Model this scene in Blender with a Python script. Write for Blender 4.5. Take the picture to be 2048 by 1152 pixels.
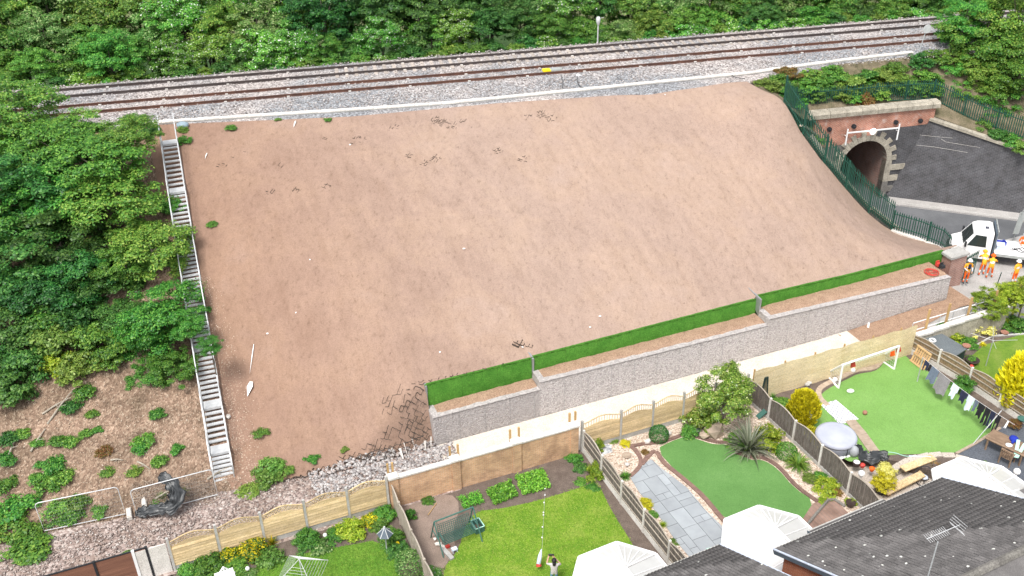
import bpy, bmesh, math, random
import numpy as np
from mathutils import Vector, Matrix

for _o in list(bpy.data.objects):
    bpy.data.objects.remove(_o)
scene = bpy.context.scene
col = scene.collection
random.seed(7)
rng = np.random.default_rng(7)
rad = math.radians

# ------------------------------------------------------------------ camera
CX, CY, FOC, CAMH = 1024., 576., 1984., 33.5
TH, RL = rad(31.44), rad(1.18)
FW = np.array([0, math.cos(TH), -math.sin(TH)])
_dn = np.array([0, -math.sin(TH), -math.cos(TH)])
_rt = np.array([1., 0, 0])
RT = _rt * math.cos(RL) + _dn * math.sin(RL)
DN = _dn * math.cos(RL) - _rt * math.sin(RL)
CAM = np.array([0, 0, CAMH])
cam = bpy.data.cameras.new('camera')
cam.sensor_width = 36
cam.lens = FOC / 2048 * 36
cam.clip_end = 6000
camo = bpy.data.objects.new('camera', cam)
col.objects.link(camo)
camo.matrix_world = Matrix(((RT[0], -DN[0], -FW[0], 0), (RT[1], -DN[1], -FW[1], 0), (RT[2], -DN[2], -FW[2], CAMH), (0, 0, 0, 1)))
scene.camera = camo

# ------------------------------------------------------------------ sky, sun, exposure
SUN_EL, SUN_AZ = 60, 205          # azimuth measured from +Y towards +X
w = bpy.data.worlds.new('World')
scene.world = w
w.use_nodes = True
wn = w.node_tree
sky = wn.nodes.new('ShaderNodeTexSky')
sky.sky_type = 'NISHITA'
sky.sun_disc = False
sky.sun_elevation = rad(SUN_EL)
sky.sun_rotation = rad(SUN_AZ)
sky.air_density = 1.0
sky.dust_density = 3.0
hs = wn.nodes.new('ShaderNodeHueSaturation')
hs.inputs['Saturation'].default_value = 0.22
wn.links.new(sky.outputs[0], hs.inputs['Color'])
bg = wn.nodes['Background']
bg.inputs['Strength'].default_value = 0.15
wn.links.new(hs.outputs[0], bg.inputs['Color'])
sl = bpy.data.lights.new('sun', 'SUN')
sl.energy = 1.8
sl.angle = rad(14)
sl.color = (1, .96, .9)
so = bpy.data.objects.new('sun', sl)
col.objects.link(so)
_sd = Vector((math.sin(rad(SUN_AZ)) * math.cos(rad(SUN_EL)), math.cos(rad(SUN_AZ)) * math.cos(rad(SUN_EL)), math.sin(rad(SUN_EL))))
so.rotation_euler = _sd.to_track_quat('Z', 'Y').to_euler()
so.location = (0, 0, 80)
vs = scene.view_settings
vs.view_transform = 'Standard'
vs.look = 'None'
vs.exposure = 0.85
vs.gamma = 1
vs.use_curve_mapping = False


# ------------------------------------------------------------------ placing helpers
def at(px, py, z=0.):
    """ground position seen at a photo pixel, for something at height z"""
    d = FW * FOC + RT * (px - CX) + DN * (py - CY)
    p = CAM + d * ((z - CAMH) / d[2])
    return np.array([p[0], p[1], z])


O0 = np.array([-4.13, 39.36])
_a = math.atan(.4)
U = np.array([math.cos(_a), math.sin(_a)])
N = np.array([-U[1], U[0]])
U3 = np.array([U[0], U[1], 0])
N3 = np.array([N[0], N[1], 0])
Z3 = np.array([0, 0, 1.])


def W(u, n, z=0.):
    p = O0 + U * u + N * n
    return np.array([p[0], p[1], z])


def nrm(v):
    v = np.asarray(v, float)
    return v / (np.linalg.norm(v) + 1e-12)


def sstep(a, b, x):
    t = np.clip((x - a) / (b - a), 0, 1)
    return t * t * (3 - 2 * t)


# value noise on numpy arrays
_ng = rng.random((256, 256))


def vnoise(x, y):
    x = np.asarray(x, float); y = np.asarray(y, float)
    xi = np.floor(x).astype(int); yi = np.floor(y).astype(int)
    fx = x - xi; fy = y - yi
    fx = fx * fx * (3 - 2 * fx); fy = fy * fy * (3 - 2 * fy)
    g = lambda a, b: _ng[a & 255, b & 255]
    return (g(xi, yi) * (1 - fx) + g(xi + 1, yi) * fx) * (1 - fy) + (g(xi, yi + 1) * (1 - fx) + g(xi + 1, yi + 1) * fx) * fy


def fbm(x, y, o=4):
    s = 0; a = .5
    for k in range(o):
        s = s + a * (vnoise(x * 2 ** k + 17 * k, y * 2 ** k + 31 * k) - .5)
        a *= .5
    return s


# ------------------------------------------------------------------ mesh builder
def mk(name, verts, faces):
    me = bpy.data.meshes.new(name)
    if isinstance(faces, np.ndarray):
        verts = np.asarray(verts, np.float32)
        k = faces.shape[1]
        me.vertices.add(len(verts)); me.vertices.foreach_set('co', verts.ravel())
        me.loops.add(faces.size); me.loops.foreach_set('vertex_index', faces.astype(np.int32).ravel())
        me.polygons.add(len(faces)); me.polygons.foreach_set('loop_start', np.arange(0, faces.size, k, dtype=np.int32))
        me.update(calc_edges=True)
    else:
        me.from_pydata([tuple(map(float, v)) for v in verts], [], faces)
        me.update()
    return me


_ICO = None


def _ico():
    global _ICO
    if _ICO is None:
        b = bmesh.new(); bmesh.ops.create_icosphere(b, subdivisions=1, radius=1)
        b.verts.ensure_lookup_table()
        _ICO = (np.array([v.co[:] for v in b.verts]), [[v.index for v in f.verts] for f in b.faces]); b.free()
    return _ICO


class MB:
    def __init__(s):
        s.V = []; s.F = []

    def add(s, vs_, fs):
        k = len(s.V)
        s.V += [np.asarray(v, float) for v in vs_]
        s.F += [[i + k for i in f] for f in fs]
        return s

    def ob(s, c, ax, ay, az):
        c = np.asarray(c, float)
        v = [c + i * ax + j * ay + k * az for k in (-1, 1) for j in (-1, 1) for i in (-1, 1)]
        return s.add(v, [[0, 2, 3, 1], [4, 5, 7, 6], [0, 1, 5, 4], [2, 6, 7, 3], [0, 4, 6, 2], [1, 3, 7, 5]])

    def box(s, c, size, d=(1, 0, 0)):
        """box centred on c, size along (d, horizontal normal of d, z)"""
        d = nrm(np.array([d[0], d[1], 0.])); n = np.array([-d[1], d[0], 0])
        return s.ob(c, d * size[0] / 2, n * size[1] / 2, Z3 * size[2] / 2)

    def bar(s, p, q, w_, h, up=(0, 0, 1)):
        p = np.asarray(p, float); q = np.asarray(q, float)
        d = nrm(q - p); up = np.asarray(up, float)
        if abs(d @ up) > .98: up = np.array([1., 0, 0])
        n = nrm(np.cross(up, d)); t = np.cross(d, n)
        return s.ob((p + q) / 2, (q - p) / 2, n * w_ / 2, t * h / 2)

    def tube(s, pts, r, n=6, cap=True):
        pts = [np.asarray(p, float) for p in pts]
        m = len(pts)
        rr = r if hasattr(r, '__len__') else [r] * m
        k = len(s.V)
        up = np.array([0, 0, 1.])
        d0 = nrm(pts[-1] - pts[0])
        if abs(d0 @ up) > .95: up = np.array([1., 0, 0])
        for i, p in enumerate(pts):
            d = nrm(pts[min(i + 1, m - 1)] - pts[max(i - 1, 0)])
            a = nrm(np.cross(up, d)); b = np.cross(d, a)
            for j in range(n):
                t = 2 * math.pi * j / n
                s.V.append(p + rr[i] * (math.cos(t) * a + math.sin(t) * b))
        for i in range(m - 1):
            for j in range(n):
                j2 = (j + 1) % n
                s.F.append([k + i * n + j, k + i * n + j2, k + (i + 1) * n + j2, k + (i + 1) * n + j])
        if cap:
            s.F.append([k + j for j in range(n)][::-1]); s.F.append([k + (m - 1) * n + j for j in range(n)])
        return s

    def lathe(s, c, prof, n=16, sx=1., sy=1., rot=0.):
        c = np.asarray(c, float); k = len(s.V); m = len(prof)
        for r, z in prof:
            for j in range(n):
                t = 2 * math.pi * j / n
                x = r * sx * math.cos(t); y = r * sy * math.sin(t)
                s.V.append(c + np.array([x * math.cos(rot) - y * math.sin(rot), x * math.sin(rot) + y * math.cos(rot), z]))
        for i in range(m - 1):
            for j in range(n):
                j2 = (j + 1) % n
                s.F.append([k + i * n + j, k + i * n + j2, k + (i + 1) * n + j2, k + (i + 1) * n + j])
        if prof[0][0] > 1e-4: s.F.append([k + j for j in range(n)][::-1])
        if prof[-1][0] > 1e-4: s.F.append([k + (m - 1) * n + j for j in range(n)])
        return s

    def ball(s, c, r, n=10, m=7):
        r = np.asarray(r if hasattr(r, '__len__') else [r] * 3, float)
        k0 = len(s.V)
        s.lathe((0, 0, 0), [(max(1e-3, math.sin(math.pi * i / m)), -math.cos(math.pi * i / m)) for i in range(m + 1)], n)
        for i in range(k0, len(s.V)): s.V[i] = s.V[i] * r + np.asarray(c, float)
        return s

    def rock(s, c, r, sq=.7):
        v, f = _ico()
        sc = np.array([r * random.uniform(.7, 1.3), r * random.uniform(.7, 1.3), r * sq * random.uniform(.7, 1.2)])
        j = 1 + .22 * (rng.random((len(v), 1)) * 2 - 1)
        a = random.uniform(0, 6.28); ca, sa = math.cos(a), math.sin(a)
        p = v * j * sc
        p = np.stack([p[:, 0] * ca - p[:, 1] * sa, p[:, 0] * sa + p[:, 1] * ca, p[:, 2]], 1) + np.asarray(c, float)
        return s.add(list(p), f)

    def prism(s, poly, z0, z1):
        n = len(poly)
        ar = sum(poly[i][0] * poly[(i + 1) % n][1] - poly[(i + 1) % n][0] * poly[i][1] for i in range(n))
        if ar < 0: poly = poly[::-1]
        v = [np.array([p[0], p[1], z0]) for p in poly] + [np.array([p[0], p[1], z1]) for p in poly]
        return s.add(v, [list(range(n))[::-1], list(range(n, 2 * n))] + [[i, (i + 1) % n, n + (i + 1) % n, n + i] for i in range(n)])

    def ext(s, poly, d):
        """polygon of 3d points extruded along vector d"""
        n = len(poly); d = np.asarray(d, float)
        v = [np.asarray(p, float) for p in poly]; v += [p + d for p in v]
        return s.add(v, [list(range(n))[::-1], list(range(n, 2 * n))] + [[i, (i + 1) % n, n + (i + 1) % n, n + i] for i in range(n)])

    def mesh(s, name, off=(0, 0, 0)):
        off = np.asarray(off, float)
        me = mk(name, [v - off for v in s.V], s.F)
        b = bmesh.new(); b.from_mesh(me); bmesh.ops.recalc_face_normals(b, faces=b.faces); b.to_mesh(me); b.free()
        return me


def link(name, me, parent=None, loc=(0, 0, 0), rot=None, scale=None, mat=None, smooth=False):
    o = bpy.data.objects.new(name, me)
    col.objects.link(o)
    if mat is not None and len(me.materials) == 0: me.materials.append(mat)
    if smooth: me.polygons.foreach_set('use_smooth', [True] * len(me.polygons))
    l = np.asarray(loc, float)
    if parent is not None:
        o.parent = parent
        q = parent
        while q is not None:
            l = l - np.array(q.location[:]); q = q.parent
    o.location = l
    if rot is not None:
        o.rotation_euler = rot if hasattr(rot, '__len__') else (0, 0, rot)
    if scale is not None:
        o.scale = scale if hasattr(scale, '__len__') else (scale,) * 3
    return o


def tag(o, label=None, cat=None, group=None, kind=None):
    if label: o['label'] = label
    if cat: o['category'] = cat
    if group: o['group'] = group
    if kind: o['kind'] = kind
    return o


def thing(name, label, cat, loc, group=None):
    o = bpy.data.objects.new(name, None)
    o.empty_display_size = .2
    col.objects.link(o)
    o.location = np.asarray(loc, float)
    return tag(o, label, cat, group)


def part(mb, name, mat, parent, smooth=False, label=None, kind=None):
    off = np.zeros(3); q = parent
    while q is not None:
        off = off + np.array(q.location[:]); q = q.parent
    o = bpy.data.objects.new(name, mb.mesh(name, off))
    col.objects.link(o); o.parent = parent
    o.data.materials.append(mat)
    if smooth: o.data.polygons.foreach_set('use_smooth', [True] * len(o.data.polygons))
    return tag(o, label, None, None, kind)


def single(mb, name, mat, label, cat, loc=None, group=None, smooth=False, kind=None):
    if loc is None:
        a = np.array(mb.V); loc = [a[:, 0].mean(), a[:, 1].mean(), a[:, 2].min()]
    o = link(name, mb.mesh(name, loc), None, loc, mat=mat, smooth=smooth)
    return tag(o, label, cat, group, kind)


def struct(name, me_or_mb, mat, smooth=False):
    me = me_or_mb.mesh(name) if isinstance(me_or_mb, MB) else me_or_mb
    o = link(name, me, mat=mat, smooth=smooth)
    o['kind'] = 'structure'
    return o


def sheet(name, poly, z, mat, sub=0.0, parent=None):
    """flat ground sheet from world points, triangulated"""
    b = bmesh.new()
    f = b.faces.new([b.verts.new((p[0], p[1], z)) for p in poly])
    bmesh.ops.triangulate(b, faces=[f])
    for q in b.faces:
        if q.normal.z < 0: q.normal_flip()
    me = bpy.data.meshes.new(name); b.to_mesh(me); b.free()
    if parent is not None:
        return link(name, me, parent, mat=mat)
    return struct(name, me, mat)


def ppoly(pts, z=0.):
    return [at(x, y, z) for x, y in pts]


ORD = 'first second third fourth fifth sixth seventh eighth ninth tenth eleventh twelfth thirteenth fourteenth fifteenth sixteenth seventeenth eighteenth nineteenth'.split()


def ordw(n):
    if n < 20: return ORD[n - 1]
    t_, u_ = divmod(n, 10)
    tens = {2: 'twent', 3: 'thirt', 4: 'fort', 5: 'fift', 6: 'sixt', 7: 'sevent'}[t_]
    return tens + 'ieth' if u_ == 0 else tens + 'y ' + ORD[u_ - 1]


def smooth_poly(pts, it=2):
    pts = [np.asarray(p, float) for p in pts]
    for _ in range(it):
        q = []
        for i in range(len(pts)):
            a, b = pts[i], pts[(i + 1) % len(pts)]
            q += [a * .75 + b * .25, a * .25 + b * .75]
        pts = q
    return pts


def smooth_line(pts, it=2):
    pts = [np.asarray(p, float) for p in pts]
    for _ in range(it):
        q = [pts[0]]
        for i in range(len(pts) - 1):
            a, b = pts[i], pts[i + 1]
            q += [a * .75 + b * .25, a * .25 + b * .75]
        pts = q + [pts[-1]]
    return pts


def along(pts, step):
    """points and directions every step metres along a polyline"""
    out = []; pts = [np.asarray(p, float) for p in pts]; carry = 0.
    for a, b in zip(pts[:-1], pts[1:]):
        L = np.linalg.norm(b - a); d = (b - a) / (L + 1e-9); t = carry
        while t < L:
            out.append((a + d * t, d)); t += step
        carry = t - L
    return out


def clip_poly(subj, clip):
    """Sutherland-Hodgman, clip convex ccw"""
    out = [np.array(p[:2], float) for p in subj]
    for i in range(len(clip)):
        a = np.array(clip[i][:2], float); b = np.array(clip[(i + 1) % len(clip)][:2], float); e = b - a
        ins = lambda p: e[0] * (p[1] - a[1]) - e[1] * (p[0] - a[0]) >= 0
        src = out; out = []
        for j in range(len(src)):
            p, q = src[j - 1], src[j]
            if ins(q):
                if not ins(p): out.append(_isec(p, q, a, b))
                out.append(q)
            elif ins(p): out.append(_isec(p, q, a, b))
        if not out: return []
    return out


def _isec(p, q, a, b):
    d1 = q - p; d2 = b - a
    den = d1[0] * d2[1] - d1[1] * d2[0]
    t = ((a[0] - p[0]) * d2[1] - (a[1] - p[1]) * d2[0]) / (den if abs(den) > 1e-12 else 1e-12)
    return p + d1 * t


# ------------------------------------------------------------------ materials
def _nodes(name):
    m = bpy.data.materials.new(name); m.use_nodes = True
    nt = m.node_tree
    return m, nt, nt.nodes['Principled BSDF']


def nd(nt, t, **kw):
    n = nt.nodes.new('ShaderNode' + t)
    for k, v in kw.items():
        if k in n.inputs: n.inputs[k].default_value = v
        else: setattr(n, k, v)
    return n


def ramp(nt, src, stops):
    r = nd(nt, 'ValToRGB')
    e = r.color_ramp.elements
    while len(e) < len(stops): e.new(.5)
    for i, (p, c) in enumerate(stops):
        e[i].position = p; e[i].color = tuple(c) + ((1,) if len(c) == 3 else ())
    nt.links.new(src, r.inputs[0])
    return r.outputs[0]


def mixc(nt, a, b, f, mode='MIX'):
    m = nd(nt, 'MixRGB', blend_type=mode)
    for i, v in ((0, f), (1, a), (2, b)):
        if hasattr(v, 'is_linked') or hasattr(v, 'links'): nt.links.new(v, m.inputs[i])
        else: m.inputs[i].default_value = v if not hasattr(v, '__len__') else tuple(v) + ((1,) if len(v) == 3 else ())
    return m.outputs[0]


def bumpn(nt, src, strength, dist, prev=None):
    b = nd(nt, 'Bump', Strength=strength, Distance=dist)
    nt.links.new(src, b.inputs['Height'])
    if prev is not None: nt.links.new(prev, b.inputs['Normal'])
    return b.outputs[0]


def coords(nt, world=False):
    if world: return nd(nt, 'NewGeometry').outputs['Position']
    return nd(nt, 'TexCoord').outputs['Object']


def noise(nt, vec, scale, detail=4, rough=.55, stretch=None):
    if stretch is not None:
        mp = nd(nt, 'Mapping'); mp.inputs['Scale'].default_value = stretch
        nt.links.new(vec, mp.inputs[0]); vec = mp.outputs[0]
    n = nd(nt, 'TexNoise', Scale=scale, Detail=detail, Roughness=rough)
    nt.links.new(vec, n.inputs['Vector'])
    return n.outputs['Fac']


def M(name, c1, c2=None, scale=6, rough=.8, bump=.15, dist=.02, metal=0., spec=.3, detail=5, stretch=None, rnd=0., fine=None, world=False, lo=.35, hi=.65):
    """general procedural surface: two tones by noise, a fine grain, per-object tone shift"""
    m, nt, b = _nodes(name)
    if c2 is None: c2 = tuple(x * .78 for x in c1)
    v = coords(nt, world)
    n = noise(nt, v, scale, detail, .6, stretch)
    c = ramp(nt, n, [(lo, c1), (hi, c2)])
    if fine:
        n2 = noise(nt, v, fine, 3, .6, stretch)
        c = mixc(nt, c, ramp(nt, n2, [(.3, (.62, .62, .62)), (.7, (1.3, 1.3, 1.3))]), 1, 'MULTIPLY')
    if rnd:
        oi = nd(nt, 'ObjectInfo')
        c = mixc(nt, c, ramp(nt, oi.outputs['Random'], [(0, (1 - rnd,) * 3), (1, (1 + rnd,) * 3)]), 1, 'MULTIPLY')
    nt.links.new(c, b.inputs['Base Color'])
    b.inputs['Roughness'].default_value = rough
    b.inputs['Metallic'].default_value = metal
    b.inputs['Specular IOR Level'].default_value = spec
    if bump:
        nt.links.new(bumpn(nt, n if not fine else n2, bump, dist), b.inputs['Normal'])
    return m


def M_leaf(name, cols, trans=.3, rough=.45, spec=.35, hue=.06, pos=None):
    """leaf tones picked per leaf; stops spread over the list"""
    m, nt, b = _nodes(name)
    g = nd(nt, 'NewGeometry')
    k = len(cols)
    c = ramp(nt, g.outputs['Random Per Island'], [(pos[i] if pos else i / max(1, k - 1), cc) for i, cc in enumerate(cols)])
    oi = nd(nt, 'ObjectInfo')
    h = nd(nt, 'HueSaturation')
    mr = nd(nt, 'MapRange'); mr.inputs['To Min'].default_value = .5 - hue * .2; mr.inputs['To Max'].default_value = .5 + hue * .55
    nt.links.new(oi.outputs['Random'], mr.inputs[0]); nt.links.new(mr.outputs[0], h.inputs['Hue'])
    mr2 = nd(nt, 'MapRange'); mr2.inputs['To Min'].default_value = .75; mr2.inputs['To Max'].default_value = 1.25
    ml = nd(nt, 'Math', operation='FRACT'); m7 = nd(nt, 'Math', operation='MULTIPLY'); m7.inputs[1].default_value = 7.31
    nt.links.new(oi.outputs['Random'], m7.inputs[0]); nt.links.new(m7.outputs[0], ml.inputs[0]); nt.links.new(ml.outputs[0], mr2.inputs[0])
    nt.links.new(mr2.outputs[0], h.inputs['Value'])
    nt.links.new(c, h.inputs['Color'])
    nt.links.new(h.outputs[0], b.inputs['Base Color'])
    b.inputs['Roughness'].default_value = rough
    b.inputs['Specular IOR Level'].default_value = spec
    t = nd(nt, 'BsdfTranslucent')
    nt.links.new(h.outputs[0], t.inputs['Color'])
    mx = nd(nt, 'MixShader'); mx.inputs[0].default_value = trans
    nt.links.new(b.outputs[0], mx.inputs[1]); nt.links.new(t.outputs[0], mx.inputs[2])
    nt.links.new(mx.outputs[0], nt.nodes['Material Output'].inputs[0])
    return m


def M_stone(name, cols, scale=12, rough=.9, bump=.8, dist=.04, patch=None):
    """loose stones by voronoi cells: one tone per cell, gaps between"""
    m, nt, b = _nodes(name)
    v = coords(nt, True)
    vo = nd(nt, 'TexVoronoi', Scale=scale); nt.links.new(v, vo.inputs['Vector'])
    sp = nd(nt, 'SeparateColor'); nt.links.new(vo.outputs['Color'], sp.inputs[0])
    k = len(cols)
    c = ramp(nt, sp.outputs[0], [(i / max(1, k - 1), cc) for i, cc in enumerate(cols)])
    if patch:
        n = noise(nt, v, patch[0], 5, .6)
        c = mixc(nt, c, mixc(nt, c, patch[1], patch[2] if len(patch) > 2 else 1, 'MULTIPLY'), ramp(nt, n, [(.42, (0, 0, 0)), (.6, (1, 1, 1))]))
    nt.links.new(c, b.inputs['Base Color'])
    b.inputs['Roughness'].default_value = rough
    b.inputs['Specular IOR Level'].default_value = .2
    iv = nd(nt, 'Math', operation='SUBTRACT'); iv.inputs[0].default_value = 1
    nt.links.new(vo.outputs['Distance'], iv.inputs[1])
    nt.links.new(bumpn(nt, iv.outputs[0], bump, dist), b.inputs['Normal'])
    return m


def M_brick(name, d, c1, c2, mortar, bw=.225, bh=.075, ms=.012, rough=.85, stain=None, slope=0.):
    """brick courses along horizontal direction d of a wall"""
    m, nt, b = _nodes(name)
    p = coords(nt, True)
    dt = nd(nt, 'VectorMath', operation='DOT_PRODUCT'); dt.inputs[1].default_value = (d[0], d[1], 0)
    nt.links.new(p, dt.inputs[0])
    sx = nd(nt, 'SeparateXYZ'); nt.links.new(p, sx.inputs[0])
    cb = nd(nt, 'CombineXYZ'); nt.links.new(dt.outputs['Value'], cb.inputs[0]); nt.links.new(sx.outputs[2], cb.inputs[1])
    br = nd(nt, 'TexBrick', Scale=1.)
    br.inputs['Color1'].default_value = tuple(c1) + (1,); br.inputs['Color2'].default_value = tuple(c2) + (1,)
    br.inputs['Mortar'].default_value = tuple(mortar) + (1,)
    br.inputs['Mortar Size'].default_value = ms; br.inputs['Mortar Smooth'].default_value = .3
    br.inputs['Brick Width'].default_value = bw; br.inputs['Row Height'].default_value = bh
    nt.links.new(cb.outputs[0], br.inputs['Vector'])
    n = noise(nt, p, 1.3, 6, .65)
    c = mixc(nt, br.outputs['Color'], ramp(nt, n, [(.3, (.62, .6, .58)), (.7, (1.2, 1.2, 1.2))]), 1, 'MULTIPLY')
    if stain:
        n2 = noise(nt, p, stain[1], 6, .7)
        c = mixc(nt, c, stain[0], ramp(nt, n2, [(.54, (0, 0, 0)), (.72, (.8, .8, .8))]))
    nt.links.new(c, b.inputs['Base Color'])
    b.inputs['Roughness'].default_value = rough
    b.inputs['Specular IOR Level'].default_value = .25
    iv = nd(nt, 'Math', operation='SUBTRACT'); iv.inputs[0].default_value = 1
    nt.links.new(br.outputs['Fac'], iv.inputs[1])
    nt.links.new(bumpn(nt, iv.outputs[0], .5, .01), b.inputs['Normal'])
    return m

# ------------------------------------------------------------------ palette
def M_soil():
    m, nt, b = _nodes('slope_soil')
    v = coords(nt, True)
    n1 = noise(nt, v, .22, 6, .62); n2 = noise(nt, v, 1.7, 6, .65); n3 = noise(nt, v, 14, 4, .7); n4 = noise(nt, v, 4.5, 6, .7, (1, .45, 1))
    c = ramp(nt, n1, [(.28, (.288, .21, .17)), (.44, (.314, .23, .187)), (.56, (.33, .24, .188)), (.74, (.338, .252, .21))])
    c = mixc(nt, c, ramp(nt, n2, [(.3, (.97, .965, .96)), (.5, (1, 1, 1)), (.72, (1.04, 1.04, 1.035))]), 1, 'MULTIPLY')
    c = mixc(nt, c, ramp(nt, n4, [(.30, (.66, .63, .60)), (.43, (1, 1, 1)), (.6, (1.1, 1.1, 1.1))]), .7, 'MULTIPLY')
    c = mixc(nt, c, ramp(nt, n3, [(.25, (.72, .70, .68)), (.5, (1, 1, 1)), (.75, (1.18, 1.18, 1.18))]), .8, 'MULTIPLY')
    # faint rills down the fall line and raked streaks across it
    du_ = nd(nt, 'VectorMath', operation='DOT_PRODUCT'); du_.inputs[1].default_value = (U[0] * 1.5, U[1] * 1.5, 0); nt.links.new(v, du_.inputs[0])
    dn_ = nd(nt, 'VectorMath', operation='DOT_PRODUCT'); dn_.inputs[1].default_value = (N[0] * .35, N[1] * .35, 0); nt.links.new(v, dn_.inputs[0])
    cx_ = nd(nt, 'CombineXYZ'); nt.links.new(du_.outputs['Value'], cx_.inputs[0]); nt.links.new(dn_.outputs['Value'], cx_.inputs[1])
    n5 = noise(nt, cx_.outputs[0], 1., 6, .65)
    c = mixc(nt, c, ramp(nt, n5, [(.36, (.88, .86, .84)), (.5, (1, 1, 1)), (.68, (1.09, 1.09, 1.09))]), .55, 'MULTIPLY')
    # damper, redder soil towards the staircase
    dt = nd(nt, 'VectorMath', operation='DOT_PRODUCT'); dt.inputs[1].default_value = (U[0], U[1], 0); nt.links.new(v, dt.inputs[0])
    ad = nd(nt, 'Math', operation='MULTIPLY_ADD'); ad.inputs[1].default_value = 9; nt.links.new(n1, ad.inputs[0]); nt.links.new(dt.outputs['Value'], ad.inputs[2])
    u0 = float(O0 @ U)
    mr = nd(nt, 'MapRange'); mr.inputs['From Min'].default_value = u0 - 4; mr.inputs['From Max'].default_value = u0 + 13
    mr.inputs['To Min'].default_value = 1; mr.inputs['To Max'].default_value = 0
    nt.links.new(ad.outputs[0], mr.inputs[0])
    c = mixc(nt, c, mixc(nt, c, (.80, .70, .635), 1, 'MULTIPLY'), mr.outputs[0])
    nt.links.new(c, b.inputs['Base Color'])
    b.inputs['Roughness'].default_value = .95; b.inputs['Specular IOR Level'].default_value = .1
    bb = bumpn(nt, n3, .45, .025); bb = bumpn(nt, n4, .4, .06, bb); bb = bumpn(nt, n5, .14, .1, bb)
    nt.links.new(bb, b.inputs['Normal'])
    return m


def M_chips():
    m, nt, b = _nodes('wood_chip_ground')
    v = coords(nt, True)
    vo = nd(nt, 'TexVoronoi', Scale=15); vo.inputs['Randomness'].default_value = 1
    mp = nd(nt, 'Mapping'); mp.inputs['Scale'].default_value = (1, .55, .7); nt.links.new(v, mp.inputs[0]); nt.links.new(mp.outputs[0], vo.inputs['Vector'])
    sp = nd(nt, 'SeparateColor'); nt.links.new(vo.outputs['Color'], sp.inputs[0])
    c = ramp(nt, sp.outputs[0], [(0, (.15, .105, .08)), (.4, (.235, .165, .125)), (.75, (.29, .21, .16)), (1, (.40, .31, .245))])
    n1 = noise(nt, v, .6, 6, .65)
    c = mixc(nt, c, ramp(nt, n1, [(.32, (.55, .55, .5)), (.65, (1.15, 1.1, 1.05))]), 1, 'MULTIPLY')
    nt.links.new(c, b.inputs['Base Color']); b.inputs['Roughness'].default_value = .95; b.inputs['Specular IOR Level'].default_value = .1
    nt.links.new(bumpn(nt, vo.outputs['Distance'], .6, .05), b.inputs['Normal'])
    return m


def M_lawn(name, c1, c2, c3, scale=1.1, fine=38):
    m, nt, b = _nodes(name)
    v = coords(nt, True)
    n1 = noise(nt, v, scale, 6, .65); n2 = noise(nt, v, fine, 3, .7); n3 = noise(nt, v, fine * .35, 3, .6, (1, .6, 1))
    c = ramp(nt, n1, [(.3, c1), (.5, c2), (.7, c3)])
    c = mixc(nt, c, ramp(nt, n2, [(.25, (.6, .62, .55)), (.75, (1.35, 1.32, 1.3))]), .8, 'MULTIPLY')
    c = mixc(nt, c, ramp(nt, n3, [(.3, (.8, .82, .8)), (.7, (1.18, 1.15, 1.1))]), .8, 'MULTIPLY')
    nt.links.new(c, b.inputs['Base Color']); b.inputs['Roughness'].default_value = .9; b.inputs['Specular IOR Level'].default_value = .15
    nt.links.new(bumpn(nt, n2, .8, .04), b.inputs['Normal'])
    return m


def M_roof():
    m, nt, b = _nodes('roof_tile_concrete')
    v = coords(nt, True)
    n1 = noise(nt, v, 1.2, 6, .65); n2 = noise(nt, v, 30, 3, .7)
    c = ramp(nt, n1, [(.3, (.085, .080, .079)), (.7, (.155, .146, .143))])
    c = mixc(nt, c, ramp(nt, n2, [(.3, (.65, .65, .65)), (.7, (1.3, 1.3, 1.3))]), 1, 'MULTIPLY')
    oi = nd(nt, 'ObjectInfo')
    c = mixc(nt, c, ramp(nt, oi.outputs['Random'], [(0, (.8, .8, .8)), (1, (1.2, 1.2, 1.2))]), 1, 'MULTIPLY')
    vo = nd(nt, 'TexVoronoi', Scale=2.5); nt.links.new(v, vo.inputs['Vector'])
    sp = nd(nt, 'SeparateColor'); nt.links.new(vo.outputs['Color'], sp.inputs[0])
    ml = nd(nt, 'Math', operation='MULTIPLY'); ml.inputs[1].default_value = .17; nt.links.new(sp.outputs[0], ml.inputs[0])
    ls = nd(nt, 'Math', operation='LESS_THAN'); nt.links.new(vo.outputs['Distance'], ls.inputs[0]); nt.links.new(ml.outputs[0], ls.inputs[1])
    c = mixc(nt, c, (.6, .6, .56), ls.outputs[0])
    nt.links.new(c, b.inputs['Base Color']); b.inputs['Roughness'].default_value = .8; b.inputs['Specular IOR Level'].default_value = .35
    nt.links.new(bumpn(nt, n2, .35, .01), b.inputs['Normal'])
    return m


P = {}
P['soil'] = M_soil()
P['chips'] = M_chips()
P['terrace'] = M('terrace_soil', (.37, .25, .175), (.30, .195, .135), 2.5, .95, .5, .05, spec=.1, fine=16, world=True)
P['turfwall'] = M('turf_facing', (.042, .14, .016), (.065, .185, .024), 1.6, .85, .9, .03, spec=.15, fine=17, world=True)
P['gabion'] = M_stone('gabion_back', [(.32, .295, .285), (.40, .37, .36), (.48, .445, .43)], 11, bump=.9)
P['gabstone'] = M_leaf('gabion_stone', [(.37, .345, .335), (.42, .395, .385), (.46, .43, .42), (.52, .49, .48)], 0, .9, .2, 0)
P['wire'] = M('galvanised_wire', (.42, .43, .44), None, 20, .5, 0, metal=.6)
P['lime'] = M('limestone_path', (.66, .60, .53), (.55, .485, .415), 1.1, .95, .4, .02, spec=.1, fine=26, world=True, lo=.4, hi=.75)
P['rubble'] = M_stone('rubble_ground', [(.18, .135, .12), (.31, .24, .215), (.39, .315, .285), (.53, .465, .43)], 8.5, patch=(.7, (.72, .68, .64)))
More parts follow.
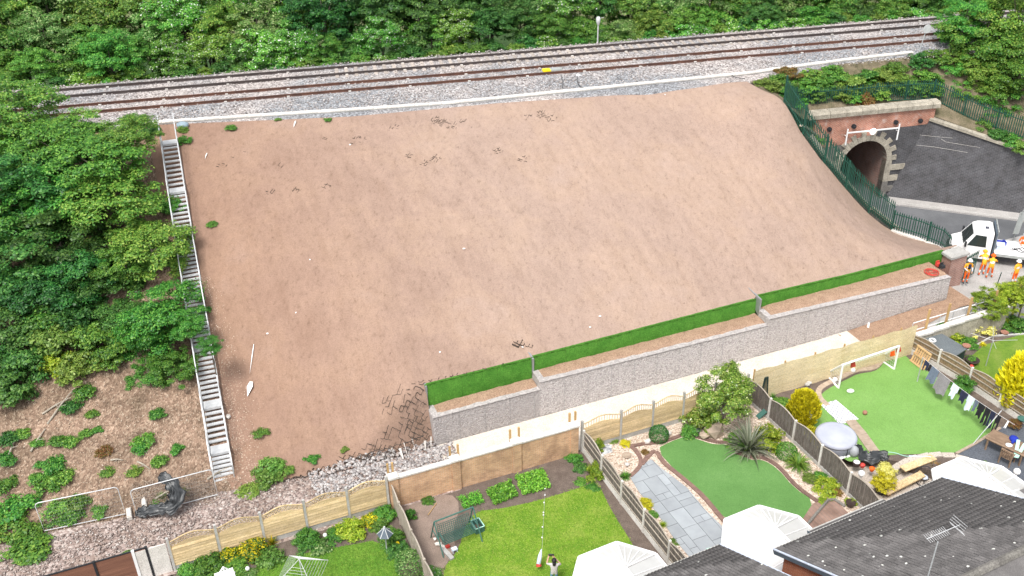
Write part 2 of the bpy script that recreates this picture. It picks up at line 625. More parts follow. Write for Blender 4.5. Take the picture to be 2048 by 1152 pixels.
P['rubstone'] = M_leaf('rubble_stone', [(.19, .15, .135), (.33, .265, .24), (.43, .365, .335), (.58, .53, .49)], 0, .95, .1, 0)
P['whitestone'] = M_leaf('white_stone', [(.22, .195, .19), (.36, .34, .335), (.54, .52, .505), (.30, .22, .19)], 0, .95, .1, 0)
P['ballast'] = M_stone('track_ballast', [(.17, .15, .145), (.32, .285, .27), (.44, .395, .375), (.66, .615, .59)], 11, bump=1., dist=.06, patch=(.13, (.62, .70, .77)))
P['balstone'] = M_leaf('ballast_stone', [(.16, .145, .14), (.33, .295, .28), (.46, .41, .39), (.68, .64, .62)], 0, .95, .1, 0)
P['rust'] = M('rusty_rail', (.17, .085, .06), (.10, .055, .045), 1.2, .75, .2, metal=.1, fine=30)
P['rail2'] = M('dull_rail', (.105, .085, .08), (.075, .06, .058), 1.2, .6, .2, metal=.2, fine=30)
P['concrete'] = M('concrete', (.46, .45, .43), (.36, .35, .33), 3, .9, .2, .01, fine=40, rnd=.1)
P['paleconc'] = M('pale_concrete', (.70, .67, .63), (.56, .53, .49), 1.5, .9, .15, .01, fine=30, rnd=.08)
P['sleeper'] = M('sleeper_concrete', (.42, .37, .33), (.30, .26, .23), 4, .9, .2, .01, rnd=.2)
P['galv'] = M('galvanised_steel', (.50, .52, .53), (.41, .43, .44), 5, .45, .05, metal=.25, spec=.5)
P['galvw'] = M('pale_steel', (.60, .61, .62), (.50, .51, .52), 5, .5, .05, metal=.2, spec=.5)
P['white'] = M('white_plastic', (.82, .82, .82), (.76, .76, .76), 3, .4, 0, spec=.5)
P['palgreen'] = M('green_palisade_paint', (.018, .085, .058), (.012, .06, .042), 5, .5, .05, spec=.4)
P['redbrick'] = M_brick('bridge_red_brick', (.9826, .1857), (.44, .145, .08), (.33, .10, .055), (.5, .4, .34), stain=((.5, .42, .38), 2.4))
P['tunnel'] = M_brick('tunnel_brick', (-.1857, .9826), (.30, .15, .115), (.22, .13, .11), (.40, .35, .32), stain=((.17, .15, .14), 1.3))
P['blackbrick'] = M_brick('blue_black_brick', (.947, -.322), (.058, .058, .064), (.082, .08, .088), (.14, .14, .145), bw=.3, bh=.1, ms=.014, stain=((.10, .10, .11), 2.2))
P['stone'] = M('weathered_stone', (.42, .38, .31), (.27, .245, .20), 2.2, .9, .4, .02, fine=18, rnd=.12)
P['darkstone'] = M('sooty_stone', (.20, .19, .17), (.14, .13, .12), 2.2, .9, .4, .02, fine=18, rnd=.15)
P['asphalt'] = M('asphalt', (.15, .154, .162), (.095, .098, .105), .35, .85, .3, .01, fine=50, world=True)
P['paving'] = M('pavement', (.42, .40, .385), (.34, .325, .31), 1.0, .9, .2, .01, fine=30, world=True)
P['pillarbrick'] = M_brick('pillar_brick', U, (.36, .15, .11), (.28, .11, .085), (.52, .47, .43))
P['gardenbrick'] = M_brick('garden_wall_brick', U, (.64, .38, .21), (.50, .275, .15), (.58, .46, .34), stain=((.27, .16, .11), 1.5))
P['housebrick'] = M_brick('house_brick', (.43, -.90), (.36, .115, .055), (.30, .09, .045), (.34, .22, .16))
P['housebrick2'] = M_brick('house_rear_brick', (.902, .431), (.36, .115, .055), (.30, .09, .045), (.34, .22, .16))
P['newwood'] = M('new_softwood', (.62, .475, .285), (.48, .355, .19), 2.0, .8, .25, .01, stretch=(1, 1, 6), fine=14, rnd=.22)
P['postwood'] = M('post_softwood', (.50, .33, .15), (.41, .26, .11), 4, .8, .2, .01, rnd=.12)
P['oldwood'] = M('weathered_wood', (.115, .098, .085), (.19, .17, .15), 3.5, .9, .4, .01, stretch=(3, 3, .7), fine=16, rnd=.12)
P['railwood'] = M('grey_rail_wood', (.40, .35, .29), (.31, .27, .225), 4, .9, .2, rnd=.1)
P['slatwood'] = M('brown_slat_wood', (.30, .215, .13), (.22, .155, .09), 3, .9, .3, stretch=(3, 3, .8), fine=14, rnd=.15)
P['bamboo'] = M('bamboo_screen', (.74, .62, .41), (.63, .505, .30), .9, .7, .5, .015, stretch=(1, 1, 7), fine=9, world=True)
P['comp'] = M('brown_composite', (.24, .115, .075), (.17, .08, .055), 1.0, .7, .15, .01, stretch=(.4, .4, 6), rnd=.08)
P['black'] = M('black_steel', (.02, .022, .026), (.03, .032, .036), 5, .5, 0, spec=.4)
P['blackplastic'] = M('black_plastic_sheet', (.03, .034, .038), (.05, .054, .058), 4, .38, .5, .05, spec=.5)
P['dirt'] = M('garden_soil', (.115, .09, .075), (.165, .13, .11), 2.5, .95, .6, .03, spec=.1, fine=22, world=True)
P['dirtpale'] = M('dry_soil', (.22, .17, .14), (.28, .215, .18), 1.5, .95, .4, .02, spec=.1, fine=26, world=True)
P['lawn'] = M_lawn('lawn_grass', (.085, .20, .018), (.155, .275, .026), (.26, .335, .065), .8, 24)
P['lawn1'] = M_lawn('mossy_lawn_grass', (.07, .185, .022), (.115, .25, .028), (.19, .31, .05), .9, 24)
P['lawn5'] = M_lawn('far_lawn_grass', (.10, .19, .03), (.15, .25, .035), (.22, .28, .07))
P['turf3'] = M_lawn('fine_artificial_turf', (.105, .235, .07), (.125, .27, .082), (.15, .30, .10), .5, 60)
P['turf4'] = M_lawn('light_artificial_turf', (.165, .33, .085), (.195, .37, .105), (.225, .40, .125), .35, 60)
P['gravel'] = M_stone('pink_gravel', [(.30, .22, .17), (.46, .36, .28), (.60, .49, .40), (.72, .63, .55)], 16)
P['pebble'] = M_stone('grey_pebbles', [(.25, .26, .28), (.45, .46, .48), (.7, .7, .7)], 10)
P['slab'] = M('grey_sandstone_slab', (.33, .355, .375), (.285, .305, .325), 1.2, .75, .15, .01, rnd=.13)
P['joint'] = M('slab_joint', (.13, .135, .14), None, 8, .95, .2)
P['paver'] = M('edging_brick', (.24, .15, .12), (.17, .105, .09), 6, .9, .3, rnd=.2)
P['tanpaver'] = M('tan_edging_block', (.46, .37, .29), (.36, .28, .215), 4, .9, .3, rnd=.18)
P['paleslab'] = M('pale_patio', (.52, .46, .40), (.43, .375, .32), 1.2, .9, .2, fine=14, world=True)
P['deck'] = M('dark_grey_paving', (.085, .095, .115), (.11, .12, .14), 1.2, .8, .2, fine=16, world=True)
P['rooftile'] = M_roof()
P['fascia'] = M('blue_grey_fascia', (.07, .095, .12), (.09, .115, .14), 4, .5, 0, spec=.4)
P['upvc'] = M('white_upvc', (.78, .78, .78), (.73, .73, .73), 3, .35, 0, spec=.5)
P['poly'] = M('white_polycarbonate', (.60, .60, .59), (.56, .56, .55), 2, .25, 0, spec=.6)
P['glass'] = M('window_glass', (.03, .042, .04), (.02, .03, .03), 2, .15, 0, spec=.3)
P['tubcover'] = M('grey_tub_cover', (.42, .44, .52), (.37, .39, .46), 1.5, .6, .1, .02, spec=.45)
P['tubside'] = M('tub_side', (.25, .265, .31), (.21, .225, .27), 3, .5, .2, spec=.4)
P['teak'] = M('teak_wood', (.27, .185, .125), (.20, .135, .09), 4, .7, .2, rnd=.12)
P['pallet'] = M('pallet_wood', (.56, .37, .19), (.46, .30, .15), 4, .85, .2, rnd=.15)
P['terracotta'] = M('terracotta', (.34, .17, .12), (.27, .13, .09), 5, .8, .1)
P['darkpot'] = M('dark_pot', (.045, .03, .027), (.06, .042, .037), 5, .5, .1)
P['greypot'] = M('grey_pot', (.36, .38, .40), (.31, .33, .35), 5, .6, .1)
P['swing'] = M('green_swing_steel', (.045, .125, .105), (.06, .15, .125), 6, .5, .05, spec=.4)
P['mint'] = M('mint_plastic', (.42, .68, .58), (.36, .6, .5), 4, .5, 0)
P['red'] = M('red_plastic', (.55, .06, .045), (.42, .045, .035), 5, .5, 0)
P['orange'] = M('hi_vis_orange', (.85, .14, .015), (.75, .11, .012), 8, .7, .1)
P['hvyellow'] = M('hi_vis_yellow', (.90, .42, .03), (.85, .36, .03), 8, .7, .1)
P['reflect'] = M('reflective_band', (.75, .73, .66), None, 8, .4, 0)
P['skin'] = M('skin', (.52, .31, .22), (.46, .27, .19), 9, .6, 0)
P['navy'] = M('navy_cloth', (.018, .022, .05), (.028, .032, .07), 8, .9, .2)
P['blackcloth'] = M('black_cloth', (.014, .014, .018), (.022, .022, .027), 8, .9, .2)
P['greycloth'] = M('grey_towel', (.25, .235, .25), (.21, .20, .21), 5, .95, .3, fine=40)
P['bluegrey'] = M('blue_grey_towel', (.14, .17, .23), (.11, .14, .19), 5, .95, .3, fine=40)
P['palecloth'] = M('pale_blue_cloth', (.60, .66, .78), (.52, .58, .70), 6, .9, .2)
P['bluecloth'] = M('royal_blue_cloth', (.012, .03, .30), (.02, .04, .36), 6, .9, .2)
P['denim'] = M('denim', (.17, .30, .42), (.12, .23, .34), 8, .9, .2)
P['hair'] = M('dark_hair', (.012, .010, .012), (.02, .016, .018), 12, .5, .2)
P['blouse'] = M('patterned_blouse', (.66, .62, .60), (.38, .36, .37), 26, .9, .1)
P['bark'] = M('bark', (.16, .135, .11), (.10, .085, .07), 5, .95, .5, .02, stretch=(1, 1, .35))
P['palebark'] = M('pale_branch', (.38, .34, .28), (.28, .25, .20), 5, .9, .3)
P['yellow'] = M('yellow_plastic', (.80, .62, .01), (.72, .55, .01), 5, .5, 0)
P['greysteel'] = M('grey_box_steel', (.36, .38, .37), (.30, .32, .31), 5, .6, .05)
P['cell'] = M('geocell_black', (.05, .04, .035), (.09, .07, .058), 8, .7, .1)
P['shedroof'] = M('felt_shed_roof', (.145, .165, .175), (.115, .13, .14), 1.0, .85, .2, fine=20)
P['shedgreen'] = M('dark_green_shed', (.03, .06, .05), (.022, .045, .04), 4, .8, .2, stretch=(4, 4, .5))
# foliage
P['L_dark'] = M_leaf('leaf_dark_green', [(0.019, 0.0675, 0.0143), (0.0398, 0.1274, 0.0248), (0.0716, 0.1874, 0.0319), (0.1352, 0.2699, 0.0533)])
P['L_mid'] = M_leaf('leaf_mid_green', [(0.0366, 0.1181, 0.0185), (0.0752, 0.2046, 0.0298), (0.1336, 0.299, 0.0373), (0.2506, 0.4172, 0.0653)])
P['L_light'] = M_leaf('leaf_light_green', [(0.0467, 0.1324, 0.0182), (0.0995, 0.2207, 0.0288), (0.1639, 0.298, 0.0393), (0.316, 0.4083, 0.0784)])
P['L_pale'] = M_leaf('leaf_pale_silver', [(0.0446, 0.1236, 0.0222), (0.089, 0.1978, 0.0371), (0.1654, 0.272, 0.068), (0.3817, 0.4575, 0.1976)], pos=[0, .4, .75, 1])
P['L_lime'] = M_leaf('leaf_lime', [(.10, .19, .01), (.20, .31, .015), (.33, .42, .03), (.46, .5, .06)], hue=.03)
P['L_gold'] = M_leaf('leaf_gold', [(.42, .40, .012), (.62, .56, .015), (.78, .70, .02), (.86, .80, .07)], hue=.012)
P['L_pgold'] = M_leaf('leaf_pale_gold', [(.42, .40, .05), (.62, .57, .12), (.75, .70, .22), (.82, .78, .35)], hue=.012)
P['L_lit'] = M_leaf('leaf_glossy_green', [(0.06, 0.13, 0.01), (0.12, 0.22, 0.015), (0.2, 0.3, 0.03), (0.42, 0.46, 0.12)], .25, .3, .6, .02)
P['L_gmoss'] = M_leaf('leaf_olive_gold', [(.12, .16, .01), (.22, .26, .015), (.34, .35, .02), (.5, .48, .03)], hue=.01)
P['L_moss'] = M_leaf('leaf_moss', [(0.07, 0.14, 0.021), (0.126, 0.231, 0.035), (0.196, 0.308, 0.049), (0.28, 0.392, 0.084)])
P['L_red'] = M_leaf('leaf_rusty', [(.20, .06, .03), (.30, .11, .04), (.12, .14, .03), (.34, .2, .07)])
P['L_flower'] = M_leaf('leaf_with_blossom', [(0.0534, 0.1558, 0.0207), (0.1247, 0.2943, 0.0346), (0.2137, 0.4154, 0.0519), (0.3563, 0.5193, 0.1037), (0.85, 0.85, 0.812)], pos=[0, .4, .7, .92, .97])
P['L_yflower'] = M_leaf('leaf_with_yellow_flowers', [(.03, .09, .012), (.07, .17, .02), (.12, .22, .02), (.75, .55, .01), (.82, .65, .02)], hue=.03)
P['L_phorm'] = M_leaf('strap_leaf_grey', [(.09, .10, .055), (.15, .16, .10), (.22, .22, .15), (.33, .33, .25)], .1)
P['L_veg'] = M_leaf('crop_leaf', [(0.0398, 0.168, 0.0176), (0.0994, 0.3192, 0.0294), (0.1789, 0.4536, 0.0441), (0.3181, 0.6048, 0.0882)])
P['L_dry'] = M_leaf('dry_twig', [(.13, .095, .07), (.22, .165, .12), (.30, .235, .18), (.38, .32, .25)], 0)
P['L_chip'] = M_leaf('wood_chip', [(.17, .11, .08), (.27, .19, .14), (.36, .27, .2), (.48, .39, .31)], 0)


# ------------------------------------------------------------------ ground and embankment
CREST_UN = [(-60, 41.5), (-45, 37.6), (-25, 31.9), (-12.87, 28.56), (-7.08, 26.53), (2.51, 23.32), (12.41, 21.41), (22.49, 18.79), (29.58, 17.88), (45, 15)]
_cu = np.array([c[0] for c in CREST_UN]); _cn = np.array([c[1] for c in CREST_UN])
FENCE_UNZ = np.array([(35.9, 2.4, 1.55), (37.0, 4.96, .95), (35.3, 7.43, 1.2), (33.5, 8.74, 2.8), (32.06, 9.52, 4.5), (30.95, 10.54, 6.0), (30.3, 12.16, 7.5), (29.93, 13.8, 9.0), (29.8, 15.8, 9.15), (29.7, 17.85, 9.2)])
ZC = 9.2


def nc(u): return np.interp(u, _cu, _cn)
def nt_(u): return np.interp(u, [-60, -18.7, -15, -10.7, -7.9, -5.7, -3.2, 0, 10], [1.4, 1.3, .9, .8, .35, .2, .6, .5, .5])
def zu_(u): return np.interp(u, [-5, 0, 6, 13, 20, 27, 34, 37], [3.1, 3.08, 3.05, 3.1, 2.95, 3.0, 2.45, 2.2])
def nb_(u): return np.interp(u, [-5, 0, 6, 20, 27, 34.5, 37], [1.15, 1.15, 1.2, 1.45, 1.65, 2.15, 2.4])


def hbase(u, n):
    u = np.asarray(u, float); n = np.asarray(n, float)
    tL = np.clip((n - nt_(u)) / (nc(u) - nt_(u)), 0, 1)
    hL = ZC * (tL + .035 * np.sin(tL * math.pi * 2) * -1 + .06 * np.sin(math.pi * tL))
    b = nb_(u); tR = (n - b) / (nc(u) - b)
    t = np.clip(tR, 0, 1)
    hR = zu_(u) + (ZC - zu_(u)) * (t + .05 * np.sin(math.pi * t))
    hR = np.where(tR < 0, np.maximum(zu_(u) + (n - b) * 2.1, .05), hR)
    lo_ = -4.5 - .9 * np.clip(n - 2, 0, 12)
    k = sstep(0, 1, np.clip((u - lo_) / (-.3 - lo_), 0, 1))
    return hL * (1 - k) + hR * k


_anch = [(24, n_, None) for n_ in (3, 6, 9, 12, 15, 18)] + [(28, 2.2, None), (32, 2.3, None), (20, 5, None), (20, 12, None), (26, 18.3, None), (10, 10, None), (0, 10, None), (-20, 15, None)]
_cp = np.array([(a, b) for a, b, _ in _anch] + [(f[0], f[1]) for f in FENCE_UNZ])
_cd = np.array([0.] * len(_anch) + [f[2] - float(hbase(f[0], f[1])) for f in FENCE_UNZ])


def _tps(r2): return np.where(r2 > 1e-9, r2 * np.log(r2 + 1e-12) * .5, 0)


_n = len(_cp)
_A = np.zeros((_n + 3, _n + 3))
_A[:_n, :_n] = _tps(((_cp[:, None] - _cp[None]) ** 2).sum(-1)) + np.eye(_n) * 1e-6
_A[:_n, _n] = 1; _A[:_n, _n + 1:] = _cp; _A[_n:, :_n] = _A[:_n, _n:].T
_wt = np.linalg.solve(_A, np.r_[_cd, np.zeros(3)])


def H_un(u, n):
    u = np.asarray(u, float); n = np.asarray(n, float)
    sh = u.shape
    p = np.stack([u.ravel(), n.ravel()], 1)
    d = np.zeros(len(p))
    k = p[:, 0] > 20
    if k.any():
        q = p[k]
        d[k] = (_tps(((q[:, None] - _cp[None]) ** 2).sum(-1)) @ _wt[:_n] + _wt[_n] + q @ _wt[_n + 1:]) * sstep(20, 24, q[:, 0])
    return hbase(u, n) + d.reshape(sh)


def un(p):
    q = np.asarray(p, float)[:2] - O0
    return q @ U, q @ N


def gh(x, y):
    """embankment height at a world point"""
    u, n = un((x, y))
    return float(H_un(np.array([u]), np.array([n]))[0])


def ons(px, py, up=0.):
    """point on the embankment surface seen at a photo pixel"""
    lo, hi = -.5, 10.
    for _ in range(40):
        m = (lo + hi) / 2
        p = at(px, py, m)
        if gh(p[0], p[1]) > m: lo = m
        else: hi = m
    p = at(px, py, m)
    return p + np.array([0, 0, up])


def grid_mesh(name, X, Y, Zz):
    a, b = X.shape
    v = np.stack([X.ravel(), Y.ravel(), Zz.ravel()], 1)
    i = np.arange(a * b).reshape(a, b)
    f = np.stack([i[:-1, :-1].ravel(), i[1:, :-1].ravel(), i[1:, 1:].ravel(), i[:-1, 1:].ravel()], 1)
    me = mk(name, v, f)
    # make it face up
    if len(me.polygons) and me.polygons[0].normal.z < 0:
        me.flip_normals()
    me.polygons.foreach_set('use_smooth', [True] * len(me.polygons))
    return me


def lumps(u, n, k=1.):
    return k * (.14 * fbm(u * .5, n * .5, 3) + .10 * fbm(u * 2.3, n * 2.3, 3) + .10 * fbm(u * 1.4 + 40, n * .3, 3))


# wide ground under everything
sheet('ground', [(-2500, -1500), (2500, -1500), (2500, 3500), (-2500, 3500)], -.62, M('field_ground', (.09, .12, .04), (.14, .15, .07), .05, .95, .2, world=True))

# left of the wall: wooded bank and the bare slope share one surface, split at the staircase
def patch(name, us, n0f, mat, m=1., nmesh=130, top=.1):
    t = np.linspace(0, 1, nmesh)
    Uu, T = np.meshgrid(us, t, indexing='ij')
    n0 = n0f(Uu); n1 = nc(Uu) + top
    Nn = n0 + T * (n1 - n0)
    Hh = H_un(Uu, Nn)
    edge = np.minimum(1, np.minimum(T, 1 - T) * 14)
    Hh = Hh + lumps(Uu, Nn, m) * edge - np.where(Nn > nc(Uu), .06, 0)
    Hh = Hh - (Hh[:, :1] + .06) * (1 - sstep(0, .045, T))
    X = O0[0] + U[0] * Uu + N[0] * Nn; Y = O0[1] + U[1] * Uu + N[1] * Nn
    return grid_mesh(name, X, Y, Hh)


STU = -10.55   # staircase line in u
struct('wooded_bank', patch('wooded_bank', np.linspace(-60, -10.2, 150), lambda u: nt_(u) - .6 + 0 * u, P['chips'], 1.3), P['chips'])
struct('embankment_slope', patch('embankment_slope', np.linspace(-10.2, .05, 60), lambda u: nt_(u) - .35, P['soil'], 1.), P['soil'])

# right of the wall end: coons patch bounded by wall, crest and palisade fence
t = np.linspace(0, 1, 130); s = np.linspace(0, 1, 190)
S_, T_ = np.meshgrid(s, t, indexing='ij')
_fl = np.r_[0, np.cumsum(np.linalg.norm(np.diff(FENCE_UNZ[:, :2], axis=0), axis=1))]; _fl /= _fl[-1]
ue = np.interp(T_, _fl, FENCE_UNZ[:, 0]); ne = np.interp(T_, _fl, FENCE_UNZ[:, 1])
ub = S_ * 35.9; nb2 = nb_(ub) + .02
ut = S_ * 29.7; ntp = nc(ut) + .1
ul = 0 * S_; nl = nb_(0.) + T_ * (nc(0.) + .1 - nb_(0.))
Uu = (1 - S_) * ul + S_ * ue + (1 - T_) * ub + T_ * ut - ((1 - T_) * S_ * 35.9 + T_ * S_ * 29.7)
Nn = (1 - S_) * nl + S_ * ne + (1 - T_) * nb2 + T_ * ntp - ((1 - S_) * (1 - T_) * nb_(0.) + S_ * (1 - T_) * FENCE_UNZ[0, 1] + (1 - S_) * T_ * (nc(0.) + .1) + S_ * T_ * FENCE_UNZ[-1, 1])
Hh = H_un(Uu, Nn)
edge = np.minimum(1, np.minimum(np.minimum(T_, 1 - T_) * 12, (1 - S_) * 12))
Hh = Hh + lumps(Uu, Nn, 1.) * edge - np.where(Nn > nc(Uu), .06, 0)
zt_ = np.where(Uu < 5.92, np.interp(Uu, [0, 5.92], [3.12, 3.05]), np.where(Uu < 20.1, np.interp(Uu, [5.92, 20.1], [3.12, 2.98]), np.interp(Uu, [20.1, 34.6], [3.18, 2.47]))) - .03
Hh = Hh + (zt_ - Hh)[:, :1] * (1 - sstep(0, .1, T_))
struct('embankment_slope', grid_mesh('embankment_slope', O0[0] + U[0] * Uu + N[0] * Nn, O0[1] + U[1] * Uu + N[1] * Nn, Hh), P['soil'])

# ------------------------------------------------------------------ railway bed
TD = np.array([.9826, .1857, 0]); TN = np.array([-.1857, .9826, 0])   # along track, away from camera
def trk(x, q, z):
    """x world abscissa on the near rail, q metres towards the camera"""
    return np.array([x, 68.35 + .189 * x, z]) - TN * q


NEAR = [W(u, float(nc(u)), 0) for u in (-60, -45, -25, -12.87, -7.08, 2.51, 12.41, 22.49, 29.58)]
NEAR = [p for p in NEAR] + [np.array([24., 70.35, 0]), np.array([30, 71.8, 0]), np.array([40, 74.2, 0]), np.array([75, 81, 0])]
nx_ = np.array([p[0] for p in NEAR]); ny_ = np.array([p[1] for p in NEAR])
xs = np.linspace(-75, 72, 420)
rows = []
qs = np.r_[np.linspace(0, 1, 20)]
far_q = [2.0, 1.2, .8, .4, 0, -.7, -1.5, -2.2, -2.9, -3.5, -4.2, -5., -5.7, -6.1, -6.5, -7.0, -8.2, -10., -14, -22, -40]
fz = [9.2, 9.28, 9.31, 9.32, 9.32, 9.32, 9.32, 9.31, 9.31, 9.32, 9.32, 9.32, 9.31, 9.28, 9.18, 8.9, 8.3, 7.4, 5.2, 1.2, .2]
ylist = []; zlist = []
for k_ in range(10):      # from the crest edge to q = 2
    f_ = k_ / 10
    yn = np.interp(xs, nx_, ny_); y2 = 68.35 + .189 * xs - 2.0 / .9826
    yn = np.minimum(yn, y2 - .05)
    if k_ == 0: ylist.append(yn - .3); zlist.append(np.full_like(xs, 8.9))
    ylist.append(yn * (1 - f_) + y2 * f_); zlist.append(np.full_like(xs, 9.19))
for q, z in zip(far_q, fz):
    ylist.append(68.35 + .189 * xs - q / .9826); zlist.append(np.full_like(xs, z))
Yb = np.array(ylist).T; Zb = np.array(zlist).T
Xb = np.repeat(xs[:, None], Yb.shape[1], 1)
Zb = Zb + .07 * fbm(Xb * 1.1, Yb * 1.1, 3) * (np.arange(Zb.shape[1]) > 0)
struct('railway_bed', grid_mesh('railway_bed', Xb[:, :28], Yb[:, :28], Zb[:, :28]), P['ballast'])
struct('far_bank', grid_mesh('far_bank', Xb[:, 27:], Yb[:, 27:], Zb[:, 27:]), M('undergrowth', (.02, .055, .012), (.045, .09, .02), 2.2, .95, .8, .1, fine=9, world=True))

# bank between railway and bridge parapet, and behind the dark wing wall
_top = [np.array([17.0, 66.9, 9.19]), np.array([20, 68.6, 9.19]), np.array([24, 70.35, 9.17]), np.array([30, 71.8, 9.17]), np.array([40, 74.2, 9.17]), np.array([60, 78.1, 9.17])]
_bot = [np.array([18.6, 63.4, 8.95]), np.array([20.6, 65.2, 7.0]), np.array([25, 66.6, 6.75]), np.array([30.75, 67.45, 6.12]), np.array([36.75, 64.72, 4.5]), np.array([55, 56.2, .6])]
TT, SS = np.meshgrid(np.linspace(0, 1, 120), np.linspace(0, 1, 40), indexing='ij')
tt = np.linspace(0, 1, 6)
X = sum(0 * TT for _ in [0]); a3 = []
for k_ in range(3):
    a = np.interp(TT, tt, [p[k_] for p in _top]); b = np.interp(TT, tt, [p[k_] for p in _bot])
    a3.append(a * (1 - SS) + b * SS)
a3[2] = a3[2] + .25 * fbm(a3[0] * .9, a3[1] * .9, 3) * np.minimum(1, np.minimum(SS, 1 - SS) * 6)
struct('bridge_bank', grid_mesh('bridge_bank', *a3), M('weedy_bank', (.10, .09, .05), (.20, .16, .11), 1.2, .95, .5, fine=14, world=True))


from mathutils.bvhtree import BVHTree
_bo = bpy.data.objects['bridge_bank'].data
BANK = BVHTree.FromPolygons([v_.co for v_ in _bo.vertices], [tuple(p_.vertices) for p_ in _bo.polygons])


def onbank(px, py):
    d = nrm(FW * FOC + RT * (px - CX) + DN * (py - CY))
    h_ = BANK.ray_cast(Vector(CAM), Vector(d))[0]
    return np.array(h_) if h_ is not None else None


def rocks(centres, radii, sq=.7):
    v, f = _ico(); f = np.array(f)
    c = np.asarray(centres, float); r = np.asarray(radii, float); n = len(c)
    a = rng.random(n) * 6.283
    sc = np.stack([r * rng.uniform(.75, 1.35, n), r * rng.uniform(.7, 1.2, n), r * sq * rng.uniform(.7, 1.2, n)], 1)
    p = v[None] * (1 + .25 * (rng.random((n, len(v), 1)) * 2 - 1)) * sc[:, None]
    ca, sa = np.cos(a)[:, None], np.sin(a)[:, None]
    p = np.stack([p[..., 0] * ca - p[..., 1] * sa, p[..., 0] * sa + p[..., 1] * ca, p[..., 2]], -1) + c[:, None]
    ff = (f[None] + (np.arange(n) * len(v))[:, None, None]).reshape(-1, 3)
    return mk('stones', p.reshape(-1, 3), ff)


# sleepers and rails
slm = MB().ob((0, 0, 0), np.array([.125, 0, 0]), np.array([0, 1.26, 0]), np.array([0, 0, .09])).mesh('sleeper')
slm.materials.append(P['sleeper'])
clipm = MB().ob((0, 0, 0), np.array([.09, 0, 0]), np.array([0, .05, 0]), np.array([0, 0, .03])).mesh('rail_clip')
clipm.materials.append(P['paleconc'])
for (q0, lab, mt) in ((0., 'near railway track with orange rusted rails', 'rust'), (-3.55, 'far railway track with dark brown rails beside the trees', 'rail2')):
    tr = thing('railway_track', lab, 'railway track', trk(0, q0 - .75, 9.3), 'railway tracks on the embankment')
    for dq in (0, -1.505):
        mb = MB()
        a, b = trk(-72, q0 + dq, 9.40), trk(68, q0 + dq, 9.40)
        mb.bar(a, b, .018, .14); mb.bar(a + Z3 * .085, b + Z3 * .085, .072, .05); mb.bar(a - Z3 * .07, b - Z3 * .07, .14, .025)
        part(mb, 'rail', P[mt], tr)
    x = -40.
    k_ = 0
    while x < 40:
        # sleepers of the near track are buried in ballast, those of the far track stand clear in the middle
        zt = 9.205 + (.062 if (q0 < -1 and -12 < x < 22) else 0) + random.uniform(-.012, .008)
        link('sleeper', slm, tr, trk(x, q0 - .7525, zt), (0, 0, math.atan2(TD[1], TD[0]) + random.uniform(-.012, .012)))
        if k_ % 6 == 0:
            for dq in (0, -1.505): link('rail_clip', clipm, tr, trk(x, q0 + dq + .09, 9.37), (0, 0, math.atan2(TD[1], TD[0])))
        x += .69; k_ += 1

# scattered proud ballast stones
n = 14000
xx = rng.uniform(-36, 38, n); qq = rng.uniform(-6.4, 3.0, n)
c = np.stack([xx, 68.35 + .189 * xx - qq / .9826, np.full(n, 9.315) + rng.uniform(-.02, .03, n)], 1)
c[:, 2] -= .12 * np.clip((qq - 1) / 1.2, 0, 1)
sto = link('ballast_stones', rocks(c, rng.uniform(.03, .075, n)), mat=P['balstone'])
tag(sto, 'loose grey and white ballast stones spread along the railway', 'ballast', kind='stuff')

# concrete cable trough along the crest
TRO = [at(*p, z=9.3) for p in [(60, 262), (200, 255), (340, 242), (520, 230), (700, 219), (900, 205), (1060, 189), (1200, 175), (1350, 160), (1500, 145), (1600, 131), (1700, 118), (1825, 104)]]
tr = thing('cable_trough', 'long pale concrete cable trough along the crest of the bank', 'cable trough', TRO[0])
pts = along(TRO, .92)
lid = MB().ob((0, 0, 0), np.array([.45, 0, 0]), np.array([0, .19, 0]), np.array([0, 0, .04])).mesh('trough_lid'); lid.materials.append(P['paleconc'])
for i, (p, d) in enumerate(pts):
    link('trough_lid', lid, tr, p + d * .45 + Z3 * (random.uniform(-.008, .008)), (random.uniform(-.02, .02), 0, math.atan2(d[1], d[0]) + random.uniform(-.015, .015)))
mb = MB()
for a, b in zip(TRO[:-1], TRO[1:]): mb.bar(a - Z3 * .09, b - Z3 * .09, .32, .1)
part(mb, 'trough_body', P['concrete'], tr)

# ------------------------------------------------------------------ retaining walls
def stones_on(u0, u1, z0f, z1f, dens, nn=-.02):
    n = int((u1 - u0) * 2.1 * dens)
    uu = rng.uniform(u0, u1, n); tt_ = rng.random(n)
    z = z0f(uu) + tt_ * (z1f(uu) - z0f(uu))
    return np.stack([O0[0] + U[0] * uu + N[0] * nn, O0[1] + U[1] * uu + N[1] * nn, z], 1)


def zpath(u): return np.interp(u, [-20, 24, 28, 34], [0, 0, .15, .55])


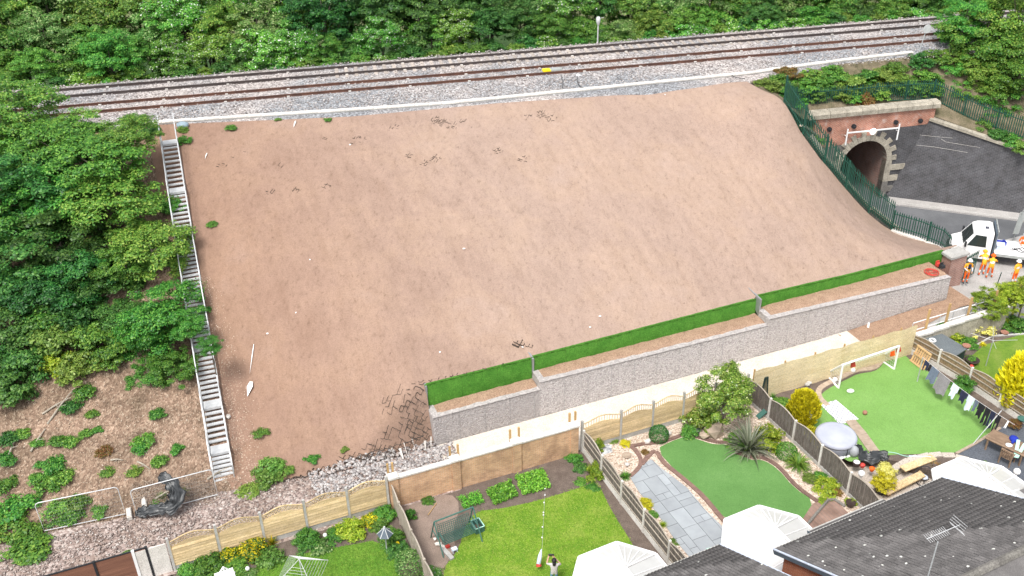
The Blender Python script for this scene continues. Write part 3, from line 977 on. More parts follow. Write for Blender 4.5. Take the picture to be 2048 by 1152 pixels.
SECT = [(0.0, 5.92, 1.80, 1.78, 3.12, 3.05, 'lowest section of the gabion wall, ending beside the rubble'),
        (5.92, 20.1, 2.26, 2.0, 3.12, 2.98, 'middle and longest section of the stone gabion wall'),
        (20.1, 34.6, 2.42, 1.92, 3.18, 2.47, 'gabion wall section running down to the brick pillar')]
for i, (u0, u1, zl0, zl1, zu0, zu1, lab) in enumerate(SECT):
    g = thing('gabion_wall', lab, 'retaining wall', W(u0, 0, 0), 'stepped gabion walls at the foot of the slope')
    zl = lambda u: np.interp(u, [u0, u1], [zl0, zl1])
    ul = 33.4 if i == 2 else u1; zle = float(zl(ul))
    mb = MB()
    th = .38
    mb.add([W(u0, 0, -.1), W(ul, 0, -.1), W(ul, th, -.1), W(u0, th, -.1), W(u0, .06, zl0), W(ul, .06, zle), W(ul, th, zle), W(u0, th, zl0)],
           [[0, 3, 2, 1], [4, 5, 6, 7], [0, 1, 5, 4], [1, 2, 6, 5], [2, 3, 7, 6], [3, 0, 4, 7]])
    # return into the bank at the left end of the section
    mb.add([W(u0 + .01, th, -.1), W(u0 + .36, th, -.1), W(u0 + .36, 1.1, -.1), W(u0 + .01, 1.1, -.1), W(u0 + .01, th, zl0), W(u0 + .36, th, zl0), W(u0 + .36, 1.1, zl0 + .02), W(u0 + .01, 1.1, zl0 + .02)],
           [[0, 3, 2, 1], [4, 5, 6, 7], [0, 1, 5, 4], [1, 2, 6, 5], [3, 0, 4, 7]])
    part(mb, 'wall_core', P['gabion'], g)
    c = stones_on(u0 + .03, ul - .03, lambda u: zpath(u) + .02, lambda u: zl(u) - .04, 330)
    c[:, 0] += N[0] * (.03 + .06 * (c[:, 2] / 2)); c[:, 1] += N[1] * (.03 + .06 * (c[:, 2] / 2))
    rr = rng.uniform(.022, .042, len(c))
    o = link('stone_fill', rocks(c, rr, .8), g, mat=P['gabstone'])
    # vertices were made in world space
    o.location = -np.array(g.location[:]); o['kind'] = 'stuff'
    mb = MB()   # folded mesh lip along the top edge
    a, b = W(u0, .03, zl0 + .015), W(ul, .03, zle + .015)
    mb.bar(a, b, .055, .02)
    mb.bar(W(u0 + .04, .02, zl0 + .016), W(u0 + .04, 1.12, zl0 + .03), .05, .02)
    part(mb, 'mesh_lip', P['gabion'], g)
    # wire mesh panel joints
    mb = MB(); uj = u0 + 1.4
    while uj < ul:
        mb.bar(W(uj, -.03, float(zpath(uj)) + .02), W(uj, .02, float(zl(uj)) - .02), .012, .012); uj += 1.4
    part(mb, 'mesh_seam', P['wire'], g)
    # terrace of soil between the two walls
    us = np.linspace(u0 + .02, ul - .01, int((ul - u0) * 5)); ts = np.linspace(0, 1, 9)
    Uu, T = np.meshgrid(us, ts, indexing='ij')
    n0 = .12; Nn = n0 + T * (nb_(Uu) - .05 - n0)
    rnd_ = .16 * (1 - np.exp(-np.minimum(T * 6, (Uu - u0) * 2)))
    Zt = zl(Uu) - .11 + rnd_ + .08 * fbm(Uu * 2, Nn * 2, 3)
    struct('terrace_soil', grid_mesh('terrace_soil', O0[0] + U[0] * Uu + N[0] * Nn, O0[1] + U[1] * Uu + N[1] * Nn, Zt), P['terrace'])
    # turf faced upper wall in panels
    tw = thing('turf_faced_wall', ['short green turf faced wall nearest the rubble, lowest of the three', 'long middle green turf faced wall above the terrace', 'green turf faced wall ending at the brick pillar'][i], 'retaining wall', W(u0, float(nb_(u0)), zl0), 'green turf faced upper walls')
    zu = lambda u: float(np.interp(u, [u0, u1], [zu0, zu1]))
    ua = u0
    while ua < u1 - .05:
        ub = min(u1, ua + 2.0)
        if u1 - ub < .5: ub = u1
        m = 14
        mb = MB()
        for k_ in range(m):
            p0 = ua + (ub - ua) * k_ / m + (.008 if k_ == 0 else 0); p1 = ua + (ub - ua) * (k_ + 1) / m
            w0 = .012 * math.sin(p0 * 5.1) + .01 * math.sin(p0 * 13); w1 = .012 * math.sin(p1 * 5.1) + .01 * math.sin(p1 * 13)
            na, nb3 = float(nb_(p0)), float(nb_(p1))
            mb.add([W(p0, na - .13 + w0, float(zl(p0)) - .25), W(p1, nb3 - .13 + w1, float(zl(p1)) - .25), W(p1, nb3 - .06 + w1, zu(p1) + w1), W(p0, na - .06 + w0, zu(p0) + w0),
                    W(p0, na + .12, zu(p0) + .0), W(p1, nb3 + .12, zu(p1) + .0)], [[0, 1, 2, 3], [3, 2, 5, 4]])
        part(mb, 'turf_panel', P['turfwall'], tw, smooth=True)
        ua = ub
    # ragged blades along the top edge
    nfl = int((u1 - u0) * 130)
    bl = []; fl = []
    uu = rng.uniform(u0 + .02, u1 - .02, nfl)
    for k_ in range(nfl):
        p = W(uu[k_], float(nb_(uu[k_])) - .07 + random.uniform(-.01, .06), zu(uu[k_]) - .02)
        h_ = random.uniform(.02, .07); ww = random.uniform(.01, .025); o_ = W(0, 0)[:3] * 0
        bl += [p - U3 * ww, p + U3 * ww, p + Z3 * h_ + N3 * random.uniform(-.05, .01)]; fl.append([3 * k_, 3 * k_ + 1, 3 * k_ + 2])
    o = link('turf_fringe', mk('turf_fringe', np.array(bl) - np.array(tw.location[:]), np.array(fl)), tw, tw.location[:], mat=P['turfwall']); o['kind'] = 'stuff'
    # grey mesh return running back into the slope
    mb = MB()
    zb = zu0 - .02
    mb.add([W(u0 + .01, 1.05, zl0 - .4), W(u0 + .01, float(nb_(u0)) + 1.0, zb - .1), W(u0 + .01, float(nb_(u0)) + 1.0, zb + .13), W(u0 + .01, 1.02, zb), W(u0 + .11, 1.05, zl0 - .4), W(u0 + .11, float(nb_(u0)) + 1.0, zb - .1), W(u0 + .11, float(nb_(u0)) + 1.0, zb + .13), W(u0 + .11, 1.02, zb)],
           [[0, 1, 2, 3], [4, 7, 6, 5], [3, 2, 6, 7], [0, 4, 5, 1], [0, 3, 7, 4], [1, 5, 6, 2]])
    part(mb, 'end_return', P['wire'], tw)

# exposed geocell strips where the soil has washed off
def geocell(label, cells, spread, seed, keep, cw=.27, up=.03):
    rr = random.Random(seed)
    gt = thing('geocell_mesh', label, 'geocell mesh', ons(cells[0][0], cells[0][1]), 'exposed geocell strips on the slope')
    for (px, py, ru, rn) in cells:
        mb = MB()
        c0 = ons(px, py); cu, cn_ = un(c0)
        sl_ = (gh(*(c0[:2] + N * .15)) - gh(*(c0[:2] - N * .15))) / .3; cs_ = 1 / math.sqrt(1 + sl_ * sl_)
        k = int(max(ru, rn) / cw) + 2
        for i in range(-k, k + 1):
            for j in range(-k, k + 1):
                u_ = cu + i * cw + (.5 * cw if j % 2 else 0); n_ = cn_ + j * cw * .5 * cs_
                e = ((u_ - cu) / ru) ** 2 + ((n_ - cn_) / rn) ** 2
                if e > 1 + rr.uniform(-.5, .3): continue
                for du in (-.5, .5):
                    if rr.random() > keep: continue
                    pts_ = []
                    for f_ in (0, .33, .66, 1):
                        uu_ = u_ + du * cw * f_; nn_ = n_ + .5 * cw * cs_ * f_ + .02 * math.sin(f_ * 3.1) * (1 if du > 0 else -1)
                        p = W(uu_, nn_, float(H_un(np.array([uu_]), np.array([nn_]))[0] + lumps(np.array([uu_]), np.array([nn_]))[0]))
                        pts_.append(p)
                    hh = up * rr.uniform(.5, 1.5)
                    for a, b in zip(pts_[:-1], pts_[1:]):
                        mb.bar(a + Z3 * hh * .4, b + Z3 * hh * .4, .008, hh + .01)
        if mb.V: part(mb, 'cell_strips', P['cell'], gt, kind='stuff')


geocell('dense lattice of dark geocells exposed left of the lowest wall end', [(835, 785, .4, .7), (828, 830, .7, .9), (842, 860, .5, .6), (790, 800, .5, .5), (768, 818, .4, .4)], 1, 1, .5, cw=.34, up=.025)
geocell('torn geocell edge hanging over the white rubble at the slope toe', [(840, 872, .5, .3), (780, 893, 1.4, .5), (735, 912, 1.1, .5), (690, 930, .7, .35), (650, 945, .5, .25)], 1, 2, .62, cw=.34, up=.03)
geocell('dark curled geocell line beside the weeds at the slope toe', [(620, 950, .6, .18), (585, 962, .5, .15), (665, 940, .5, .15)], 1, 3, .6, up=.08)
geocell('dark cracked geocell patch at top centre of the slope', [(883, 245, .5, .35), (905, 252, .35, .4), (868, 240, .35, .25), (925, 243, .3, .2)], 1, 4, .5, cw=.22)
geocell('grid of geocells showing near the crest, right of centre', [(1085, 230, .5, .4), (1055, 236, .4, .3), (1102, 238, .35, .4)], 1, 5, .45, cw=.22)
geocell('faint geocells showing at mid upper slope, centre', [(872, 318, .35, .4), (820, 312, .3, .3), (850, 328, .25, .3), (1000, 303, .35, .3), (1045, 320, .35, .3)], 1, 6, .42, cw=.22)
geocell('small dark geocell corners on the upper left of the slope', [(592, 383, .3, .25), (655, 375, .3, .3), (560, 332, .25, .25), (540, 385, .3, .2), (715, 275, .35, .12), (648, 278, .25, .12)], 1, 7, .45, cw=.22)
geocell('thin broken geocell lines below the crest at the left centre', [(800, 255, 1.2, .4), (720, 280, .8, .4), (960, 250, .9, .4), (450, 330, .8, .4), (480, 310, .6, .5)], 1, 8, .08)
geocell('row of small dark loops along the top of the lowest turf wall', [(x_, 764 - (x_ - 860) * .215, .12, .1) for x_ in range(862, 1035, 14)], 1, 9, .5, cw=.2)
geocell('torn black scraps at the step between two turf walls', [(1040, 690, .3, .2), (1057, 694, .2, .2)], 1, 10, .7, up=.09)

mb = MB(); rr_ = random.Random(3)
ed = [ons(a, b, .05) for a, b in ((557, 967), (575, 962), (590, 957), (608, 957), (625, 951), (640, 950), (652, 944), (670, 936), (690, 929), (706, 921), (722, 914), (745, 906), (765, 902), (782, 897), (815, 888), (832, 880), (848, 874))]
ed = [p_ + np.array([rr_.uniform(-.08, .08), rr_.uniform(-.08, .08), rr_.uniform(0, .06)]) for p_ in smooth_line(ed, 2)]
mb.tube(ed, [rr_.uniform(.012, .045) for _ in ed], 5)
single(mb, 'geocell_edge', P['cell'], 'dark wavy torn edge of the geocell sheet along the slope toe', 'geocell edge')

# paths at the foot
def strip(name, us, n0, n1, z, mat, wob=.0, m=6, amp=.03):
    ts = np.linspace(0, 1, m)
    Uu, T = np.meshgrid(us, ts, indexing='ij')
    a = n0(Uu) if callable(n0) else n0; b = n1(Uu) if callable(n1) else n1
    Nn = a + T * (b - a)
    Zz = (z(Uu) if callable(z) else z + 0 * Uu) + amp * fbm(Uu * 1.3, Nn * 1.3, 3) * np.minimum(1, np.minimum(T, 1 - T) * 5)
    struct(name, grid_mesh(name, O0[0] + U[0] * Uu + N[0] * Nn, O0[1] + U[1] * Uu + N[1] * Nn, Zz), mat)


strip('limestone_path', np.linspace(.1, 25.9, 120), lambda u: -3.28 + 0 * u, lambda u: -.02 + 0 * u, lambda u: .025 + zpath(u), P['lime'])
strip('rubble_path', np.linspace(-40, .12, 220), lambda u: -3.6 + 0 * u, lambda u: nt_(u) + .15, lambda u: .02 + 0 * u, P['rubble'], amp=.16, m=16)
strip('access_path', np.linspace(25.85, 45, 60), lambda u: -3.3 + 0 * u, lambda u: -.02 + sstep(34, 34.4, u) * 4.8, lambda u: .02 + np.interp(u, [26, 28, 33, 34.2, 36.3, 60], [0, .15, .3, .26, .0, .0]), P['paving'])
strip('dirt_ramp', np.linspace(25.2, 34.8, 66), lambda u: -np.interp(u, [25.2, 25.5, 25.9, 29, 30.5, 33.6], [.6, 2.2, 3.15, 3.15, 1.6, 1.0]), lambda u: -.01 + sstep(33.3, 33.6, u) * 1.8, lambda u: .06 + np.interp(u, [26, 28, 33, 34.2, 60], [0, .15, .32, .28, .0]), P['terrace'], amp=.1)

n = 9000
uu = rng.uniform(-32, -.3, n); nn2 = rng.uniform(-3.0, .9, n)
k_ = nn2 < nt_(uu) + .1
c = np.array([W(a, b, .05 + .02 * random.random()) for a, b in zip(uu[k_], nn2[k_])])
o = link('rubble_stones', rocks(c, rng.uniform(.02, .06, len(c)) * np.where(rng.random(len(c)) > .95, 1.8, 1)), mat=P['rubstone'])
tag(o, 'pinkish broken rubble stones covering the path at lower left', 'rubble', kind='stuff')
n = 2600
uu = rng.uniform(-6.5, .8, n); nn2 = rng.normal(-.5, .75, n)
k_ = (nn2 < nt_(uu) + .25) & (nn2 > -2.8) & ~((uu > .0) & (nn2 > -.15))
c = np.array([W(a, b, .06 + .05 * random.random() + (.08 if b > -.1 else 0)) for a, b in zip(uu[k_], nn2[k_])])
o = link('white_stones', rocks(c, rng.uniform(.035, .10, len(c))), mat=P['whitestone'])
tag(o, 'white and grey loose stones heaped below the torn geocell edge', 'stones', kind='stuff')
# crumbs of soil over the whole bare slope
n = 4500
uu = rng.uniform(-9.4, 33, n); nn2 = rng.uniform(.6, 26, n)
k_ = (nn2 < nc(uu) - .3) & ((uu < -.3) | (nn2 > nb_(uu) + .2)) & (nn2 > nt_(uu) + .1) & ~((uu > 28.5) & (uu > np.interp(nn2, [2.4, 5, 7.4, 8.7, 9.5, 10.5, 12.2, 13.8, 18], [35.5, 36.5, 34.9, 33.1, 31.7, 30.6, 29.9, 29.5, 29.3])))
uu = uu[k_]; nn2 = nn2[k_]; zz2 = H_un(uu, nn2) + lumps(uu, nn2) + .005
c = np.stack([O0[0] + U[0] * uu + N[0] * nn2, O0[1] + U[1] * uu + N[1] * nn2, zz2], 1)
o = link('soil_crumbs', rocks(c, rng.uniform(.01, .03, len(c)) * np.where(rng.random(len(c)) > .97, 1.7, 1), .6), mat=P['soil'])
tag(o, 'crumbs and clods of dry soil scattered over the bare slope', 'soil', kind='stuff')
# torn white geotextile tongues hanging over the toe
gx = thing('geotextile_edge', 'torn white geotextile tongues hanging over the stones at the toe', 'geotextile', ons(800, 890))
for px in range(745, 868, 17):
    mb = MB()
    p = ons(px + random.uniform(-6, 6), 917 - (px - 740) * .36 + random.uniform(-6, 6), .1)
    q = p - N3 * random.uniform(.1, .4) + U3 * random.uniform(-.15, .15); q[2] = .1
    ww = random.uniform(.015, .07)
    mb.add([p - U3 * ww, p + U3 * ww, (p + q) / 2 + U3 * ww * .8 + Z3 * .04, (p + q) / 2 - U3 * ww * .9 + Z3 * .04, q + U3 * ww * .6, q - U3 * ww * .5], [[0, 1, 2, 3], [3, 2, 4, 5]])
    part(mb, 'tongue', P['paleconc'], gx, smooth=True)

# ------------------------------------------------------------------ steel staircase
def prj(p):
    d = np.asarray(p, float) - CAM
    z = d @ FW
    return np.array([CX + FOC * (d @ RT) / z, CY + FOC * (d @ DN) / z])


SB, ST = at(450, 963, .12), at(337.5, 272, 9.15)
st = thing('metal_staircase', 'long galvanised steel staircase climbing the embankment beside the woods', 'staircase', SB)
sd = nrm(np.array([ST[0] - SB[0], ST[1] - SB[1], 0])); sn = np.array([sd[1], -sd[0], 0])   # sn to the right
SL = np.linalg.norm((ST - SB)[:2])
def sz(s): # height of the walking line
    p = SB + sd * s
    return max(float(H_un(*[np.array([v_]) for v_ in un(p)])[0]), 0) + .28


land = []
for y_ in (898, 808, 692, 588, 482, 380, 284):
    lo, hi = 0., SL
    for _ in range(40):
        m_ = (lo + hi) / 2
        p = SB + sd * m_; p[2] = sz(m_)
        if prj(p)[1] > y_: lo = m_
        else: hi = m_
    land.append(m_)
trd = MB(); HW = .45
trd.ob((0, 0, 0), sn * HW, sd * .085, Z3 * .015)
trd.ob(-sd * .085 - Z3 * .025, sn * HW, sd * .006, Z3 * .025)
for k_ in range(7):
    trd.ob(sn * (-.36 + .12 * k_) + Z3 * .022, sn * .03, sd * .065, Z3 * .006)
trm = trd.mesh('tread'); trm.materials.append(P['galvw'])
lan = MB(); lan.ob((0, 0, 0), sn * HW, sd * .33, Z3 * .02); lan.ob(-sd * .33 - Z3 * .05, sn * HW, sd * .01, Z3 * .07)
lam = lan.mesh('landing'); lam.materials.append(P['galvw'])
flights = []; prev = 0.
for m_ in land:
    flights.append((prev, m_ - .42)); prev = m_ + .42
    p = SB + sd * m_; p[2] = sz(m_); link('landing', lam, st, p)
flights.append((prev, SL))
zz = lambda s_: sz(s_)
for (a, b) in flights:
    if b - a < .3: continue
    za = .12 if a == 0 else zz(a - .42); zb = zz(min(b + .42, SL)); k_ = max(2, round((zb - za) / .125))
    for j in range(1, k_):
        p = SB + sd * (a + (b - a) * (j - .5) / (k_ - 1)); p[2] = za + (zb - za) * j / k_
        link('tread', trm, st, p)
for side in (-1, 1):
    pts_ = []
    for (a, b) in flights:
        za = .12 if a == 0 else zz(a - .42); zb = zz(min(b + .42, SL))
        pa = SB + sd * a + sn * side * (HW + .03); pa[2] = za
        pb = SB + sd * b + sn * side * (HW + .03); pb[2] = zb
        pts_ += [pa, pb]
    mb = MB()
    for a, b in zip(pts_[:-1], pts_[1:]): mb.bar(a, b, .045, .2)
    part(mb, 'stringer', P['galv'], st)
    mb = MB(); up = np.array([0, 0, .95])
    ext_ = pts_ + [pts_[-1] + sd * 1.3 + Z3 * .12]
    for a, b in zip(ext_[:-1], ext_[1:]):
        mb.bar(a + up, b + up, .05, .05)
    part(mb, 'handrail', P['galvw'], st)
    mb = MB(); up = np.array([0, 0, .5])
    for a, b in zip(pts_[:-1], pts_[1:]): mb.bar(a + up, b + up, .028, .028)
    part(mb, 'mid_rail', P['galv'], st)
    for a, b in list(zip(ext_[:-1], ext_[1:])):
        if np.linalg.norm(b - a) < .2: continue
        part(MB().bar(a + Z3 * .05, a + Z3 * .95, .04, .04), 'post', P['galv'], st)

# ------------------------------------------------------------------ road side
ROADZ = .0
sheet('road', [W(35.2, 7.2)[:2], (24.2, 66.6), (22, 75), (29, 76), (28.6, 66.6), (40, 62.2), (70, 50), (70, 20), (33, 38), W(34.6, -3.2)[:2], W(34.6, 3)[:2]], ROADZ + .004, P['asphalt'])
mb = MB()
for a, b in [((28.3, 66.62), (40, 62.35)), ((40, 62.35), (60, 53.5))]:
    d = nrm(np.array([b[0] - a[0], b[1] - a[1]])); n_ = np.array([d[1], -d[0]])
    mb.prism([a, b, (b[0] + n_[0] * 1.15, b[1] + n_[1] * 1.15), (a[0] + n_[0] * 1.15, a[1] + n_[1] * 1.15)], ROADZ - .05, ROADZ + .12)
struct('pavement', mb, P['paving'])
mb = MB()
for (p, d) in along([np.array([29.0, 65.55, .06]), np.array([40, 61.2, .06])], .92):
    mb.ob(p + d * .45, d * .44, np.array([d[1], -d[0], 0]) * .06, Z3 * .075)
struct('kerb', mb, P['concrete'])

# ------------------------------------------------------------------ railway bridge
def B(X, z, off=0.):
    return np.array([X, 66.78 + .19 * (X - 28.13), z]) - TN * off


AX, AR, AS = 25.87, 1.74, 3.05     # arch centre, radius, springing
br = thing('railway_bridge', 'red brick railway bridge with stone arch and dark brick wing wall', 'bridge', B(AX, 0))
mb = MB(); mb.ext([B(21.6, 5.42), B(30.75, 5.62), B(30.75, 6.85), B(21.6, 6.85)], TN * .5); part(mb, 'parapet_wall', P['redbrick'], br)
# coping stones of the parapet
x = 21.05; k_ = 0
while x < 30.9:
    L = min(random.uniform(1.15, 1.6), 31.0 - x)
    if 31.0 - x - L < .5: L = 31.0 - x
    mb = MB()
    mb.ext([B(x, 6.855, .16), B(x, 7.16, .16), B(x, 7.3, .05), B(x, 7.32, -.55), B(x, 6.855, -.6)], TD * (L - .012) / .9826 * .9826)
    part(mb, 'coping_stone', P['stone'], br); x += L; k_ += 1
# face around the arch in angular strips
def face(x_edge, zt, side, mat, name, z_lo=0., off=0.):
    mb = MB(); ring = [B(AX + side * AR, z_lo, off)] + [B(AX + side * AR * math.cos(a), AS + AR * math.sin(a), off) for a in np.linspace(0, math.pi / 2, 14)]
    ring = [p for p in ring if p[2] >= z_lo - 1e-6]
    outer = []
    for p in ring:
        outer.append(B(x_edge(p[2]), p[2], off))
    for i in range(len(ring) - 1):
        mb.add([ring[i], outer[i], outer[i + 1], ring[i + 1]], [[0, 1, 2, 3]])
    zc_ = AS + AR
    mb.add([B(AX, zc_, off), outer[-1], B(x_edge(zt), zt, off), B(AX, zt, off)], [[0, 1, 2, 3]])
    part(mb, name, mat, br)


face(lambda z: 28.13 + (30.45 - 28.13) * z / 5.9, 5.58, 1, P['blackbrick'], 'spandrel')
face(lambda z: 21.6, 5.5, -1, P['darkstone'], 'spandrel')
mb = MB(); mb.ext([B(22.1, 4.55, .02), B(AX + .3, 4.86, .02), B(AX + .3, 5.47, .02), B(21.9, 5.47, .02)], TN * .015); part(mb, 'spandrel_brick', P['redbrick'], br)
# voussoirs, alternately short and long
nv = 19
for i in range(nv):
    a0 = math.pi * i / nv; a1 = math.pi * (i + 1) / nv
    r1 = AR + (.42 if i % 2 else .78) + random.uniform(-.04, .05)
    g_ = .006
    pts_ = [B(AX + AR * math.cos(a0 + g_), AS + AR * math.sin(a0 + g_), .09), B(AX + r1 * math.cos(a0 + g_), AS + r1 * math.sin(a0 + g_), .09), B(AX + r1 * math.cos(a1 - g_), AS + r1 * math.sin(a1 - g_), .09), B(AX + AR * math.cos(a1 - g_), AS + AR * math.sin(a1 - g_), .09)]
    mb = MB(); mb.ext(pts_, TN * .6); part(mb, 'voussoir', P['stone'], br)
for side in (-1, 1):
    z = AS; k_ = 0
    while z > .15:
        h_ = random.uniform(.36, .46); wd = (1.15 if k_ % 2 else .45) * (1 if k_ != 1 else 1.35)
        mb = MB(); xa = AX + side * AR; xb = AX + side * (AR + wd)
        mb.ext([B(xa, max(z - h_, 0), .085), B(xb, max(z - h_, 0), .085), B(xb, z - .012, .085), B(xa, z - .012, .085)], TN * .6)
        part(mb, 'quoin', P['stone'] if z > 1.6 else P['darkstone'], br); z -= h_; k_ += 1
# tunnel barrel
mb = MB(); prof = [(AX - AR, 0)] + [(AX - AR * math.cos(a), AS + AR * math.sin(a)) for a in np.linspace(0, math.pi, 22)] + [(AX + AR, 0)]
pf = [B(x_, z_, .05) for x_, z_ in prof]; pb = [p + TN * 11 for p in pf]
mb.add(pf + pb, [[i, i + 1, len(pf) + i + 1, len(pf) + i] for i in range(len(pf) - 1)])
part(mb, 'tunnel_lining', P['tunnel'], br)
# tie plates
for (px, py) in ((1658, 258), (1707, 252), (1791, 244), (1840, 241)):
    d = FW * FOC + RT * (px - CX) + DN * (py - CY); p0 = B(AX, 0)
    t_ = ((p0 - CAM) @ TN) / (d @ TN); p = CAM + d * t_
    mb = MB(); mb.tube([p - TN * .14, p + TN * .02], .17, 14); mb.tube([p - TN * .24, p - TN * .1], [.05, .07], 8)
    part(mb, 'tie_plate', P['black'], br)
# dark inclined wing wall on the right
A0, A1, B0, B1 = np.array([28.13, 66.74, 0]), np.array([42, 61.55, 0]), np.array([30.42, 67.2, 5.9]), np.array([42, 61.9, 3.1])
mb = MB(); mb.ext([A0, A1, B1, B0], np.array([.15, .45, 0])); wwp = part(mb, 'wing_wall', P['blackbrick'], br)
for (p, d) in along([B0, B1], 1.02):
    if p[0] > 41: break
    mb = MB(); dn_ = nrm(np.array([d[1], -d[0], 0])); mb.ob(p + d * .5 + Z3 * .1 - dn_ * .2, d * .502, dn_ * .34, nrm(np.cross(d, dn_)) * .09)
    part(mb, 'coping_stone', P['stone'], wwp)


def onplane(px, py, a, nn_):
    d = FW * FOC + RT * (px - CX) + DN * (py - CY)
    return CAM + d * (((a - CAM) @ nn_) / (d @ nn_))


nw = nrm(np.cross(A1 - A0, B0 - A0)); nw = nw if nw[1] < 0 else -nw
for L in ([(1792, 277), (1815, 274), (1840, 270), (1870, 273), (1905, 276)], [(1832, 290), (1870, 294), (1935, 305)], [(1882, 278), (1893, 284), (1960, 295)]):
    mb = MB(); mb.tube([onplane(x_, y_, A0, nw) + nw * .02 for x_, y_ in L], .008, 5)
    part(mb, 'cable', P['paleconc'], wwp)
# left wing wall following the palisade fence
LW = [B(22.0, 5.4)] + [W(f[0] + .55, f[1] + .25, f[2] + .02) for f in FENCE_UNZ[[6, 5, 4, 3, 2]]]
mb = MB()
for a, b in zip(LW[:-1], LW[1:]):
    mb.add([a, b, np.r_[b[:2], 0], np.r_[a[:2], 0]], [[0, 1, 2, 3]])
ww2 = part(mb, 'wing_wall', P['darkstone'], br)
for (p, d) in along(LW, .85):
    dn_ = nrm(np.array([d[1], -d[0], 0])); mb = MB(); mb.ob(p + d * .42 + Z3 * .06, d * .42, dn_ * .2, nrm(np.cross(d, dn_)) * .07)
    part(mb, 'coping_stone', P['stone'], ww2)

# white height bar with lamp
hb = thing('height_bar', 'white frame across the arch head holding a bright lamp', 'height bar', B(AX, 5.6, .3))
mb = MB(); mb.bar(B(24.02, 5.68, .3), B(27.95, 5.68, .3), .06, .09)
part(mb, 'beam', P['white'], hb)
for X_ in (24.02, 27.95):
    mb = MB(); mb.bar(B(X_, 4.75, .3), B(X_, 5.98, .3), .07, .09); mb.bar(B(X_, 5.4, .3), B(X_, 5.4, .02), .05, .05); part(mb, 'upright', P['white'], hb)
lm, nt, b_ = _nodes('lit_lamp'); b_.inputs['Emission Color'].default_value = (1, .97, 1, 1); b_.inputs['Emission Strength'].default_value = 2.5; b_.inputs['Base Color'].default_value = (.9, .9, .9, 1)
mb = MB(); mb.lathe((0, 0, 0), [(.05, 0), (.2, .05), (.23, .1), (.12, .17), (.001, .19)], 16)
m_ = Matrix(((TD[0], 0, -TN[0]), (TD[1], 0, -TN[1]), (0, 1, 0)))
c0 = B(25.9, 5.66, .34); mb.V = [c0 + np.array(m_ @ Vector(v)) for v in mb.V]
part(mb, 'lamp', lm, hb, smooth=True)

# ------------------------------------------------------------------ palisade fences
PALES = {}


def palisade(label, line, h, sp=.16, group='dark green palisade fences'):
    line = [np.asarray(p, float) for p in line]
    f = thing('palisade_fence', label, 'fence', line[0], group)
    if h not in PALES:
        mb = MB(); w2 = .034
        sec = [(-w2, .0), (-w2 * .4, .018), (w2 * .4, .018), (w2, .0)]
        v = []
        for z in (.06, h - .14): v += [np.array([x_, y_, z]) for x_, y_ in sec]
        v += [np.array([0, .012, h])]
        mb.add(v, [[0, 1, 5, 4], [1, 2, 6, 5], [2, 3, 7, 6], [4, 5, 8], [5, 6, 8], [6, 7, 8]])
        me = mk('pale', mb.V, mb.F); me.materials.append(P['palgreen']); PALES[h] = me
    for (p, d) in along(line, sp):
        link('pale', PALES[h], f, p, (0, random.uniform(-.02, .02), math.atan2(d[1], d[0])))
    for fr in (.22, .82):
        mb = MB()
        for a, b in zip(line[:-1], line[1:]): mb.bar(a + Z3 * h * fr, b + Z3 * h * fr, .045, .05)
        part(mb, 'rail', P['palgreen'], f)
    for (p, d) in along(line, 2.4):
        n_ = np.array([-d[1], d[0], 0]); mb = MB(); mb.bar(p + n_ * .06 - Z3 * .2, p + n_ * .06 + Z3 * h * .97, .09, .1); part(mb, 'post', P['palgreen'], f)
    return f


FL = [W(*f) for f in FENCE_UNZ]
palisade('green palisade fence stepping down the steep right edge of the slope', smooth_line([FL[7] + Z3 * -.15] + FL[6:2:-1] + [FL[2]], 1), 2.1)
palisade('green palisade fence on the low wall beside the white truck', [FL[2] + Z3 * .02, W(36.4, 6.0, 1.05), W(36.9, 4.5, 1.0), W(36.5, 3.4, 1.0)], 1.5)
palisade('green palisade fence among weeds behind the bridge parapet', [np.array([18.7, 63.6, 8.3]), np.array([20.6, 66.2, 7.0]), B(24, 6.75, -1.3), B(28, 6.72, -1.3), B(31.2, 6.6, -1.3)], 1.9)
palisade('green palisade fence under trees above the dark wing wall', [B(31.2, 6.6, -1.3), np.array([33.5, 67.1, 5.6]), np.array([36.8, 65.5, 4.7]), np.array([41, 63.6, 3.9])], 1.9)
lw = thing('low_wall', 'low pale stone wall carrying the palisade fence at the road', 'wall', FL[2])
mb = MB(); LP = [FL[2], W(36.4, 6.0, 1.0), W(36.9, 4.5, .95), W(36.5, 3.2, .95), W(35.7, 2.2, .95)]
for a, b in zip(LP[:-1], LP[1:]): mb.bar(np.r_[a[:2], .48], np.r_[b[:2], .48], .3, .92)
part(mb, 'wall_body', P['stone'], lw)
for (p, d) in along(LP, .8): part(MB().bar(p + d * .005, p + d * .79, .42, .1), 'coping_stone', P['paleconc'], lw)

# brick pillar with stone cap
cap = [at(1884, 501, 2.55), at(1905, 514, 2.55), at(1941, 503, 2.55), at(1919, 490, 2.55)]
cc = sum(cap) / 4
pl = thing('brick_pillar', 'square red brick pillar with a grey stone cap beside the workers', 'pillar', np.r_[cc[:2], 0])
mb = MB(); mb.prism([(c_ - cc)[:2] * .86 + cc[:2] for c_ in cap], 0, 2.32); part(mb, 'shaft', P['pillarbrick'], pl)
mb = MB(); q0 = [np.r_[c_[:2], 2.3] for c_ in cap]; q1 = [np.r_[c_[:2], 2.45] for c_ in cap]; q2 = [np.r_[((c_ - cc) * .72 + cc)[:2], 2.6] for c_ in cap]
mb.add(q0 + q1 + q2, [[3, 2, 1, 0]] + [[i, (i + 1) % 4, 4 + (i + 1) % 4, 4 + i] for i in range(4)] + [[4 + i, 4 + (i + 1) % 4, 8 + (i + 1) % 4, 8 + i] for i in range(4)] + [[8, 9, 10, 11]])
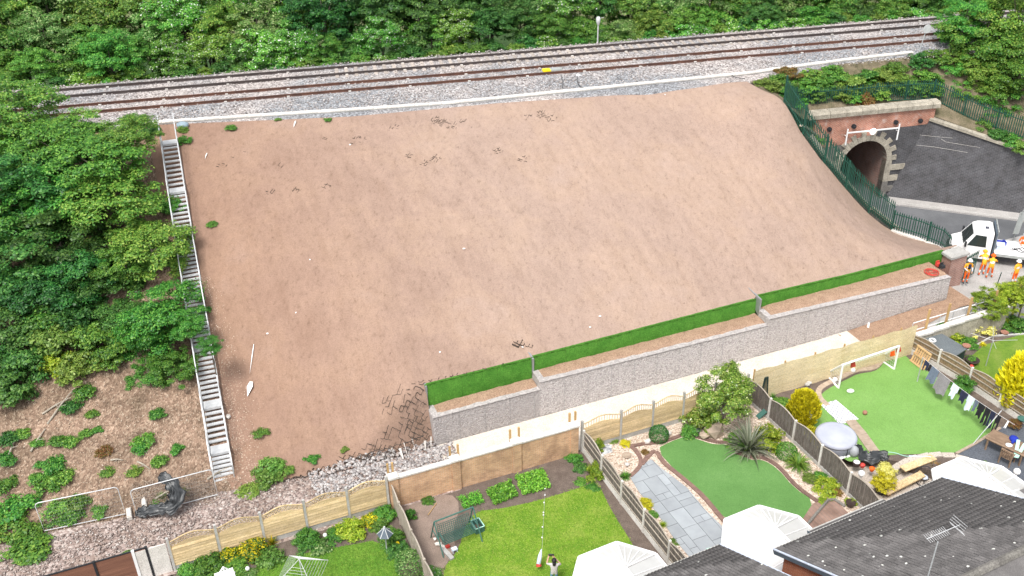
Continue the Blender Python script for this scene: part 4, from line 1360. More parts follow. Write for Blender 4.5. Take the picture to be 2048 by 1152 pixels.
part(mb, 'cap', P['concrete'], pl)
# dark green gate leaf standing open next to the pillar
ga = thing('palisade_gate', 'open dark green steel gate behind the worker at the pillar', 'gate', at(1922, 562, .3))
g0, g1 = at(1921, 562, .3), at(1946, 548, .3)
for k_ in range(9):
    p = g0 + (g1 - g0) * k_ / 8; part(MB().bar(p, p + Z3 * 1.75, .05, .03), 'pale', P['palgreen'], ga)
for z in (.15, .9, 1.6): part(MB().bar(g0 + Z3 * z, g1 + Z3 * z, .05, .06), 'rail', P['palgreen'], ga)

# ------------------------------------------------------------------ flatbed truck
ta = nrm(np.array([.947, -.32, 0])); tnr = np.array([ta[1], -ta[0], 0]); tnr = tnr if tnr[1] < 0 else -tnr     # rearwards, towards camera
TR0 = np.array([31.75, 57.35, 0])
def tp(s_, y_, z_): return TR0 + ta * s_ + tnr * y_ + Z3 * z_


tk = thing('flatbed_truck', 'white flatbed truck parked on the road behind the palisade fence', 'truck', tp(0, 0, 0))
prof = [(-2.35, .38, .93), (-2.42, .75, .93), (-2.3, 1.02, .92), (-1.78, 1.25, .95), (-1.2, 2.16, .84), (-.95, 2.3, .82), (-.25, 2.36, .82), (0, 2.28, .84), (0, 1.15, .98), (0, .42, .98)]
mb = MB(); L_ = [tp(s_, h_, z_) for s_, z_, h_ in prof]; R_ = [tp(s_, -h_, z_) for s_, z_, h_ in prof]
k_ = len(prof)
mb.add(L_ + R_, [[i, i + 1, k_ + i + 1, k_ + i] for i in range(k_ - 1)] + [[k_ - 1, 0, k_, 2 * k_ - 1]])
for sgn, base in ((1, 0), (-1, k_)):
    # side skin in two bands: body below the waist, pillar area above
    mb.F.append([base + i for i in (0, 1, 2, 3, 8, 9)]); mb.F.append([base + i for i in (3, 4, 5, 6, 7, 8)])
cab = part(mb, 'cab', P['white'], tk)
mb = MB()   # windscreen
up_ = nrm(np.array([0, 0, 1.]) * .58 - ta * .91)
o_ = up_ * .012
mb.add([tp(-1.74, .83, 1.29) + o_, tp(-1.74, -.83, 1.29) + o_, tp(-1.23, -.76, 2.10) + o_, tp(-1.23, .76, 2.10) + o_], [[0, 1, 2, 3]]); part(mb, 'windscreen', P['glass'], tk)
for sg in (1, -1):
    o_ = tnr * sg * .02
    mb = MB(); mb.add([tp(-1.5, sg * .945, 1.3) + o_, tp(-.35, sg * .955, 1.28) + o_, tp(-.42, sg * .858, 2.05) + o_, tp(-1.08, sg * .86, 2.08) + o_], [[0, 1, 2, 3]])
    dr = part(mb, 'side_window', P['glass'], tk)
    mb = MB(); mb.bar(tp(-.45, sg * 1.0, 1.12), tp(-.25, sg * 1.0, 1.12), .03, .04); part(mb, 'door_handle', P['black'], tk)
    mb = MB(); mb.ob(tp(-1.62, sg * 1.14, 1.45), ta * .06, tnr * .1, Z3 * .16); mb.bar(tp(-1.55, sg * .95, 1.4), tp(-1.6, sg * 1.1, 1.42), .04, .04); part(mb, 'wing_mirror', P['black'], tk)
    mb = MB(); mb.ob(tp(-2.37, sg * .68, .86), ta * .06, tnr * .17, Z3 * .11); part(mb, 'headlight', P['glass'], tk)
    for s_ in (-1.72, 2.7):
        mb = MB(); mb.tube([tp(s_, sg * .72, .34), tp(s_, sg * .97, .34)], .34, 18); ty = part(mb, 'wheel', P['black'], tk)
        mb = MB(); mb.tube([tp(s_, sg * .96, .34), tp(s_, sg * .985, .34)], .2, 14); part(mb, 'rim', P['greysteel'], ty)
mb = MB(); mb.bar(tp(-2.44, -.93, .52), tp(-2.44, .93, .52), .14, .22); part(mb, 'bumper', P['black'], tk)
for y_ in (.35, -.3):
    part(MB().bar(tp(-1.72, y_, 1.32) + up_ * .03, tp(-1.38, y_ - .3, 1.9) + up_ * .03, .025, .02), 'wiper', P['black'], tk)
mb = MB()   # dark emblem on the cab roof
for c_ in ((-.42, .30), (-.42, .12)):
    for q_ in (-.055, .055): mb.tube([tp(c_[0] + q_ + .05 * math.cos(a), c_[1] + .06 * math.sin(a), 2.372) for a in np.linspace(0, 6.28, 11)], .018, 4)
part(mb, 'roof_emblem', P['navy'], tk)
part(MB().ob(tp(.12, 0, 1.62), ta * .05, tnr * 1.0, Z3 * .75), 'headboard', P['fascia'], tk)
mb = MB()
for y_ in (-.8, 0, .8): mb.bar(tp(.2, y_, .95), tp(.2, y_, 2.55), .05, .05)
mb.bar(tp(.2, -.95, 2.5), tp(.2, .95, 2.5), .05, .06); part(mb, 'ladder_rack', P['greysteel'], tk)
part(MB().ob(tp(2.45, 0, .92), ta * 2.2, tnr * 1.06, Z3 * .05), 'flatbed', P['white'], tk)
mb = MB(); mb.ob(tp(2.45, 1.075, .9), ta * 2.2, tnr * .015, Z3 * .09); mb.ob(tp(2.45, -1.075, .9), ta * 2.2, tnr * .015, Z3 * .09); part(mb, 'side_rail', P['greysteel'], tk)
mb = MB(); mb.ob(tp(1.9, .45, .62), ta * 2.6, tnr * .05, Z3 * .12); mb.ob(tp(1.9, -.45, .62), ta * 2.6, tnr * .05, Z3 * .12); mb.ob(tp(.9, .6, .6), ta * .4, tnr * .25, Z3 * .2); part(mb, 'chassis', P['black'], tk)
mb = MB()
for q_ in range(3): mb.tube([tp(1.2 + .55 * t_ + .2 * math.sin(t_ * 2 + q_), .1 * q_ + .28 * math.cos(t_ * 2.3 + q_), .99) for t_ in np.linspace(0, 3, 26)], .025, 5)
single(mb, 'coiled_hose', P['blackcloth'], 'tangled dark hoses lying on the white truck bed', 'hose')
mb = MB(); mb.ob(tp(.62, .25, 1.12), ta * .25, tnr * .3, Z3 * .15); mb.ob(tp(.62, .25, 1.29), ta * .27, tnr * .32, Z3 * .02)
single(mb, 'tool_box', P['palecloth'], 'pale tool box on the truck bed behind the cab', 'tool box')
mb = MB(); mb.ob(tp(.75, -.45, 1.06), ta * .3, tnr * .22, Z3 * .09); mb.tube([tp(.6, -.3, 1.16), tp(.9, -.6, 1.2), tp(1.05, -.35, 1.16)], .05, 6)
single(mb, 'cable_reel', P['bluecloth'], 'blue tangle of gear on the truck bed', 'cable')

# ------------------------------------------------------------------ people
def person(name_label, loc, face_dir, pose, mats, cat='person', helmet=None, hair=None, extra=None, height=1.75, group=None):
    """one continuous skinned body; joints in metres, x right, y forward, z up"""
    J = dict(pelvis=(0, 0, .95), spine=(0, .01, 1.14), chest=(0, 0, 1.36), neck=(0, 0, 1.49), head=(0, .015, 1.6), crown=(0, .0, 1.70), nose=(0, .115, 1.6),
             shL=(-.185, 0, 1.41), elL=(-.24, -.03, 1.13), wrL=(-.25, .06, .88), shR=(.185, 0, 1.41), elR=(.24, -.03, 1.13), wrR=(.25, .06, .88),
             hipL=(-.095, 0, .90), knL=(-.11, .03, .5), anL=(-.12, -.02, .09), toL=(-.13, .15, .04), hipR=(.095, 0, .90), knR=(.11, .03, .5), anR=(.12, -.02, .09), toR=(.13, .15, .04))
    J.update(pose)
    Rr = dict(pelvis=(.155, .115), spine=(.145, .105), chest=(.165, .115), neck=(.06, .06), head=(.085, .1), crown=(.06, .07), nose=(.018, .018), sh=(.07, .07), el=(.05, .05), wr=(.034, .034), hip=(.095, .095), kn=(.062, .062), an=(.048, .048), to=(.04, .04))
    E_ = [('pelvis', 'spine', 'top'), ('spine', 'chest', 'top'), ('chest', 'neck', 'top'), ('neck', 'head', 'skin'), ('head', 'crown', 'skin'), ('head', 'nose', 'skin')]
    for s_ in 'LR':
        E_ += [('chest', 'sh' + s_, 'top'), ('sh' + s_, 'el' + s_, 'top'), ('el' + s_, 'wr' + s_, 'sleeve'), ('pelvis', 'hip' + s_, 'leg'), ('hip' + s_, 'kn' + s_, 'leg'), ('kn' + s_, 'an' + s_, 'leg'), ('an' + s_, 'to' + s_, 'boot')]
        # palm, four fingers and a thumb
        el, wr = np.array(J['el' + s_], float), np.array(J['wr' + s_], float)
        d = nrm(wr - el); side = nrm(np.cross(d, (0, 1, .2))); curl = nrm(np.cross(side, d))
        J['pm' + s_] = tuple(wr + d * .07)
        E_.append(('wr' + s_, 'pm' + s_, 'skin'))
        for k_, (off_, ln) in enumerate(((-.033, .062), (-.011, .075), (.011, .07), (.033, .055))):
            a = wr + d * .085 + side * off_; b = a + d * ln * .6 - curl * .012; c_ = b + d * ln * .3 - curl * .03
            J['f%d%sa' % (k_, s_)] = tuple(a); J['f%d%sb' % (k_, s_)] = tuple(b); J['f%d%sc' % (k_, s_)] = tuple(c_)
            E_ += [('pm' + s_, 'f%d%sa' % (k_, s_), 'skin'), ('f%d%sa' % (k_, s_), 'f%d%sb' % (k_, s_), 'skin'), ('f%d%sb' % (k_, s_), 'f%d%sc' % (k_, s_), 'skin')]
        a = wr + d * .03 - side * .045; b = a + d * .05 - side * .02 - curl * .02
        J['t%sa' % s_] = tuple(a); J['t%sb' % s_] = tuple(b); E_ += [('wr' + s_, 't%sa' % s_, 'skin'), ('t%sa' % s_, 't%sb' % s_, 'skin')]
    names = list(J); idx = {k: i for i, k in enumerate(names)}
    sc = height / 1.75
    me = bpy.data.meshes.new('body'); me.from_pydata([tuple(c * sc for c in J[k]) for k in names], [(idx[a], idx[b]) for a, b, _ in E_], [])
    o = bpy.data.objects.new('tmp', me); col.objects.link(o)
    sk = o.modifiers.new('s', 'SKIN'); sk.branch_smoothing = .4
    for i, k in enumerate(names):
        kk = k if k in Rr else k[:2]
        r = Rr.get(k) or Rr.get(k[:3]) or Rr.get(k[:2])
        if r is None: r = (.03, .018) if k.startswith('pm') else (.009, .009)
        me.skin_vertices[0].data[i].radius = (r[0] * sc, r[1] * sc)
        me.skin_vertices[0].data[i].use_root = (k == 'pelvis')
    ss = o.modifiers.new('u', 'SUBSURF'); ss.levels = 1
    dg = bpy.context.evaluated_depsgraph_get(); ev = o.evaluated_get(dg)
    bm_ = bpy.data.meshes.new_from_object(ev)
    bpy.data.objects.remove(o)
    keys = ['skin', 'top', 'sleeve', 'leg', 'boot', 'band']
    bm_.materials.clear()
    for k in keys: bm_.materials.append(mats.get(k, mats['top']))
    cen = np.array([p.center[:] for p in bm_.polygons]) / sc
    best = np.full(len(cen), 1e9); mi = np.zeros(len(cen), int)
    for a, b, k in E_:
        pa, pb = np.array(J[a], float), np.array(J[b], float); d = pb - pa
        t_ = np.clip(((cen - pa) @ d) / (d @ d + 1e-9), 0, 1)
        ds = np.linalg.norm(cen - pa - t_[:, None] * d, axis=1)
        rr_ = .1 if k == 'top' and not a.startswith('sh') else 0
        ds = ds - rr_
        mk_ = np.full(len(cen), keys.index(k))
        if 'band' in mats and a[:2] == 'kn': mk_ = np.where((t_ > .35) & (t_ < .6), keys.index('band'), mk_)
        if 'band' in mats and a == 'spine': mk_ = np.where((t_ > .2) & (t_ < .55), keys.index('band'), mk_)
        if 'band' in mats and a[:2] == 'el': mk_ = np.where((t_ > .3) & (t_ < .6), keys.index('band'), mk_)
        w_ = ds < best; best[w_] = ds[w_]; mi[w_] = mk_[w_]
    bm_.polygons.foreach_set('material_index', mi.astype(np.int32)); bm_.polygons.foreach_set('use_smooth', [True] * len(bm_.polygons))
    ang = math.atan2(face_dir[1], face_dir[0]) - math.pi / 2
    root = thing('person', name_label, cat, loc, group)
    root.rotation_euler = (0, 0, ang)
    bo = bpy.data.objects.new('body', bm_); col.objects.link(bo); bo.parent = root
    hd = np.array(J['head'], float) * sc; fwd = nrm(np.array(J['nose'], float) - np.array(J['head'], float)); upv = nrm(np.array(J['crown'], float) - np.array(J['head'], float))
    rt_ = nrm(np.cross(fwd, upv))
    def sub(mb, nm, mt):
        m2 = mb.mesh(nm); m2.materials.append(mt); m2.polygons.foreach_set('use_smooth', [True] * len(m2.polygons))
        q = bpy.data.objects.new(nm, m2); col.objects.link(q); q.parent = root
    mb = MB()
    for s_ in (-1, 1): mb.ball(hd + fwd * .098 + upv * .025 + rt_ * .035 * s_, .013, 6, 4)
    sub(mb, 'eyes', P['black'])
    mb = MB(); mb.ball(hd + fwd * .095 - upv * .05, (.024, .012, .008), 6, 4); sub(mb, 'mouth', P['terracotta'])
    mb = MB()
    for s_ in (-1, 1): mb.ball(hd + rt_ * .095 * s_, (.015, .03, .04), 6, 4)
    sub(mb, 'ears', mats['skin'])
    if helmet:
        mb = MB(); c_ = hd + upv * .075
        mb.ball(c_, (.13, .15, .125), 14, 8); mb.lathe(c_ - np.array([0, -.015, .02]), [(.13, -.012), (.165, -.01), (.165, .004), (.12, .012)], 16); sub(mb, 'helmet', helmet)
    if hair:
        mb = MB(); mb.ball(hd + upv * .05 - fwd * .02, (.112, .125, .118), 12, 8); mb.tube([hd - fwd * .07 + upv * .02, hd - fwd * .11 - upv * .12, hd - fwd * .10 - upv * .27], [.085, .075, .03], 10); sub(mb, 'hair', hair)
    if extra: extra(root, sub, J, sc)
    return root


HV = dict(skin=P['skin'], top=P['hvyellow'], sleeve=P['orange'], leg=P['orange'], boot=P['black'], band=P['reflect'])
HV2 = dict(HV, top=P['hvyellow'], sleeve=P['palecloth'])
def pack(root, sub, J, sc):
    mb = MB(); mb.ob((0, .13, 1.28), np.array([.08, 0, 0]), np.array([0, .03, 0]), np.array([0, 0, .16])); mb.ob((0, -.13, 1.25), np.array([.08, 0, 0]), np.array([0, .025, 0]), np.array([0, 0, .19])); sub(mb, 'harness', P['navy'])


cdir = lambda p: nrm(np.array([-p[0], -p[1], 0]))
p = at(1929, 566, .25)
person('worker in white helmet and navy harness standing alone by the brick pillar', p, cdir(p) + np.array([.5, 0, 0]), dict(elR=(.27, .02, 1.14), wrR=(.12, .2, 1.02), elL=(-.28, -.02, 1.12), wrL=(-.2, .16, .95)), HV2, helmet=P['white'], extra=pack)
p = at(1962, 549, .03)
person('worker in orange leaning over the truck bed, further from the camera', p, (.25, 1, 0), dict(pelvis=(0, -.1, .95), spine=(0, 0, 1.12), chest=(0, .16, 1.3), neck=(0, .26, 1.4), head=(0, .34, 1.47), crown=(0, .4, 1.55), nose=(0, .43, 1.41), shL=(-.185, .17, 1.34), shR=(.185, .17, 1.34), elL=(-.26, .35, 1.12), wrL=(-.2, .55, 1.02), elR=(.26, .35, 1.12), wrR=(.2, .55, 1.02), hipL=(-.095, -.1, .9), hipR=(.095, -.1, .9), knL=(-.14, -.05, .5), anL=(-.18, -.2, .09), toL=(-.2, -.02, .04)), HV, helmet=P['hvyellow'])
p = at(1976, 557, .03)
person('worker in orange bending beside the truck, nearest the handrail', p, (.45, 1, 0), dict(pelvis=(0, -.05, .93), chest=(0, .12, 1.3), spine=(0, .02, 1.1), neck=(0, .22, 1.41), head=(0, .3, 1.48), crown=(0, .35, 1.57), nose=(0, .39, 1.43), shL=(-.185, .12, 1.35), shR=(.185, .12, 1.35), elR=(.3, .3, 1.15), wrR=(.25, .5, 1.1), elL=(-.25, .2, 1.1), wrL=(-.2, .4, 1.0), knR=(.14, .12, .5), anR=(.2, .2, .09), toR=(.22, .38, .04)), HV, helmet=P['orange'])
p = at(2034, 512, .05)
person('worker in orange on the far side of the truck bed', p + np.array([.2, .0, 0]), (-.4, -1, 0), dict(elR=(.3, .1, 1.15), wrR=(.2, .35, 1.05)), dict(HV, top=P['orange']), helmet=P['white'])
p = at(2026, 568, .3)
person('worker half hidden behind the bright yellow green shrub', p, (-.3, 1, 0), dict(), dict(HV, top=P['hvyellow'], sleeve=P['reflect']), helmet=P['white'])


def tablet(root, sub, J, sc):
    mb = MB(); mb.ob((-.13, .34, 1.52), np.array([.13, 0, 0]), np.array([0, .012, 0.004]), np.array([0, -.03, .09])); sub(mb, 'tablet', P['blackplastic'])


p = at(1108, 1172, 0)
person('person in patterned blouse and jeans holding up a dark tablet on the lawn', p, (.05, 1, 0), dict(head=(-.0, .02, 1.6), elL=(-.33, .12, 1.3), wrL=(-.27, .31, 1.5), elR=(.3, .12, 1.27), wrR=(.03, .31, 1.47), chest=(0, .0, 1.36)), dict(skin=P['skin'], top=P['blouse'], sleeve=P['skin'], leg=P['denim'], boot=P['navy']), hair=P['hair'], extra=tablet, height=1.66)

# ------------------------------------------------------------------ foliage
def leaves(c, nrm_, size, asp=.55, seed=0, fold=.25):
    """rhombic leaves, one quad each, bent along the midrib"""
    r = np.random.default_rng(seed); n = len(c)
    nr = nrm_ / (np.linalg.norm(nrm_, axis=1, keepdims=True) + 1e-9)
    a = r.normal(size=(n, 3)); a -= (a * nr).sum(1, keepdims=True) * nr; a /= np.linalg.norm(a, axis=1, keepdims=True) + 1e-9
    b = np.cross(nr, a)
    s = (size * r.uniform(.6, 1.35, n))[:, None] if not hasattr(size, '__len__') else np.asarray(size)[:, None]
    v = np.stack([c - a * s, c - b * s * asp - nr * s * fold, c + a * s, c + b * s * asp - nr * s * fold], 1).reshape(-1, 3)
    return v, np.arange(4 * n).reshape(n, 4)


def crown_mesh(name, seed, ncl, per, rz=.85, cr=.27, leaf=.05, low=-.75):
    r = np.random.default_rng(seed)
    cs = []
    while len(cs) < ncl:
        d = r.normal(size=3); d /= np.linalg.norm(d)
        if d[2] < low: continue
        rad_ = (r.uniform(.72, 1) if r.random() < .72 else r.uniform(.25, .72)) * (.66 + .46 * vnoise(d[0] * 2.3 + seed * 3.3 + 9, d[1] * 2.3 + d[2] * 2.1 + 5))
        cs.append(d * rad_ * np.array([1, 1, rz]))
    cs = np.array(cs); pts = []; ns = []
    for c in cs:
        k = int(per * r.uniform(.5, 1.4)); d = r.normal(size=(k, 3)); d /= np.linalg.norm(d, axis=1, keepdims=True)
        d[:, 2] = np.where(d[:, 2] < -.3, -d[:, 2], d[:, 2])
        rr = cr * r.uniform(.5, 1.25) * r.uniform(.35, 1.05, k)[:, None] * np.array([1.15, 1.15, .6])
        pts.append(c + d * rr); ns.append(d * .7 + np.array([0, 0, .8]) + c * .35 + r.normal(size=(k, 3)) * .45)
    v, f = leaves(np.concatenate(pts), np.concatenate(ns), leaf, .58, seed)
    return mk(name, v, f)


def trunk_mesh(seed):
    """tapered trunk of unit height under a crown, limbs spreading into it"""
    rr = random.Random(seed); mb = MB()
    mb.tube([(0, 0, -.15), (.01, 0, .3), (.03 * rr.uniform(-1, 1), .03, .65), (.05 * rr.uniform(-1, 1), 0, 1.0), (.06, .02, 1.3)], [.06, .048, .04, .028, .008], 7)
    for k in range(7):
        a = rr.uniform(0, 6.28); z = rr.uniform(.45, .95); L = rr.uniform(.35, .6)
        mb.tube([(0, 0, z), (math.cos(a) * L * .5, math.sin(a) * L * .5, z + .16), (math.cos(a) * L, math.sin(a) * L, z + .32 * rr.uniform(.7, 1.3))], [.026, .016, .005], 5)
    return mb.mesh('trunk')


CROWNS = [crown_mesh('crown', 11 + i, 100, 190, .9 - .05 * (i % 2), .19, .028) for i in range(5)]
COARSE = [crown_mesh('crown', 31 + i, 92, 190, .85, .2, .029) for i in range(3)]
TRUNKS = [trunk_mesh(i) for i in range(3)]
for t_ in TRUNKS: t_.materials.append(P['bark'])
for m_ in CROWNS + COARSE: m_.materials.append(P['L_mid'])
BUSH = [crown_mesh('foliage', 51 + i, 44, 110, .8, .29, .058, -.05) for i in range(4)]
WEED = [crown_mesh('foliage', 71 + i, 26, 60, .5, .36, .085, .0) for i in range(4)]
FINE = [crown_mesh('foliage', 81 + i, 60, 110, .9, .26, .05, -.3) for i in range(2)]
for m_ in BUSH + WEED + FINE: m_.materials.append(P['L_mid'])


def setmat(o, mat):
    o.material_slots[0].link = 'OBJECT'; o.material_slots[0].material = mat


def ball_mesh(seed=5):
    r = np.random.default_rng(seed); n = 3200
    d = r.normal(size=(n, 3)); d /= np.linalg.norm(d, axis=1, keepdims=True); d = d[d[:, 2] > -.6]
    v, f = leaves(d * r.uniform(.88, 1.0, len(d))[:, None], d + r.normal(size=d.shape) * .55, .055, .6, seed)
    return mk('foliage', v, f)


def conifer_mesh(seed):
    """upright golden conifer: flame shaped outline of short upright sprays"""
    r = np.random.default_rng(seed); n = 5200
    z = r.uniform(0, 1, n) ** .9; a = r.uniform(0, 6.283, n)
    R_ = (.42 * np.sqrt(np.clip(np.sin(np.pi * (z * .86 + .14)), 0, 1))) * (.78 + .42 * vnoise(a * 2.2 + seed, z * 6 + seed))
    k = r.uniform(.55, 1.05, n) ** .5
    c = np.stack([np.cos(a) * R_ * k, np.sin(a) * R_ * k, z], 1)
    out = np.stack([np.cos(a), np.sin(a), 0 * a], 1); tang = np.stack([-np.sin(a), np.cos(a), 0 * a], 1)
    up = out * .5 + np.array([0, 0, .9]) + r.normal(size=(n, 3)) * .25; up /= np.linalg.norm(up, axis=1, keepdims=True)
    s = (.045 * r.uniform(.6, 1.4, n))[:, None]; wv = tang + r.normal(size=(n, 3)) * .5
    v = np.stack([c - up * s, c - wv * s * .4, c + up * s * 1.5, c + wv * s * .4], 1).reshape(-1, 3)
    return mk('foliage', v, np.arange(4 * n).reshape(n, 4))


def blades_mesh(seed, n, L, wd, droop, up=1.):
    r = np.random.default_rng(seed); V = []; F = []
    for i in range(n):
        a = r.uniform(0, 6.283); e = r.uniform(.25, 1.3) * up; l = L * r.uniform(.65, 1.15); w_ = wd * r.uniform(.7, 1.3)
        d = np.array([math.cos(a), math.sin(a), 0]); s = np.array([-math.sin(a), math.cos(a), 0]); p = d * .03; k = len(V); m = 5
        for j in range(m + 1):
            t_ = j / m; el = e - droop * t_ * t_
            ww = w_ * (1 - t_ ** 2 * .95)
            V += [p - s * ww, p + s * ww]; p = p + (d * math.cos(el) + np.array([0, 0, math.sin(el)])) * l / m
        for j in range(m): F.append([k + 2 * j, k + 2 * j + 1, k + 2 * j + 3, k + 2 * j + 2])
    return mk('foliage', np.array(V), np.array(F))


BALL = ball_mesh(); CONI = [conifer_mesh(3), conifer_mesh(4)]
SPIKE = blades_mesh(2, 130, 1.0, .03, 1.1); STRAP = blades_mesh(3, 170, .7, .022, 1.9, 1.0); GRASS = blades_mesh(4, 160, .5, .012, 1.2, 1.15)
for m_ in [BALL, SPIKE, STRAP, GRASS] + CONI: m_.materials.append(P['L_mid'])

ntree = 0


def tree(label, c, r, mat, group=None, coarse=False, ground=None, sq=1.):
    """c crown centre, r crown radius"""
    global ntree
    ntree += 1
    c = np.asarray(c, float)
    g0 = gh(c[0], c[1]) if ground is None else ground
    root = thing('broadleaf_tree', label, 'tree', (c[0], c[1], g0), group)
    cr = link('crown', (COARSE if coarse else CROWNS)[ntree % (3 if coarse else 5)], root, c, (0, 0, random.uniform(0, 6.28)), (r * random.uniform(.92, 1.1), r * random.uniform(.92, 1.1), r * sq * random.uniform(.9, 1.1)))
    setmat(cr, P[mat])
    h_ = max(c[2] - g0, .6)
    link('trunk', TRUNKS[ntree % 3], root, (c[0], c[1], g0), (0, 0, random.uniform(0, 6.28)), (r * .8, r * .8, h_))
    return root


# belt of trees on the far bank behind the railway
KINDS = [('L_mid', 'mid green tree in the belt behind the railway'), ('L_light', 'bright light green tree in the belt behind the railway'), ('L_dark', 'dark green tree in the belt behind the railway'), ('L_pale', 'silvery pale leaved tree in the belt behind the railway'), ('L_flower', 'tree dotted with white blossom in the belt behind the railway')]
def fz_(q): return float(np.interp(-q, [6, 7, 8.2, 10, 14, 22, 40], [9.2, 8.9, 8.3, 7.4, 5.2, 1.2, .2]))


rt2 = random.Random(41); cnt_ = {}
for (q, zc0, r0, r1, stp, x0, x1, wts) in ((-9.3, 9.3, 1.8, 2.6, 2.3, -42, 48, (5, 4, 3, 1, 1)), (-12.2, 10.2, 2.6, 3.4, 3.2, -46, 54, (4, 4, 3, 3, 1)), (-16.5, 11.2, 3.4, 4.3, 3.9, -52, 60, (4, 4, 3, 2, 1)), (-22, 12.2, 3.8, 4.8, 4.8, -58, 66, (4, 3, 3, 1, 0))):
    x = x0
    while x < x1:
        k_ = rt2.choices(range(5), wts)[0]
        if -26 < x < -2 and q > -20 and rt2.random() < .35: k_ = 4
        p = trk(x, q + rt2.uniform(-1, .7), 0)
        r = rt2.uniform(r0, r1)
        rowi = {-9.3: 'front', -12.2: 'second', -16.5: 'third', -22: 'rearmost'}[q]; nth = cnt_.get(rowi, 0) + 1; cnt_[rowi] = nth
        tree('%s behind the railway, %s row, %s from the left' % (KINDS[k_][1].split(' in the belt')[0], rowi, ordw(nth)), (p[0], p[1], zc0 + rt2.uniform(-1.1, 1.0)), r, KINDS[k_][0], KINDS[k_][1] + 's', ground=fz_(q))
        x += stp * rt2.uniform(.75, 1.25)


def shrub(label, loc, r, mat, kind='bush', hz=1., name='shrub', cat='shrub', group=None, rot=None):
    me = dict(bush=BUSH, weed=WEED, fine=FINE, coni=CONI, ball=[BALL], spike=[SPIKE], strap=[STRAP], grass=[GRASS])[kind]
    me = random.choice(me)
    loc = np.asarray(loc, float).copy()
    if kind == 'ball': loc[2] += r * hz * .55
    if kind == 'fine': loc[2] += r * hz * .3
    o = link(name, me, None, loc, (0, 0, random.uniform(0, 6.28) if rot is None else rot), (r, r, r * hz))
    setmat(o, P[mat])
    return tag(o, label, cat, group)


# low scrub at the ballast edge on the far side
x = -36.; bi_ = 0
while x < 44:
    p = trk(x, -7.5 + random.uniform(-.4, .3), 8.75)
    bi_ += 1
    shrub('low bramble bush along the far ballast edge, %s from the left' % ordw(bi_), p, random.uniform(.7, 1.25), random.choice(['L_mid', 'L_dark', 'L_light', 'L_moss', 'L_flower']), 'bush', random.uniform(.8, 1.3), 'bramble_bush', 'bush', 'brambles along the far edge of the ballast')
    x += random.uniform(.9, 1.6)

# wood on the left; shade on the lower trees is put in by darker leaf colour
LEFT = [((30, 222), 11.2, 3.0, 'L_light', 'bright green tree overhanging the railway at the left edge'), ((190, 330), 9.8, 2.9, 'L_mid', 'green tree just below the railway at left'),
        ((255, 275), 10.6, 1.9, 'L_light', 'small light green tree by the head of the staircase'), ((45, 385), 8.8, 3.4, 'L_dark', 'dark green tree at the left edge of the wood, upper'),
        ((225, 405), 8.2, 3.3, 'L_light', 'large tree with yellow green shoot tips beside the staircase'), ((120, 490), 6.6, 3.0, 'L_dark', 'green tree in the middle of the left wood'),
        ((25, 540), 6.0, 3.2, 'L_dark', 'dark tree at the left edge of the wood, lower'), ((305, 500), 6.6, 2.5, 'L_light', 'bright leafed maple with branches reaching the staircase'),
        ((320, 635), 4.9, 2.35, 'L_mid', 'leaning maple whose branches overhang the staircase'), ((215, 590), 4.6, 2.3, 'L_dark', 'dark shaded tree between the two maples and the wood edge'),
        ((55, 650), 4.2, 2.6, 'L_dark', 'dark tree beside the yellowish shrub at the wood edge'), ((345, 735), 3.0, 1.45, 'L_mid', 'low drooping maple crown beside the staircase'),
        ((420, 690), 5.0, .75, 'L_mid', 'small leafy branch tree crossing over the staircase'), ((130, 600), 4.6, 2.0, 'L_mid', 'slender tree with pale bare stem in the left wood'),
        ((5, 760), 2.8, 1.9, 'L_dark', 'dark bushy tree at the far left below the wood')]
LEFT += [((290, 665), 3.9, 1.9, 'L_mid', 'full maple crown below the leaning maple'), ((245, 640), 4.2, 1.8, 'L_dark', 'shaded maple crown left of the full maple crown'), ((375, 650), 5.0, 1.1, 'L_mid', 'maple bough touching the staircase rail'), ((150, 262), 10.4, 1.9, 'L_light', 'light green tree between the overhanging tree and the staircase head'), ((120, 300), 10.0, 2.8, 'L_mid', 'broad green tree behind the large tree with yellow tips'), ((110, 400), 8.2, 2.8, 'L_mid', 'mid green tree left of the large tree with yellow tips'), ((160, 560), 5.6, 2.4, 'L_dark', 'rounded green tree above the olive thicket'), ((75, 590), 5.4, 2.4, 'L_dark', 'dark rounded tree left of the rounded green tree'), ((250, 530), 6.0, 2.0, 'L_mid', 'green maple crown in the middle of the wood edge'), ((300, 755), 2.3, 1.35, 'L_mid', 'low hanging maple bough beside the lower staircase'), ((-20, 300), 9.5, 3.2, 'L_mid', 'green tree cut by the left frame edge, upper'), ((-15, 450), 7.5, 3.0, 'L_mid', 'green tree cut by the left frame edge, middle'), ((270, 690), 3.2, 1.5, 'L_mid', 'low maple bough left of the leaning maple'), ((15, 690), 3.4, 2.0, 'L_dark', 'dark low tree at the left frame edge above the chips')]
for (px, z, r, mt, lab) in [(a, b, c, d, e) for a, b, c, d, e in LEFT]:
    tree(lab, at(px[0], px[1], z), r, mt, coarse=True, sq=.9)
